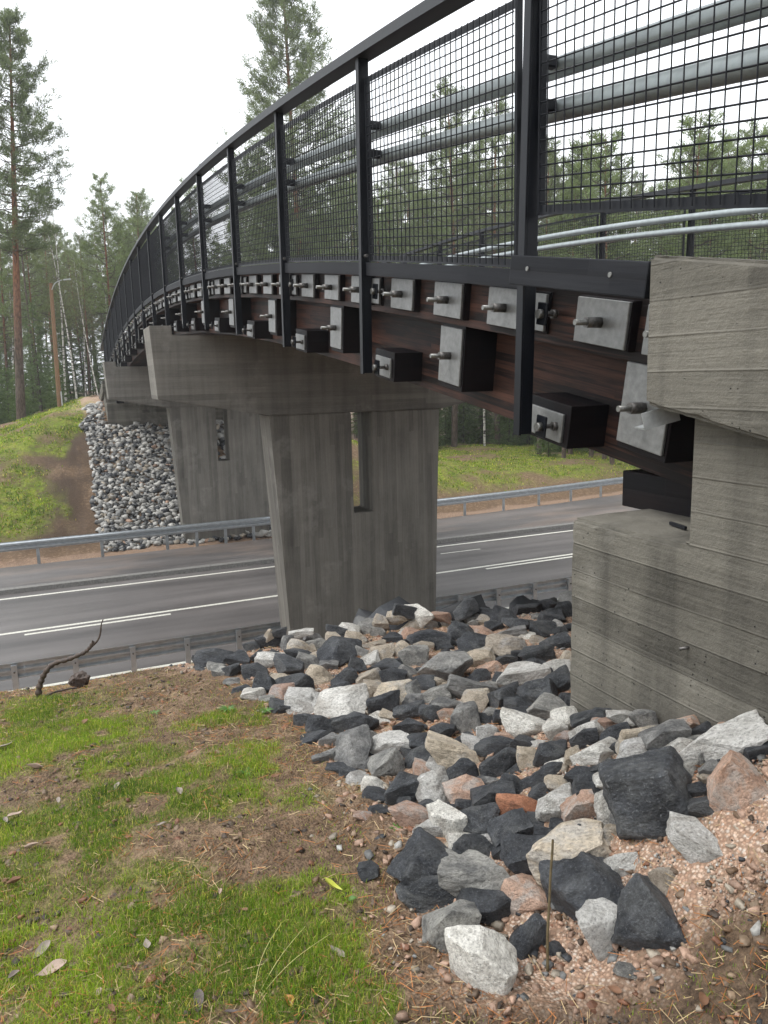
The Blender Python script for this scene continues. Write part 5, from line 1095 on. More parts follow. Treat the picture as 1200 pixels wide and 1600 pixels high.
def ground_z(x, y):
    x = np.asarray(x, float); y = np.asarray(y, float)
    lump = .030 * np.sin(2.1 * x + .7 * y + 1) * np.sin(1.7 * y - .6 * x) + .016 * np.sin(5.3 * x + 2.2 * y) * np.sin(4.6 * y - 1.3 * x + 2)
    n = -1.53 - .067 * y - .56 * softp(y - (5.35 - .06 * np.clip(x, -3, 6)), .22) + .01 * np.clip(x, -4, 4)
    n = n + .36 * sstep(1.05, 1.9, x) * sstep(3.0, 1.3, y) + .12 * sstep(1.1, 2.0, x) * sstep(4.2, 2.4, y)
    n = n + lump
    n = np.maximum(n, ROADZ - .03)
    ramp = ROADZ - .03 + .50 * softp(y - far_toe(x) - .3, .3)
    top = np.interp(x, [-60, -12, -6, -2.4, -.8, 1.3, 3, 8.5, 10, 14, 20, 40, 90], [-2.6, -3.0, -2.6, -1.85, -1.35, -.7, -.55, -.55, -.9, -3.3, -4.75, -5.2, -4.2])
    top = top - .02 * np.clip(y - 39, 0, 60) * sstep(60, 20, np.abs(x)) + .12 * np.sin(.31 * x + .2 * y) * np.sin(.23 * y)
    d = (ramp - top) / .5
    f = top - .5 * softp(-d, 1.0)
    f = f + 2.0 * lump
    m = sstep(20, 22, y)
    z = n * (1 - m) + np.maximum(f, ROADZ - .03) * m
    return np.where((y > 14.2) & (y < 27.6 + .03 * x), ROADZ - .12, z)
def near_green(x, y):
    x = np.asarray(x, float); y = np.asarray(y, float)
    c, s = math.cos(YAW), math.sin(YAW)
    w = np.zeros_like(x)
    for gx, gy, rx, ry, k in GREEN:
        lx = (x - gx) * c - (y - gy) * s; ly = (x - gx) * s + (y - gy) * c
        r = np.sqrt((lx / rx) ** 2 + (ly / ry) ** 2) + .7 * (fnoise(x, y, 5., 3, 5) - .5)
        w = np.maximum(w, k * sstep(1.15, .55, r))
    w = w + .8 * sstep(-.25, -1.0, x - .25 * (y - 2)) * sstep(5.2, 4.6, y) * sstep(.35, .6, fnoise(x, y, 2.2, 3, 8))
    w = w * sstep(.22, .50, fnoise(x, y, 6.5, 3, 9))
    return np.clip(w, 0, 1) * (y < 7)
def riprap_left(y):                     # left border of the far stone slope
    return np.interp(y, [28, 36, 38.5], [.9, .95, 1.25])
def far_green(x, y):
    strip = riprap_left(y) + .15 - 1.7 * sstep(37.5, 29, y)
    left = sstep(.3, -.6, x - strip + 2.2 * (fnoise(x, y, .9, 4, 2) - .5)) * sstep(28.6, 30.2, y + 1.6 * (fnoise(x, y, .5, 3, 4) - .5))
    right = sstep(10.2, 11.2, x) * sstep(1.1, 2.4, y - far_toe(x) + 1.5 * (fnoise(x, y, .5, 3, 6) - .5))
    w = np.maximum(left, right) * sstep(.30, .52, fnoise(x, y * 1.8, .55, 4, 11))
    return np.clip(w, 0, 1) * (y > 27) * sstep(62, 47, y)

def axis_lines(parts):
    out = []
    for a, b, st in parts: out += list(np.arange(a, b - 1e-6, st))
    return np.array(out + [parts[-1][1]])
gx = axis_lines([(-150, -100, 25), (-100, -20, 5), (-20, -6, .7), (-6, -1.8, .25), (-1.8, 4.2, .03), (4.2, 12, .3), (12, 50, .8), (50, 120, 6), (120, 210, 30)])
gy = axis_lines([(-60, -6, 6), (-6, .9, .3), (.9, 6.0, .03), (6.0, 16, .3), (16, 26, 1.), (26, 50, .35), (50, 90, 2.), (90, 210, 20)])
X, Y = np.meshgrid(gx, gy)
Z = ground_z(X, Y)
fine = sstep(7.5, 6, Y) * sstep(-3, -1.5, X)
Z = Z + fine * (.038 * (fnoise(X, Y, 9, 4, 1) - .5) + .020 * (fnoise(X, Y, 34, 2, 3) - .5))
Z = Z + (1 - fine) * (Y > 28) * .25 * (fnoise(X, Y, .9, 4, 7) - .5) * sstep(27.8, 30, Y)
nx, ny = len(gx), len(gy)
idx = np.arange(nx * ny).reshape(ny, nx)
Fq = np.stack([idx[:-1, :-1], idx[:-1, 1:], idx[1:, 1:], idx[1:, :-1]], -1).reshape(-1, 4)
ng = near_green(X, Y); fg = far_green(X, Y)
rockside = np.interp(Y, [.8, 1.6, 2.4, 3.2, 4.4, 5.3], [.62, .72, .86, 1.0, .95, .55])     # where the soil gives way to stony gravel
sandm = sstep(-.12, .45, X - rockside + .5 * (fnoise(X, Y, 3, 3, 12) - .5)) * sstep(6.2, 5.4, Y) * (.55 + .45 * sstep(1.0, 1.5, Y + .5 * (X - 1.3)))
sandm = sandm * sstep(1.50, 1.85, Y + .25 * X + .3 * (fnoise(X, Y, 4, 3, 14) - .5))
sandm = np.maximum(sandm, .55 * (Y > 13) * (Y < 16))
sandm = np.maximum(sandm, .5 * sstep(.6, .2, np.abs(Y - far_toe(X) + .45)) * (Y > 25))
sandm = np.maximum(sandm, .9 * sstep(37., 38.2, Y) * sstep(.1, .9, X) * (Y < 44) * (X < 10))
strip = np.exp(-((X - (riprap_left(Y) - .5 - .8 * sstep(36, 29, Y))) / 1.5) ** 2) * sstep(28, 29, Y) * sstep(38, 36, Y)
hum = np.maximum(.75 * sstep(2.05, 1.5, Y + .25 * X + .7 * (fnoise(X, Y, 4, 3, 15) - .5)) * sstep(.5, .8, X) * (Y < 3), 1. * strip * sstep(.15, .45, fnoise(X, Y, .8, 4, 18)))
hum = np.maximum(hum, .5 * (Y > 48))
me = mesh_np('ground', np.stack([X, Y, Z], -1).reshape(-1, 3), Fq, M_GROUND,
             np.stack([np.maximum(ng * .8, fg), sandm, hum], -1).reshape(-1, 3), None, True)
link('ground', me, kind='structure')

# ---------------------------------------------------------------- road
def strip_mesh(name, lo, hi, z, mat, xs, kind='structure', thick=None, **kw):
    xs = np.asarray(xs, float); n = len(xs)
    lo = np.array([lo(x) for x in xs]); hi = np.array([hi(x) for x in xs])
    zz = np.full(n, z)
    rows = [np.stack([xs, lo, zz], -1), np.stack([xs, hi, zz], -1)]
    if thick: rows = [np.stack([xs, lo, zz - thick], -1)] + [np.stack([xs, lo + .015, zz], -1), np.stack([xs, hi, zz], -1)] + [np.stack([xs, hi, zz - thick], -1)]
    V = np.concatenate(rows); F = []
    for r in range(len(rows) - 1):
        for i in range(n - 1): F.append((r * n + i, r * n + i + 1, (r + 1) * n + i + 1, (r + 1) * n + i))
    return link(name, mesh_np(name, V, F, mat), kind=kind, **kw)
RX = np.arange(-140, 201, 2.)
skew = lambda x: .028 * x
far_edge = lambda x: 26.75 + .03 * x + .0042 * max(x - 7, 0) ** 2
strip_mesh('road', lambda x: 15.35 + skew(x), lambda x: 23.42 + .01 * x, ROADZ, M_ASPH, RX)
strip_mesh('cycle_path', lambda x: 23.66 + .01 * x, far_edge, ROADZ + .07, M_ASPH, RX)
strip_mesh('kerb', lambda x: 23.40 + .01 * x, lambda x: 23.68 + .01 * x, ROADZ + .13, M_KERB, RX, thick=.2)
mk = lambda y0, w, k=.028: (lambda x: y0 + k * x, lambda x: y0 + w + k * x)
for y0, w, k in ((15.62, .12, .028), (22.84, .13, .012)):
    strip_mesh('edge_line', *mk(y0, w, k), ROADZ + .004, M_PAINT, RX)
strip_mesh('centre_line', *mk(19.52, .13), ROADZ + .004, M_PAINT, RX)
for a, b in ((-25.1, -13.1), (-1.2, 2.15), (11.4, 24.), (36., 42.)):
    strip_mesh('broken_line', *mk(19.24, .12), ROADZ + .004, M_PAINT, np.linspace(a, b, 6))
strip_mesh('lane_mark', *mk(21.9, .07, .01), ROADZ + .004, M_PAINT, np.linspace(11.1, 12.6, 4))

# ---------------------------------------------------------------- guardrails
WP = [(0, .44), (0, .46), (.075, .49), (.075, .545), (.012, .575), (.012, .61), (.075, .64), (.075, .695), (0, .73), (0, .75)]
def guardrail(name, yfun, zfun, xs_post, x0, x1, side, label):
    """side -1: the beam bulges towards smaller y. Posts stand on the other side."""
    base = (x0, yfun(x0), zfun(x0))
    root = empty(name, base, label=label, cat='guardrail', group='guardrails along the road')
    prof = [(o * side, z) for o, z in WP] + [((o - .004) * side, z) for o, z in WP[::-1]]
    a = x0
    while a < x1 - .01:
        b = min(a + 4., x1)
        xs = np.linspace(a + .002, b - .002, 3)
        V = [(x, yfun(x) + o, zfun(x) + z) for x in xs for o, z in prof]
        n = len(prof); F = [(i * n + j, i * n + (j + 1) % n, (i + 1) * n + (j + 1) % n, (i + 1) * n + j) for i in range(2) for j in range(n)]
        V = np.array(V) - np.array(base)
        link('beam', mesh_np('guardrail_beam', V, F, M_GUARD), None, root)
        a = b
    pm = None
    for x in xs_post:
        if pm is None:
            c = [(-.05, -.03), (.05, -.03), (.05, -.018), (-.038, -.018), (-.038, .018), (.05, .018), (.05, .03), (-.05, .03)]
            bm_poly = [(p[0], p[1]) for p in c]
            V = [(p[0], p[1], z) for z in (-.5, .72) for p in bm_poly]; n = 8
            F = [tuple(range(n)), tuple(range(n, 2 * n))[::-1]] + [(j, j + n, (j + 1) % n + n, (j + 1) % n) for j in range(n)]
            pm = mesh_np('guardrail_post', V, F, M_GUARD)
        po = link('post', pm, T(x, yfun(x) - .058 * side, zfun(x)), root)
        link('bolt', cyl(.016, .03, M_BOLT, 8), T(x, yfun(x) - (.115) * side, zfun(x) + .6) @ Matrix.Rotation(rad(90), 4, 'X'), po)
    return root
nz_ = lambda x: ROADZ + .02
guardrail('guardrail', lambda x: 15.06 + .028 * x, nz_, [-1.16 + 1.035 * i for i in range(-11, 30)], -13., 30., 1,
          'near galvanised guardrail seen from behind, posts towards the rock heap')
fr = lambda x: 27.2 + .03 * x + .0042 * max(x - 7, 0) ** 2
guardrail('guardrail', fr, lambda x: ROADZ + .05, [-11.05, -9.05, -7.05, -5.05, -3.05, -1.03, .95, 3.1] + [4.13 + 1.03 * i for i in range(9)] + [13.6, 15.25, 17.25, 19.2, 21.1, 23., 24.8, 26.8, 28.8, 30.8, 32.8, 34.8, 36.8, 38.8],
          -13., 40., -1, 'far galvanised guardrail at the foot of the grassy bank')

# ---------------------------------------------------------------- concrete piers and abutments
def pier(y0, dz, label):
    root = empty('concrete_pier', (5.35, y0 + .43, -5.9 + dz), label=label, cat='bridge pier', group='piers under the footbridge')
    o = ROOTW[root.name].translation
    cap = [(1.55, .955), (1.925, .955), (1.925, .79), (8.775, .79), (8.775, .955), (9.15, .955), (9.09, -.304), (7.10, -.655), (3.56, -.655), (1.61, -.304)]
    cap = [(x - o.x, z + dz - o.z) for x, z in cap][::-1]
    link('cap_beam', prism(cap, y0 - o.y, y0 + .98 - o.y, 'y', M_CAP, .012, name='cap_beam'), None, root)
    rows = [(-6.4, 3.86, 6.90), (-2.63, 3.685, 7.01), (-.65, 3.575, 7.08)]
    bm = bmesh.new(); g = {}
    for s, yy in enumerate((y0 + .03, y0 + .83)):
        for r, (z, xl, xr) in enumerate(rows):
            for c, x in enumerate((xl, 5.18, 5.60, xr)): g[s, r, c] = bm.verts.new((x - o.x, yy - o.y, z + dz - o.z))
    for r in range(2):
        for c in range(3):
            if (r, c) == (1, 1): continue
            for s in (0, 1):
                q = [g[s, r, c], g[s, r, c + 1], g[s, r + 1, c + 1], g[s, r + 1, c]]
                bm.faces.new(q if s == 0 else q[::-1])
    def side(a, b): bm.faces.new((g[0, *a], g[1, *a], g[1, *b], g[0, *b]))
    side((0, 0), (1, 0)); side((1, 0), (2, 0)); side((1, 3), (0, 3)); side((2, 3), (1, 3))
    side((1, 1), (1, 2)); side((1, 1), (2, 1)); side((1, 2), (2, 2)); side((2, 0), (2, 1)); side((2, 2), (2, 3))
    bmesh.ops.recalc_face_normals(bm, faces=bm.faces[:])
    bmesh.ops.bevel(bm, geom=[e for e in bm.edges if len(e.link_faces) == 2 and e.calc_face_angle(0) > .6], offset=.018, segments=2, affect='EDGES')
    me = bpy.data.meshes.new('pier_wall'); bm.to_mesh(me); bm.free(); me.materials.append(M_PIER)
    link('wall', me, None, root)
pier(14.0, 0., 'near concrete wall pier with a slot, standing behind the rock heap')
pier(28.0, -.235, 'far concrete wall pier with a slot, standing beyond the far guardrail')

def rough_block(verts_poly, x0, x1, mat, name, chip):
    """Extruded concrete body with fine faces and chipped, uneven upper arrises."""
    bm = bmesh.new()
    lo = [bm.verts.new((x0, p[0], p[1])) for p in verts_poly]; hi = [bm.verts.new((x1, p[0], p[1])) for p in verts_poly]
    n = len(verts_poly)
    bm.faces.new(lo); bm.faces.new(hi[::-1])
    for i in range(n): bm.faces.new((lo[i], hi[i], hi[(i + 1) % n], lo[(i + 1) % n]))
    bmesh.ops.recalc_face_normals(bm, faces=bm.faces[:])
    bmesh.ops.bevel(bm, geom=[e for e in bm.edges if e.calc_face_angle(0) > .3], offset=chip, segments=3, affect='EDGES')
    bmesh.ops.triangulate(bm, faces=[f for f in bm.faces if len(f.verts) > 4])
    me = bpy.data.meshes.new(name); bm.to_mesh(me); bm.free(); me.materials.append(mat)
    return me
def crumble(me, M, lo, hi, step, amp):
    """Cuts a body into fine strips inside a box and lets its arrises wander, chipped, as cast edges are."""
    bm = bmesh.new(); bm.from_mesh(me)
    inv = M.inverted()
    for ax in range(3):
        nrm = Vector((0, 0, 0)); nrm[ax] = 1
        top = hi[ax] if ax else lo[ax] + .35
        for v in np.arange(lo[ax], top, step):
            co = Vector((0, 0, 0)); co[ax] = v
            bmesh.ops.bisect_plane(bm, geom=bm.verts[:] + bm.edges[:] + bm.faces[:], plane_co=inv @ co, plane_no=nrm, dist=.0005)
    bm.normal_update()
    for v in bm.verts:
        p = M @ v.co
        if not all(lo[i] - .02 <= p[i] <= hi[i] + .02 for i in range(3)): continue
        n = v.normal
        k = mnoise.fractal(p * 16, .8, 2., 4)
        if max(abs(n.x), abs(n.y), abs(n.z)) < .985:
            v.co -= n * amp * max(0., .25 + k * 1.3 + .8 * max(0, mnoise.noise(p * 5) - .15))
        else:
            v.co += n * amp * .12 * k
    bm.to_mesh(me); bm.free()

def abutment(side, label):
    """side +1: the near one. The far one is its mirror image about mid-span with its own levels."""
    ym = (lambda y: y) if side > 0 else (lambda y: 38.75 - y)
    dz = 0 if side > 0 else -.25
    root = empty('bridge_abutment', (5.35, ym(1.), -2.6 + dz), label=label, cat='abutment', group='concrete abutments of the footbridge')
    o = ROOTW[root.name].translation
    loc = lambda pts: [(ym(y) - o.y, z + dz - o.z) for y, z in pts]
    stem = loc([(2.68, -2.9), (2.68, -.605), (2.02, -.605), (2.02, .12), (-3., -.75), (-3., -2.9)])
    sm = prism(stem, 1.97 - o.x, 8.75 - o.x, 'x', M_WALL, .016, name='wall_stem')
    if side > 0: crumble(sm, ROOTW[root.name], (1.9, 1.25, -1.75), (3., 2.75, -.5), .040, .005)
    link('wall_stem', sm, None, root)
    for x0, x1 in ((1.88, 2.36), (8.36, 8.84)):
        sl = .183
        w = loc([(2.155, .385), (2.155, -.117), (-3., -.117 - sl * 5.155), (-3., .385 - sl * 5.155)])
        me = rough_block(w, x0 - o.x, x1 - o.x, M_WALL, 'wing_beam', .014)
        if side > 0 and x0 < 3:
            crumble(me, ROOTW[root.name], (1.8, 1.3, -.35), (2.5, 2.25, .5), .030, .0035)
        link('wing_beam', me, None, root)
    for x0 in (2.45, 8.0):
        link('bearing_block', box(.30, .56, .165, M_BLOCK, .004), T(x0 + .08, ym(2.57), dz - .535), root)
    ang = [(-.035, 0), (.035, 0), (.035, .006), (-.029, .006), (-.029, .075), (-.035, .075)]
    return root
ab = abutment(1, 'board-marked concrete abutment at the right carrying the near end of the footbridge')
abutment(-1, 'distant concrete abutment at the top of the far stone slope')
# steel spout under the wing beam
sp = [(-.045, 0.), (.045, 0.), (.045, .006), (-.039, .006), (-.039, .06), (-.045, .06)]
me = prism(sp, -.065, .065, 'y', M_GALV, name='drain_spout')
link('drain_spout', me, T(1.955, 2.165, -.190) @ Matrix.Rotation(rad(72), 4, 'Z') @ Matrix.Rotation(rad(-14), 4, 'X'), ab)
# form tie stub in the wall
link('tie_stub', cyl(.006, .045, M_BOLT, 8), T(1.96, 1.99, -.965) @ Matrix.Rotation(rad(80), 4, 'Y') @ Matrix.Rotation(rad(20), 4, 'X'), ab)
o = link('timber_sliver', box(.012, .11, .014, M_BLACKWOOD, .002), T(2.17, 2.27, -.594) @ Matrix.Rotation(rad(-12), 4, 'Z'), label='thin black sliver of wood lying on the concrete bearing seat', cat='wood scrap')

# ---------------------------------------------------------------- the footbridge
def arc(t): return .4464 + .1664 * (t - 3) - .0051 * (t - 3) ** 2
def slope(t): return math.atan(.1664 - .0102 * (t - 3))
def on_arc(x, t, h): return T(x, t, arc(t) + h) @ Matrix.Rotation(slope(t), 4, 'X')
T0, LB, NB = 3.13, 2.0, 17            # first post, bay length, number of posts
BX = 10.70                            # x and BX - x are mirror places on the two sides
bridge = empty('timber_footbridge', (2.37, 2.45, arc(2.45) - .83), label='black timber footbridge arching over the road, with mesh railings', cat='footbridge')
BO = ROOTW[bridge.name].translation

def sweep(name, prof, t0, t1, mat, step=.25, smooth=False):
    """Sweeps an (x, h) outline along the arch."""
    n = max(2, int(round((t1 - t0) / step)) + 1)
    ts = np.linspace(t0, t1, n); m = len(prof)
    V = np.array([(x, t, arc(t) + h) for t in ts for x, h in prof]) - np.array(BO)
    F = [(i * m + j, i * m + (j + 1) % m, (i + 1) * m + (j + 1) % m, (i + 1) * m + j) for i in range(n - 1) for j in range(m)]
    per = [0.]
    for j in range(m): per.append(per[-1] + math.dist(prof[j], prof[(j + 1) % m]))
    uv = [q for i in range(n - 1) for j in range(m) for q in ((ts[i], per[j]), (ts[i], per[j + 1]), (ts[i + 1], per[j + 1]), (ts[i + 1], per[j]))]
    F += [tuple(range(m)), tuple(range((n - 1) * m, n * m))[::-1]]
    uv += [(p[0], p[1]) for p in prof] + [(p[0], p[1]) for p in prof[::-1]]
    me = mesh_np(name, V, F, mat, None, uv, smooth, 40)
    return link(name, me, None, bridge)
rect = lambda x0, x1, h0, h1: [(x0, h0), (x0, h1), (x1, h1), (x1, h0)]
sweep('lower_deck_slab', rect(2.37, BX - 2.37, -.83, -.335), 2.30, 36.4, M_BEAM)
sweep('upper_deck_slab', rect(2.15, BX - 2.15, -.33, -.03), 2.20, 36.5, M_BEAM)
circ = lambda x, h, r, n=14: [(x + r * math.cos(a), h + r * math.sin(a)) for a in np.arange(n) * 2 * math.pi / n]
for mir in (0, 1):
    mx = (lambda x: BX - x) if mir else (lambda x: x)
    sweep('handrail', rect(mx(1.955), mx(2.085), 1.268, 1.328), 0., 37.3, M_RAIL)
    for h in (.875, .695): sweep('rail_tube', circ(mx(2.2), h, .046), 0., 37.3, M_TUBE, .4, True)

# one mesh infill panel, sheared to each bay's slope
def panel_meshes(t0, t1, h0, h1, x, out):
    """Wires (one part) and frame bars; heights follow the arch."""
    a = Acc(); r = .0036
    n = int(round((t1 - t0) / .06))
    def bar(p, q, rr):
        p = np.array(p); q = np.array(q); d = q - p
        e1 = np.array([1., 0, 0]) * rr; e2 = np.cross(d / np.linalg.norm(d), [1., 0, 0]) * rr
        V = [p + e1, p + e2, p - e1, p - e2, q + e1, q + e2, q - e1, q - e2]
        a.add(V, [(j, (j + 1) % 4, (j + 1) % 4 + 4, j + 4) for j in range(4)])
    for i in range(n + 1):
        t = t0 + (t1 - t0) * i / n
        bar((x - .006, t, arc(t) + h0 + .01), (x - .006, t, arc(t) + h1 - .004), r)
    m = int(round((h1 - h0) / .05))
    for j in range(1, m):
        h = h0 + (h1 - h0) * j / m
        tm = (t0 + t1) / 2
        for ta, tb in ((t0, tm), (tm, t1)):
            bar((x, ta, arc(ta) + h), (x, tb, arc(tb) + h), r)
    V = np.concatenate(a.V) - np.array(BO)
    w = link('wire_mesh', mesh_np('wire_mesh', V, np.concatenate(a.F), M_BLACK), None, bridge, kind='stuff')
    for hh, th in ((h0 + .02, .04), (h1 - .018, .036)):
        ts = (t0 - .02, (t0 + t1) / 2, t1 + .02)
        pr = [(x + .004, hh - th / 2), (x + .004, hh + th / 2), (x + .034, hh + th / 2), (x + .034, hh + th / 2 - .006), (x + .010, hh + th / 2 - .006), (x + .010, hh - th / 2)]
        V = np.array([(px, t, arc(t) + ph) for t in ts for px, ph in pr]) - np.array(BO); k = len(pr)
        F = [(i * k + j, i * k + (j + 1) % k, (i + 1) * k + (j + 1) % k, (i + 1) * k + j) for i in range(2) for j in range(k)] + [tuple(range(k)), tuple(range(2 * k, 3 * k))]
        link('frame_bar', mesh_np('frame_bar', V, F, M_BLACK), ROOTW[bridge.name], w)
    for t in (t0 - .012, t1 + .012):
        link('frame_bar', box(.03, .022, h1 - h0, M_BLACK, .002), T(x + .018, t, arc(t) + (h0 + h1) / 2), w)
for mir in (0, 1):
    x = BX - 2.03 if mir else 2.022
    panel_meshes(1.20, T0 - .115, .235, 1.15, x, -1)
    for k in range(NB - 1):
        panel_meshes(T0 + k * LB + .10, T0 + (k + 1) * LB - .115, .005, 1.15, x, -1)

# railing posts with their brackets and bolts
RX90, RY90 = Matrix.Rotation(rad(90), 4, 'X'), Matrix.Rotation(rad(90), 4, 'Y')
def post(k, mir):
    t = T0 + k * LB; s = -1 if mir else 1
    mx = (lambda x: BX - x) if mir else (lambda x: x)
    h0, h1 = (-.755, 1.27) if k >= 0 else (.02, 1.27)
    lean = Matrix.Rotation(.24 * slope(t), 4, 'X')
    M0 = T(mx(2.0), t - .028, arc(t)) @ lean
    p = link('railing_post', box(.012, .054, h1 - h0, M_BLACK, .002), M0 @ T(-.012 * s, 0, (h0 + h1) / 2), bridge)
    link('post_web', box(.058, .014, h1 - h0 - .01, M_BLACK, .002), M0 @ T(.024 * s, -.018, (h0 + h1) / 2), p)
    link('post_web', box(.058, .010, h1 - h0 - .01, M_BLACK, .002), M0 @ T(.024 * s, .020, (h0 + h1) / 2), p)
    for h in (.875, .695):
        link('tube_clamp', box(.10, .045, .05, M_BLACK, .006), T(mx(2.105), t - .028, arc(t) + h), p)
    link('bolt', cyl(.012, .04, M_BOLT, 8), T(mx(2.01), t - .068, arc(t) + .03) @ RX90, p)
    if k < 0 or mir: return
    for h, xr in ((-.19, 2.135), (-.70, 2.145)):
        link('bracket', box(.012, .075, .10, M_BLACK, .003), on_arc(2.066, t - .082, h), p)
        link('bolt_head', cyl(.021, .026, M_ROD, 8), on_arc(2.047, t - .088, h) @ RY90, p)
        link('bolt_shank', cyl(.011, xr - 2.06, M_BOLT, 8), on_arc((2.06 + xr) / 2, t - .088, h) @ RY90, p)
        link('nut', cyl(.022, .022, M_BOLT, 6), on_arc(xr - .012, t - .088, h) @ RY90, p)
for k in range(-1, NB):
    for mir in (0, 1): post(k, mir)

def rod_and_nut(x, t, h, parent, L=.125):
    M0 = on_arc(x, t, h)
    n_ = link('nut', cyl(.024, .07, M_BOLT, 6), M0 @ T(-.035, 0, 0) @ RY90, parent)
    link('rod_end', cyl(.0125, L, M_ROD, 10), M0 @ T(-L / 2, 0, 0) @ RY90, parent)
def anchor(x, t, h, w, hh, back, bw, bh, rod=True, hb=0.):
    """A galvanised plate on a timber spacer; the tie rod's end stands out of its middle."""
    if back: link('spacer_block', box(back, bw, bh, M_BLOCK, .003), on_arc(x + .008 + back / 2, t, h + hb), bridge)
    p = link('anchor_plate', box(.016, w, hh, M_PLATE, .003), on_arc(x, t, h), bridge)
    if rod: rod_and_nut(x - .008, t, h, p)
for mir in (0,):
    for k in range(-1, NB - 1):
        t = T0 + k * LB
        for d in (.27 + .02, .91, 1.545):
            if t + d < 2.2: continue
            anchor(2.102, t + d, -.192, .335, .188, .05, .345, .20)
        if k >= 0:
            anchor(2.13, t + .10, -.192, .24, .17, .012, .26, .19, False)
            anchor(2.150, t + .0, -.705, .27, .135, .222, .345, .20, False, .012)
        if t + .98 > 2.3:
            anchor(2.152, t + .98, -.512, .265, .325, .214, .285, .375, True, -.005)
    anchor(2.102, 2.26, -.192, .30, .188, .05, .30, .20)
    anchor(2.152, 2.455, -.50, .27, .33, .212, .29, .375, True, -.005)

# edge boards under the railing
for mir in (0, 1):
    mx = (lambda x: BX - x) if mir else (lambda x: x)
    for k in range(NB - 1):
        t0, t1 = T0 + k * LB + .004, T0 + (k + 1) * LB - .060
        o = sweep('fascia_board', rect(mx(2.012), mx(2.052), -.087, -.001), t0, t1, M_BLACKWOOD, .5)
    sl = slope(2.6)
    pl = link('end_board', box(.055, .90, .125, M_BLACKWOOD, .006, 2), T(mx(1.945), 2.645, arc(2.645) - .004) @ Matrix.Rotation(sl, 4, 'X'), bridge)
    if not mir:
        for dy in (.30, -.25):
            link('screw_head', cyl(.010, .008, M_ROD, 10), T(1.9165, 2.645 + dy, arc(2.645 + dy) + .006) @ RY90, pl)

# ---------------------------------------------------------------- stones
def hull_faces(P):
    bm = bmesh.new()
    vs = [bm.verts.new(p) for p in P]
    bmesh.ops.convex_hull(bm, input=vs)
    bmesh.ops.delete(bm, geom=[v for v in bm.verts if not v.link_faces], context='VERTS')
    return bm
def cut_stone(r, planes, lo=.50, hi=.95):
    """The solid left between random cutting planes: the hull of the dual points gives its corners."""
    n = r.normal(size=(planes, 3)) * np.array((1, 1, .9)); n /= np.linalg.norm(n, axis=1)[:, None]
    h = r.uniform(lo, hi, planes)
    box6 = np.array([(1, 0, 0), (-1, 0, 0), (0, 1, 0), (0, -1, 0), (0, 0, 1), (0, 0, -1)], float)
    n = np.concatenate([n, box6]); h = np.concatenate([h, r.uniform(.85, 1.1, 6)])
    bm = hull_faces(n / h[:, None])
    corners = []
    for f in bm.faces:
        a, b, c = [np.array(v.co) for v in f.verts[:3]]
        try: p = np.linalg.solve(np.array([a, b, c]), np.ones(3))
        except np.linalg.LinAlgError: continue
        if np.linalg.norm(p) < 2.2: corners.append(p)
    bm.free()
    return np.array(corners)
def rock_verts(seed, planes=12, cuts=2, rough=.02, bev=.045):
    """A broken angular stone in a unit box; with cuts > 0 its edges are worn and its faces roughened."""
    r = np.random.default_rng(seed)
    bm = hull_faces(cut_stone(r, planes))
    if cuts:
        bmesh.ops.remove_doubles(bm, verts=bm.verts[:], dist=.05)
        bmesh.ops.dissolve_limit(bm, angle_limit=rad(6), verts=bm.verts[:], edges=bm.edges[:])
        bmesh.ops.bevel(bm, geom=bm.edges[:], offset=bev, segments=1, affect='EDGES', profile=.5, clamp_overlap=True)
        bmesh.ops.triangulate(bm, faces=bm.faces[:])
        for _ in range(cuts):
            bmesh.ops.subdivide_edges(bm, edges=[e for e in bm.edges if e.calc_length() > .16], cuts=1, use_grid_fill=True)
            bmesh.ops.triangulate(bm, faces=[f for f in bm.faces if len(f.verts) > 3])
        bm.normal_update()
        off = Vector(r.uniform(-50, 50, 3))
        for v in bm.verts:
            p = v.co + off
            st = mnoise.noise(Vector((p.x * 1.3, p.y * 1.3, p.z * 6)))
            v.co += v.normal * (mnoise.fractal(p * 1.7, 1., 2., 2) * rough * 2.0 + mnoise.fractal(p * 7, .9, 2., 3) * rough * .8 + .35 * rough * max(-1, min(1, st * 5)))
    bmesh.ops.triangulate(bm, faces=bm.faces[:])
    bm.verts.index_update()
    V = np.array([v.co for v in bm.verts]); F = np.array([[v.index for v in f.verts] for f in bm.faces]); bm.free()
    lo, hi = V.min(0), V.max(0)
    return (V - (lo + hi) / 2) / (hi - lo), F
ROCKMESH = {}
def rock_mesh(kind, var, big):
    key = (kind, var, big)
    if key not in ROCKMESH:
        V, F = rock_verts(100 + var * 7 + (3 if big else 0), 8 + var % 6, 4 if big else 3, .030 if big else .024, .05 if big else .06)
        ROCKMESH[key] = mesh_np('rock', V, F, ROCKM[kind], None, None, True, 32 if big else 30)
    return ROCKMESH[key]
for i, (x, y, z, w, d, h, kind, label) in enumerate(ROCKS):
    r = random.Random(i)
    big = w > .20 and math.hypot(x, y) < 3.4
    q = Matrix.Rotation(-YAW + r.uniform(-.25, .25) + (math.pi if r.random() < .5 else 0), 4, 'Z') @ Matrix.Rotation(r.uniform(-.30, .30), 4, 'Y') @ Matrix.Rotation(r.uniform(-.30, .20), 4, 'X')
    link('rock', rock_mesh(kind, r.randrange(11), big), T(x, y, z - .05 * h) @ q @ Matrix.Diagonal((w * 1.07, d * 1.07, h * 1.07, 1)), label=label, cat='rock', group='rocks heaped beside the abutment')

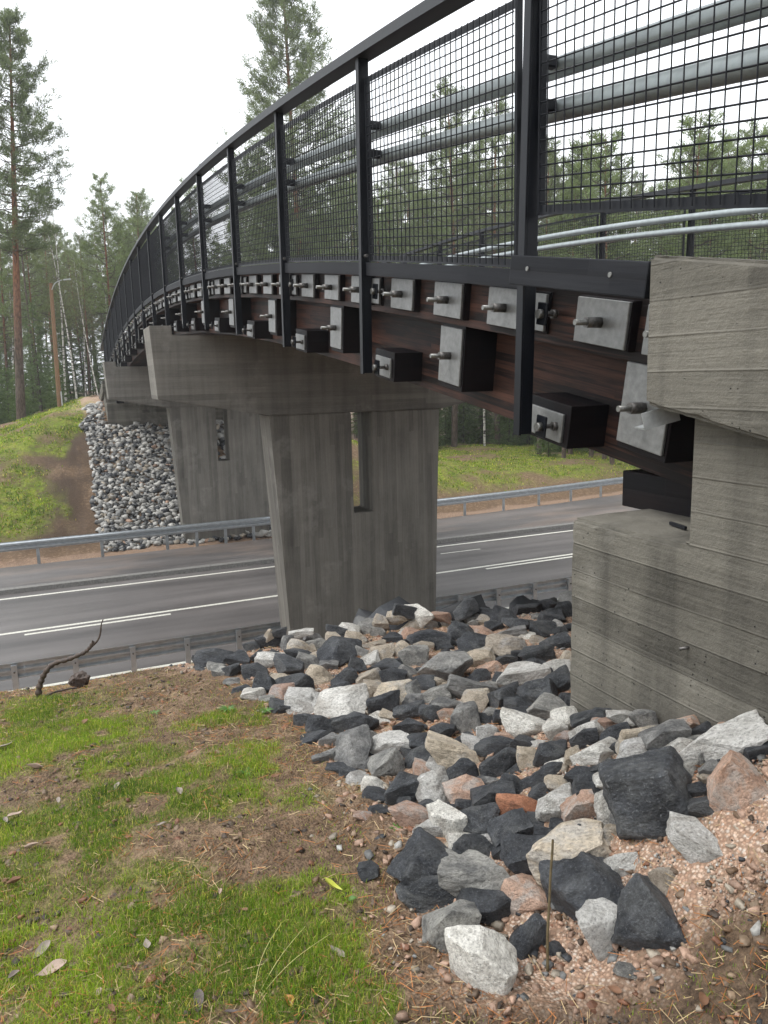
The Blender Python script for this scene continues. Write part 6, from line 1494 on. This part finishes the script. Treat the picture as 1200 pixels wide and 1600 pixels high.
STONECOL = dict(D=(.040, .043, .048), G=(.17, .17, .165), W=(.43, .42, .39), T=(.33, .285, .225), P=(.38, .25, .18))
def scatter_stones(name, pts, size, cols, sub, label, cat, up=.35, flat=.7, nvar=10, mat=None, planes=9):
    """Many stones as one mesh: each its own size, turn and colour."""
    base = [rock_verts(900 + v + 31 * sub, planes, 0) for v in range(nvar)]
    a = Acc()
    for i, (x, y, z) in enumerate(pts):
        V, F = base[i % nvar]
        s = size[i]
        e = Euler((RNG.uniform(-.5, .5), RNG.uniform(-.5, .5), RNG.uniform(0, 6.28))).to_matrix()
        sc = np.array([s * RNG.uniform(.85, 1.3), s * RNG.uniform(.75, 1.1), s * flat * RNG.uniform(.75, 1.15)])
        P = (V * sc) @ np.array(e).T + np.array([x, y, z + up * sc[2]])
        a.add(P, F, np.array(cols[i]) * RNG.uniform(.7, 1.3))
    o = link(name, a.mesh(name, mat or M_STONE), label=label, cat=cat, kind='stuff')
    return o
def pick(keys, wts, n):
    ks = RNG.choice(list(keys), size=n, p=np.array(wts) / sum(wts))
    return [STONECOL[k] for k in ks]

# far stone slope and the hidden near slope below the brow
pts = []
gs = .142
for yy in np.arange(27.9, 38.6, gs * .86):
    for xx in np.arange(.7, 10.0, gs):
        x = xx + RNG.uniform(-.08, .08); y = yy + RNG.uniform(-.08, .08)
        if x < riprap_left(y) + .35 * (vnoise(x, y, 1.1, 3) - .5) or y > 36.1 and 1.9 < x < 8.8: continue
        if x > 5.9 and RNG.random() < .6: continue
        pts.append((x, y))
P = np.array(pts); zz = ground_z(P[:, 0], P[:, 1])
scatter_stones('riprap_stones', [(x, y, z) for (x, y), z in zip(pts, zz)], RNG.uniform(.125, .255, len(pts)) * np.where(P[:, 0] > 5.9, 1.5, 1.), pick('DGWTP', [.24, .22, .44, .08, .02], len(pts)), 1,
               'long slope of small grey, white and dark stones below the far abutment', 'stone slope', .3, .75)
pts = [(RNG.uniform(2.2, 9.2), RNG.uniform(5.6, 13.6)) for _ in range(700)]
P = np.array(pts); zz = ground_z(P[:, 0], P[:, 1])
scatter_stones('riprap_stones', [(x, y, z) for (x, y), z in zip(pts, zz)], RNG.uniform(.22, .42, len(pts)), pick('DGWTP', [.5, .2, .12, .14, .04], len(pts)), 2,
               'stones on the steep near slope running down to the pier foot', 'stone slope', .3, .75, 8)

# pebbles and pink grit round the near stones
def in_zone(x, y): return float(X_sand(x, y))
def X_sand(x, y):
    rs = np.interp(y, [.8, 1.6, 2.4, 3.2, 4.4, 5.3], [.62, .72, .86, 1.0, .95, .55])
    m = sstep(-.16, .25, x - rs + .4 * (fnoise(x, y, 3, 3, 12) - .5)) * sstep(5.7, 5.1, y)
    return m * (.05 + .95 * sstep(1.50, 1.85, y + .25 * x + .4 * (fnoise(x, y, 4, 3, 14) - .5)))
n = 12000
xs = RNG.uniform(.3, 3.8, n * 3); ys = 1.1 + 4.4 * RNG.random(n * 3) ** 1.5
keep = RNG.random(n * 3) < X_sand(xs, ys) * (.30 + .7 * sstep(.35, .6, fnoise(xs, ys, 3.3, 3, 21)))
xs, ys = xs[keep][:n], ys[keep][:n]
sz = .006 + .026 * RNG.random(len(xs)) ** 3.2
zs = ground_z(xs, ys)
scatter_stones('gravel', list(zip(xs, ys, zs)), sz, pick('PTGWD', [.56, .26, .08, .03, .07], len(xs)), 1, 'loose pinkish gravel between and beside the near rocks', 'gravel', .25, .62, 12, None, 5)
n = 26000
xs = RNG.uniform(1.15, 2.5, n * 3); ys = RNG.uniform(1.05, 2.7, n * 3)
keep = RNG.random(n * 3) < X_sand(xs, ys) * sstep(1.2, 1.6, xs + .25 * (ys - 1.4))
xs, ys = xs[keep][:n], ys[keep][:n]
zs = ground_z(xs, ys)
octV = np.array([(1, 0, 0), (-1, 0, 0), (0, 1, 0), (0, -1, 0), (0, 0, 1), (0, 0, -1)], float) * .5
octF = np.array([(0, 2, 4), (2, 1, 4), (1, 3, 4), (3, 0, 4), (2, 0, 5), (1, 2, 5), (3, 1, 5), (0, 3, 5)])
sz = .0035 + .009 * RNG.random(len(xs)) ** 2
cc = np.array(pick('PTWGD', [.52, .26, .10, .07, .05], len(xs))) * RNG.uniform(.85, 1.2, (len(xs), 1))
cc = cc * (.72 + .5 * fnoise(xs, ys, 7., 4, 51))[:, None]
sc = sz[:, None, None] * RNG.uniform(.7, 1.3, (len(xs), 1, 3))
V = octV[None] * sc + RNG.uniform(-.12, .12, (len(xs), 6, 3)) * sz[:, None, None]
V = V + np.stack([xs, ys, zs + .2 * sz], -1)[:, None, :]
F = octF[None] + (np.arange(len(xs)) * 6)[:, None, None]
link('coarse_sand', mesh_np('coarse_sand', V.reshape(-1, 3), F.reshape(-1, 3), M_STONE, np.repeat(cc, 6, 0)), label='heap of coarse pink sand at the right in front of the wall', cat='sand', kind='stuff')

# ---------------------------------------------------------------- grass
def blades(name, xs, ys, L, W, cols, label, cat, bend=.5, extra_z=None):
    n = len(xs)
    z = ground_z(xs, ys) - .004
    f = sstep(7.5, 6, ys) * sstep(-3, -1.5, xs)
    z = z + f * (.038 * (fnoise(xs, ys, 9, 4, 1) - .5))
    az = RNG.uniform(0, 2 * math.pi, n); lean = RNG.uniform(.1, 1., n) * bend
    d = np.stack([np.cos(az), np.sin(az), np.zeros(n)], -1); s = np.stack([-np.sin(az), np.cos(az), np.zeros(n)], -1)
    az2 = az + RNG.uniform(-1, 1, n); s = np.stack([-np.sin(az2), np.cos(az2), np.zeros(n)], -1)
    p0 = np.stack([xs, ys, z], -1)
    p1 = p0 + d * (L * lean * .35)[:, None] + np.array([0, 0, 1.]) * (L * .6 * (1 - .2 * lean))[:, None]
    p2 = p0 + d * (L * lean * 1.0)[:, None] + np.array([0, 0, 1.]) * (L * (1 - .55 * lean))[:, None]
    w = W[:, None]
    V = np.stack([p0 - s * w, p0 + s * w, p1 + s * w * .75, p1 - s * w * .75, p2], 1).reshape(-1, 3)
    b = (np.arange(n) * 5)[:, None]
    F = np.concatenate([b + [0, 1, 2], b + [0, 2, 3], b + [3, 2, 4]], 1).reshape(-1, 3)
    c = np.repeat(cols, 5, 0)
    return link(name, mesh_np(name, V, F, M_GRASS, c), label=label, cat=cat, kind='stuff')
def grass_cols(n, xs, ys):
    a = np.array((.060, .135, .010)); b = np.array((.27, .40, .022)); y = np.array((.52, .50, .10)); br = np.array((.34, .25, .13))
    t = np.clip(fnoise(xs, ys, 2.2, 3, 31) * 1.6 - .35 + RNG.normal(0, .16, n), 0, 1)[:, None]
    c = a * (1 - t) + b * t
    u = RNG.random(n)
    c[u < .20] = y; c[u < .09] = br
    return c * RNG.uniform(.75, 1.25, (n, 1))
N = 1000000
xs = RNG.uniform(-1.7, 2.2, N); ys = 1.15 + 4.6 * RNG.random(N) ** 1.35
dn = np.clip(near_green(xs, ys), 0, 1)
keep = (RNG.random(N) < dn * .72 + .05) & (X_sand(xs, ys) < .35)
xs, ys = xs[keep], ys[keep]; n = len(xs)
dn = dn[keep]
blades('grass', xs, ys, RNG.uniform(.014, .040, n) * (.65 + .5 * dn) * (.7 + .6 * fnoise(xs, ys, 3., 2, 33)), RNG.uniform(.0006, .0012, n), grass_cols(n, xs, ys), 'patchy young green grass on the near ground', 'grass', .85)
print('near blades', n)
N = 150000
xs = np.concatenate([RNG.uniform(-9, 1, N // 2), RNG.uniform(10, 42, N // 2)]); ys = RNG.uniform(28, 50, N)
keep = RNG.random(N) < far_green(xs, ys) * .8
xs, ys = xs[keep], ys[keep]; n = len(xs)
c = grass_cols(n, xs, ys) * np.array((.95, .9, .9))
blades('grass', xs, ys, RNG.uniform(.05, .13, n), RNG.uniform(.010, .022, n), c, 'short green grass growing on the far banks', 'grass', 1.)
print('far blades', n)

# fallen needles and crumbs of leaf on the bare soil
n = 40000
xs = RNG.uniform(-1.6, 2.6, n); ys = 1.1 + 4.5 * RNG.random(n) ** 1.2
keep = RNG.random(n) < np.clip(.12 + .8 * sstep(.42, .68, fnoise(xs, ys, 2.6, 3, 41)) + .8 * sstep(1.85, 1.5, ys + .25 * xs) * (xs > .5) + .7 * np.exp(-((xs - .72 - .08 * ys) / .14) ** 2), 0, 1)
xs, ys = xs[keep], ys[keep]; n = len(xs)
z = ground_z(xs, ys) + .038 * (fnoise(xs, ys, 9, 4, 1) - .5) + RNG.uniform(.003, .012, n)
az = RNG.uniform(0, 6.28, n); L = RNG.uniform(.010, .030, n); w = RNG.uniform(.0005, .001, n); tl = RNG.uniform(-.3, .3, n) * L
d = np.stack([np.cos(az) * L, np.sin(az) * L, tl], -1); s = np.stack([-np.sin(az) * w, np.cos(az) * w, w * .6], -1)
p = np.stack([xs, ys, z], -1)
V = np.stack([p - d - s, p + d - s, p + d + s, p - d + s], 1).reshape(-1, 3)
F = (np.arange(n) * 4)[:, None] + np.array([0, 1, 2, 3])[None]
cols = np.where(RNG.random((n, 1)) < .55, np.array([(.30, .125, .045)]), np.array([(.36, .27, .15)])) * RNG.uniform(.5, 1.3, (n, 1))
link('fallen_needles', mesh_np('fallen_needles', V, F, M_NEEDLE, np.repeat(cols, 4, 0)), label='brown pine needles littering the near ground', cat='needles', kind='stuff')
# crumbs, bark chips and soil clods
n = 9000
xs = RNG.uniform(-1.6, 2.4, n); ys = 1.1 + 4.5 * RNG.random(n) ** 1.2
keep = RNG.random(n) < np.clip(.2 + .8 * sstep(.40, .62, fnoise(xs, ys, 2.2, 3, 44)), 0, 1)
xs, ys = xs[keep], ys[keep]; n = len(xs)
pal = np.array([(.06, .042, .03), (.16, .10, .06), (.24, .17, .11), (.13, .09, .06), (.20, .09, .05)])
scatter_stones('forest_litter', list(zip(xs, ys, ground_z(xs, ys) + .038 * (fnoise(xs, ys, 9, 4, 1) - .5))), .007 + .022 * RNG.random(n) ** 2, pal[RNG.integers(0, 5, n)], 1, 'crumbs of bark, soil and leaf on the bare near ground', 'litter', .25, .45, 8, None, 6)

# ---------------------------------------------------------------- fallen leaves, one by one
def leaf_mesh(mat, seed, broad=.5, curl=.35):
    r = random.Random(seed)
    n = 9; V = []; F = []
    for i in range(n):
        t = i / (n - 1)
        w = broad * .5 * math.sin(math.pi * t ** .8) ** .8 + .004
        zc = .06 * math.sin(t * 5 + seed) + curl * .25 * (t - .5) ** 2
        for j, sx in enumerate((-1, -.5, 0, .5, 1)):
            V.append((t - .5, sx * w * (1 + .06 * r.uniform(-1, 1)), zc + curl * .5 * (sx * w) ** 2 / max(broad * .5, .05) * 2 - (.012 if sx == 0 else 0)))
    for i in range(n - 1):
        for j in range(4): F.append((i * 5 + j, i * 5 + j + 1, (i + 1) * 5 + j + 1, (i + 1) * 5 + j))
    m = len(V)
    V += [(x, y, z - .008) for x, y, z in V]
    F += [tuple(k + m for k in f[::-1]) for f in F]
    a = Acc(); a.add(V, np.array(F))
    a.add(*[(lambda q: (q[0], q[1]))(tube_arrays([(.48, 0, .0), (.56, .01, .01), (.66, .03, .0)], [.012, .01, .008], 5))][0])
    return a.mesh('fallen_leaf', mat, True)
LM = {'a': (M_LEAFA, .42), 'b': (M_LEAFB, .46), 'c': (M_LEAFC, .5), 'd': (M_LEAFD, .40)}
LMESH = {(k, v): leaf_mesh(LM[k][0], v + 1, LM[k][1], (.25, .6, 1.1)[v]) for k in LM for v in range(3)}
for i, (x, y, s, k, a, label) in enumerate(LEAVES):
    r = random.Random(i + 7)
    M = T(x, y, ground_z(x, y) + .016) @ Matrix.Rotation(a, 4, 'Z') @ Euler((r.uniform(-.35, .35), r.uniform(-.3, .3), 0)).to_matrix().to_4x4() @ Matrix.Scale(s * .95, 4)
    link('fallen_leaf', LMESH[k, i % 3], M, label=label, cat='leaf', group='fallen leaves on the near ground')
yl = leaf_mesh(M_LEAFY, 9, .22, 1.6)
link('fallen_leaf', yl, T(.697, 2.205, -1.655) @ Matrix.Rotation(-.9, 4, 'Z') @ Matrix.Rotation(.35, 4, 'Y') @ Matrix.Scale(.075, 4), label='bright yellow curled leaf in the grass near the rocks', cat='leaf', group='fallen leaves on the near ground')
link('fallen_leaf', leaf_mesh(M_GREENL, 4, .7, .5), T(.74, 2.133, -1.668) @ Matrix.Scale(.03, 4), label='small round green leaf among pebbles at the grass edge', cat='leaf', group='fallen leaves on the near ground')
link('fallen_leaf', leaf_mesh(plain('orange_leaf', (.34, .15, .03), .6, 0, 60, .3), 5, .7, .9), T(.426, 1.775, -1.63) @ Matrix.Rotation(1.9, 4, 'Z') @ Matrix.Rotation(-.5, 4, 'Y') @ Matrix.Scale(.034, 4), label='orange leaf at the bottom of the lawn', cat='leaf', group='fallen leaves on the near ground')

# ---------------------------------------------------------------- dead branch, twig, stump, grass stalk, plants
def tubes_obj(name, lines, mat, n=8, **kw):
    a = Acc()
    for pts, rr in lines: a.tube(pts, rr, n)
    return link(name, a.mesh(name, mat, True), **kw)
def smooth_line(p, k=3):
    p = np.array(p, float)
    for _ in range(k):
        q = np.empty((2 * len(p) - 1, 3)); q[::2] = p; q[1::2] = (p[:-1] + p[1:]) / 2
        q[1:-1] = (q[:-2] + 2 * q[1:-1] + q[2:]) / 4; p = q
    return p
def wob(p, amp, f): return np.array([np.array(v) + amp * np.array(mnoise.noise_vector(Vector(v) * f)) for v in p])
main = wob(smooth_line([(-.276, 5.014, -1.93), (-.259, 5.014, -1.83), (-.236, 5.012, -1.775), (-.18, 5.006, -1.696), (-.087, 4.971, -1.679), (0, 4.94, -1.654), (.048, 4.928, -1.612), (.073, 4.924, -1.572)], 3), .006, 14)
tw = wob(smooth_line([(.05, 4.926, -1.612), (.095, 4.916, -1.57), (.118, 4.915, -1.524), (.126, 4.921, -1.477), (.14, 4.922, -1.440)], 3), .003, 20)
br = link('dead_branch', None, T(-.27, 5.014, -1.9), label='bent dead branch sticking up from the brow of the lawn before the road', cat='branch')
a = Acc(); a.tube(main, np.linspace(.019, .010, len(main)) * (1 + .22 * np.sin(np.arange(len(main)) * 1.7)), 9)
link('stem', a.mesh('stem', M_BRANCH, True), Matrix(), br)
a = Acc(); a.tube(tw, np.linspace(.008, .003, len(tw)), 6)
link('side_twig', a.mesh('side_twig', M_BRANCH, True), Matrix(), br)
a = Acc(); a.tube(wob(smooth_line([(-.23, 5.0, -1.9), (-.14, 5.02, -1.885), (-.05, 5.03, -1.895)], 2), .006, 20), [.006] * 9, 6)
link('side_twig', a.mesh('side_twig', M_BRANCH, True), Matrix(), br)
V, F = rock_verts(77, 12, 3, .10)
link('rotten_stump', mesh_np('rotten_stump', V * np.array((.14, .12, .12)), F, M_BRANCH, None, None, True, 30), T(-.03, 5.25, -1.93), label='small lump of rotten wood behind the dead branch', cat='stump')
tubes_obj('thin_stick', [(wob(smooth_line([(1.122, 1.596, -1.66), (1.135, 1.612, -1.52), (1.150, 1.628, -1.40), (1.168, 1.646, -1.285)], 3), .003, 9), np.linspace(.0042, .0034, 25))], M_TWIG, 8, label='thin straight stick standing upright among the front rocks', cat='stick')
st = []
b0 = np.array((.337, 1.823, -1.66))
for tip, mid in (((.47, 2.00, -1.575), (.38, 1.91, -1.585)), ((.60, 1.93, -1.60), (.45, 1.88, -1.605)), ((.54, 1.99, -1.60), (.43, 1.91, -1.61))):
    p = smooth_line([b0, mid, tip], 3); st.append((p, np.linspace(.0013, .0006, len(p))))
tubes_obj('grass_stalk', st, M_STALK, 5, label='pale forked grass stalk rising from the lawn near the bottom', cat='grass stalk')
def herb(x, y, label, n=7, s=.05, mat=None):
    s *= .62; n += 5; a = Acc(); r = random.Random(int(x * 1000))
    for i in range(n):
        az = i * 2.4 + r.uniform(-.3, .3); L = s * r.uniform(.6, 1.2)
        pts = []
        for j in range(5):
            t = j / 4; rr = L * t; zz = L * (.7 * t - .5 * t * t)
            w = L * .09 * math.sin(math.pi * min(1, t * .9 + .08))
            cx, cy = math.cos(az), math.sin(az)
            pts += [(cx * rr - cy * w, cy * rr + cx * w, zz + .1 * w), (cx * rr + cy * w, cy * rr - cx * w, zz + .1 * w)]
        a.add(pts, np.array([(2 * j, 2 * j + 1, 2 * j + 3, 2 * j + 2) for j in range(4)]))
    link('small_plant', a.mesh('small_plant', mat or M_GREENL, True), T(x, y, ground_z(x, y) + .004), label=label, cat='plant')
herb(1.02, 2.42, 'small green plant on the left edge of the front dark slab', 6, .05)
herb(.62, 3.15, 'tuft of broad green leaves on soil left of the two-tone rock', 8, .07)
herb(.72, 4.05, 'strip of green weeds in bare soil beside the rock heap', 9, .09)
herb(.90, 3.9, 'green weed touching the pebbles left of the flat white slab', 8, .08)
herb(-.2, 4.9, 'green weed at the foot of the dead branch', 8, .05)
herb(.35, 4.3, 'green weed on bare soil below the brow', 6, .06)

# ---------------------------------------------------------------- trees
class Leaves:
    """Collects needle or leaf triangles in bulk."""
    def __init__(s): s.c = []; s.d = []; s.l = []; s.w = []; s.col = []
    def tuft(s, centres, dirs, k, L, W, col, spread=.8, jitter=.1):
        centres = np.asarray(centres, float); dirs = np.asarray(dirs, float)
        n = len(centres)
        d = np.repeat(dirs, k, 0) + RNG.normal(0, spread, (n * k, 3))
        d /= np.linalg.norm(d, axis=1)[:, None] + 1e-9
        s.c.append(np.repeat(centres, k, 0) + RNG.normal(0, jitter, (n * k, 3))); s.d.append(d)
        s.l.append(L * RNG.uniform(.6, 1.25, n * k)); s.w.append(W * RNG.uniform(.7, 1.3, n * k))
        t = np.repeat(RNG.uniform(.65, 1.25, n), k)[:, None] * RNG.uniform(.75, 1.25, (n * k, 1))
        s.col.append(np.array(col)[None] * t)
    def mesh(s, name, mat):
        c = np.concatenate(s.c); d = np.concatenate(s.d); l = np.concatenate(s.l)[:, None]; w = np.concatenate(s.w)[:, None]
        n = len(c)
        r = RNG.normal(size=(n, 3)); sd = np.cross(d, r); sd /= np.linalg.norm(sd, axis=1)[:, None] + 1e-9
        V = np.stack([c - sd * w, c + sd * w, c + d * l], 1).reshape(-1, 3)
        F = np.arange(n * 3).reshape(-1, 3)
        return mesh_np(name, V, F, mat, np.repeat(np.concatenate(s.col), 3, 0))

def trunk_line(H, bend, seed, n=12):
    r = random.Random(seed); a1, a2 = r.uniform(0, 6.28), r.uniform(0, 6.28)
    z = np.linspace(-.3, H, n)
    return np.stack([bend * np.sin(z / H * 2.6 + a1) - bend * math.sin(a1), bend * np.cos(z / H * 2.2 + a2) - bend * math.cos(a2), z], -1)
def at_h(line, h):
    return np.array([np.interp(h, line[:, 2], line[:, i]) for i in range(3)])

def pine(seed, H=20., r0=.19, crown=.48, limbs=46, full=1.25, spread=2.3, col=(.155, .192, .088), barkm=None):
    r = random.Random(seed)
    ln = trunk_line(H, .22, seed)
    tr = Acc(); tr.tube(ln, r0 * (1 - np.clip(ln[:, 2] / H, 0, 1) * .86), 9)
    lb = Acc(); lv = Leaves()
    ga = 0
    for i in range(limbs):
        f = (i + r.random()) / limbs
        h = H * (crown + (1 - crown) * f * .985)
        ga += 2.4 + r.uniform(-.5, .5)
        prof = (math.sin(math.pi * (.18 + .80 * f)) ** .8) * (1 - .45 * f)
        L = spread * prof * r.uniform(.55, 1.25) + .25
        up = r.uniform(-.05, .35) + .55 * f
        o = at_h(ln, h)
        d = np.array([math.cos(ga), math.sin(ga), up]); d /= np.linalg.norm(d)
        pts = np.array([o + d * L * t + np.array([0, 0, -.10 * L * math.sin(t * 2.6) + .16 * L * t * t]) for t in np.linspace(0, 1, 6)])
        pts[1:-1] += np.array([[r.uniform(-.06, .06) * L for _ in range(3)] for _ in range(4)])
        lb.tube(pts, np.linspace(.035 * (1 - .6 * f) + .010, .008, 6), 4)
        tips = []; dirs = []
        nb = max(3, int((3 + L * 2.6) * full))
        for b in range(nb):
            t = r.uniform(.35, 1.)
            q = np.array([np.interp(t, np.linspace(0, 1, 6), pts[:, k]) for k in range(3)])
            sd = np.array([r.gauss(0, 1), r.gauss(0, 1), abs(r.gauss(.2, .45))]) + d * .8; sd /= np.linalg.norm(sd)
            l2 = r.uniform(.25, .60) * (.5 + .35 * L)
            e = q + sd * l2
            if b < 4: lb.tube([q, (q + e) / 2 + np.array([0, 0, .02]), e], [.010, .008, .005], 3)
            for u in (.45, .75, 1.):
                tips.append(q + sd * l2 * u); dirs.append(sd + np.array([0, 0, .35]))
        lv.tuft(tips, dirs, 12, .21, .018, col, .75, .08)
    for i in range(int(16)):                          # dead bare limbs below the crown
        h = H * r.uniform(.16, crown + .05); a = r.uniform(0, 6.28); L = r.uniform(.3, 1.6)
        o = at_h(ln, h); d = np.array([math.cos(a), math.sin(a), r.uniform(-.35, .15)])
        p = [o + d * L * t + np.array([0, 0, -.12 * L * t * t]) for t in (0, .5, 1.)]
        lb.tube(p, [.016, .010, .004], 4)
        for _ in range(3):
            t = r.uniform(.4, 1.); q = o + d * L * t + np.array([0, 0, -.12 * L * t * t])
            lb.tube([q, q + np.array([r.uniform(-.4, .4), r.uniform(-.4, .4), r.uniform(-.25, .1)])], [.006, .003], 3)
    return {'trunk': tr.mesh('trunk', barkm or M_PINEBARK, True), 'limbs': lb.mesh('limbs', M_DARKBARK, True), 'crown': lv.mesh('crown', M_FOLI)}

def spruce(seed, H=9., r0=.09, spread=1.5, col=(.10, .14, .06), base=.08, dens=1.):
    r = random.Random(seed)
    ln = trunk_line(H, .08, seed, 8)
    tr = Acc(); tr.tube(ln, r0 * (1 - np.clip(ln[:, 2] / H, 0, 1) * .93), 7)
    lb = Acc(); lv = Leaves()
    nl = int(H * 9 * dens); ga = 0
    for i in range(nl):
        f = (i + r.random()) / nl
        h = H * (base + (1 - base) * f); ga += 2.4 + r.uniform(-.6, .6)
        L = spread * (1 - f) ** .85 * r.uniform(.6, 1.15) + .12
        o = at_h(ln, h); d = np.array([math.cos(ga), math.sin(ga), 0.])
        pts = np.array([o + d * L * t + np.array([0, 0, -.26 * L * t + .22 * L * t * t + (.25 * L * t if f > .7 else 0)]) for t in np.linspace(0, 1, 5)])
        lb.tube(pts, np.linspace(.012, .004, 5), 3)
        m = max(3, int(L * 8)); tips = []; dirs = []
        for t in np.linspace(.12, 1, m):
            q = np.array([np.interp(t, np.linspace(0, 1, 5), pts[:, k]) for k in range(3)])
            for sg in (-1, 1):
                sd = d * .7 + sg * np.array([-d[1], d[0], 0]) * .8 * (1.1 - t) + np.array([0, 0, -.18])
                tips.append(q); dirs.append(sd)
        lv.tuft(tips, dirs, 5, .26, .022, col, .35, .05)
    return {'trunk': tr.mesh('trunk', M_DARKBARK, True), 'limbs': lb.mesh('limbs', M_DARKBARK, True), 'crown': lv.mesh('crown', M_FOLI)}

def birch_tree(seed, H=15., r0=.085, leafy=.0):
    r = random.Random(seed)
    ln = trunk_line(H, .30, seed, 14)
    tr = Acc(); tr.tube(ln, r0 * (1 - np.clip(ln[:, 2] / H, 0, 1) * .9), 7)
    lb = Acc(); lv = Leaves(); tips = []
    for i in range(46):
        f = (i + r.random()) / 46; h = H * (.36 + .62 * f); a = i * 2.4 + r.uniform(-.6, .6)
        L = (2.0 * (1 - f) + .35) * r.uniform(.6, 1.2)
        o = at_h(ln, h); d = np.array([math.cos(a), math.sin(a), r.uniform(.8, 1.6)]); d /= np.linalg.norm(d)
        pts = np.array([o + d * L * t + np.array([math.cos(a), math.sin(a), -.5]) * .25 * L * t * t for t in np.linspace(0, 1, 4)])
        lb.tube(pts, np.linspace(.016 * (1 - .5 * f), .004, 4), 3)
        for _ in range(7):
            t = r.uniform(.3, 1.); q = pts[0] * (1 - t) + pts[-1] * t
            e = q + np.array([math.cos(a) * .4 + r.gauss(0, .45), math.sin(a) * .4 + r.gauss(0, .45), r.uniform(-.25, .6)]) * .8
            lb.tube([q, (q + e) / 2 + np.array([0, 0, .05]), e], [.005, .004, .003], 3)
            tips += [e, (q + e) / 2]
    tips = np.array(tips)
    lv.tuft(tips, RNG.normal(size=tips.shape), 2, .05, .018, (.17, .13, .055), 1., .2)
    return {'trunk': tr.mesh('trunk', M_BIRCH, True), 'limbs': lb.mesh('limbs', M_DARKBARK, True), 'crown': lv.mesh('crown', M_FOLI)}

KIND = {
    'pine_a': pine(1, 20, .19, .42, 56, 1.35, 3.0), 'pine_b': pine(2, 19, .17, .50, 50, 1.3, 2.8), 'pine_c': pine(3, 17, .15, .36, 60, 1.35, 2.8, (.165, .212, .088)),
    'pine_big': pine(4, 25, .26, .28, 170, 1.7, 4.4, (.145, .182, .088)), 'pine_left': pine(5, 22, .27, .42, 120, 1.6, 3.2, (.135, .172, .088)),
    'pine_thin': pine(6, 19, .11, .62, 26, .8, 1.3, (.10, .13, .07), M_DARKBARK), 'pine_young': pine(7, 12, .10, .22, 56, 1.0, 1.7, (.17, .22, .092)),
    'spruce_a': spruce(11), 'spruce_b': spruce(12, 13, .12, 1.7), 'spruce_small': spruce(13, 3.4, .045, .95, (.095, .14, .048), .02, 1.3), 'spruce_mid': spruce(14, 5.5, .06, 1.25, (.085, .125, .048), .03, 1.2),
    'birch_a': birch_tree(21), 'birch_b': birch_tree(22, 12, .065), 'birch_c': birch_tree(23, 17, .10),
}
def tree(kind, name, x, y, label, group, s=1., rot=None, lean=(0, 0), cat='tree', z=None):
    zz = float(ground_z(x, y)) - .05 if z is None else z
    M = T(x, y, zz) @ Matrix.Rotation(lean[1], 4, 'X') @ Matrix.Rotation(lean[0], 4, 'Y') @ Matrix.Rotation(RNG.uniform(0, 6.28) if rot is None else rot, 4, 'Z') @ Matrix.Scale(s, 4)
    root = link(name, None, M, label=label, cat=cat, group=group)
    for part, me in KIND[kind].items(): link(part, me, None, root, kind='stuff' if part == 'limbs' else None)
    return root
for kind, name, x, y, s, lean, label, group in TREES:
    tree(kind, name, x, y, label, group, s, None, lean)

# ---------------------------------------------------------------- lamp on a wooden pole
px, py = .07, 42.
pz = float(ground_z(px, py))
lp = empty('street_lamp', (px, py, pz), label='brown wooden pole with a small lamp arm on the left bank', cat='street lamp')
a = Acc(); a.tube([(0, 0, -.3), (.06, 0, 3.), (.13, 0, 6.05)], [.115, .10, .085], 12)
link('pole', a.mesh('pole', M_POLE, True), None, lp)
link('pole_cap', cyl(.10, .03, M_POLE, 12), T(px + .13, py, pz + 6.06), lp)
a = Acc(); a.tube(smooth_line([(.15, -.1, 5.75), (.30, -.12, 6.10), (.65, -.14, 6.22)], 2), [.022] * 9, 8)
link('arm', a.mesh('arm', M_LAMP, True), None, lp)
link('lamp_head', box(.36, .15, .07, M_LAMP, .035, 2), T(px + .88, py - .14, pz + 6.24) @ Matrix.Rotation(rad(-6), 4, 'Y'), lp)
link('cable_guard', box(.07, .05, .85, M_LAMP, .01), T(px + .13, py - .11, pz + .45), lp)

# ---------------------------------------------------------------- mist
k = NT('mist')
k.t.nodes.clear()
mo = k.t.nodes.new('ShaderNodeOutputMaterial'); pv = k.t.nodes.new('ShaderNodeVolumePrincipled')
pv.inputs['Color'].default_value = (.93, .95, .97, 1)
pv.inputs['Density'].default_value = .0009
pv.inputs['Anisotropy'].default_value = .2
k.t.links.new(pv.outputs[0], mo.inputs['Volume'])
hz = link('haze', box(364, 254, 42, k.m, 0), T(30, 84, 14), kind='stuff', label='thin pale mist hanging over the road and wood', cat='mist')
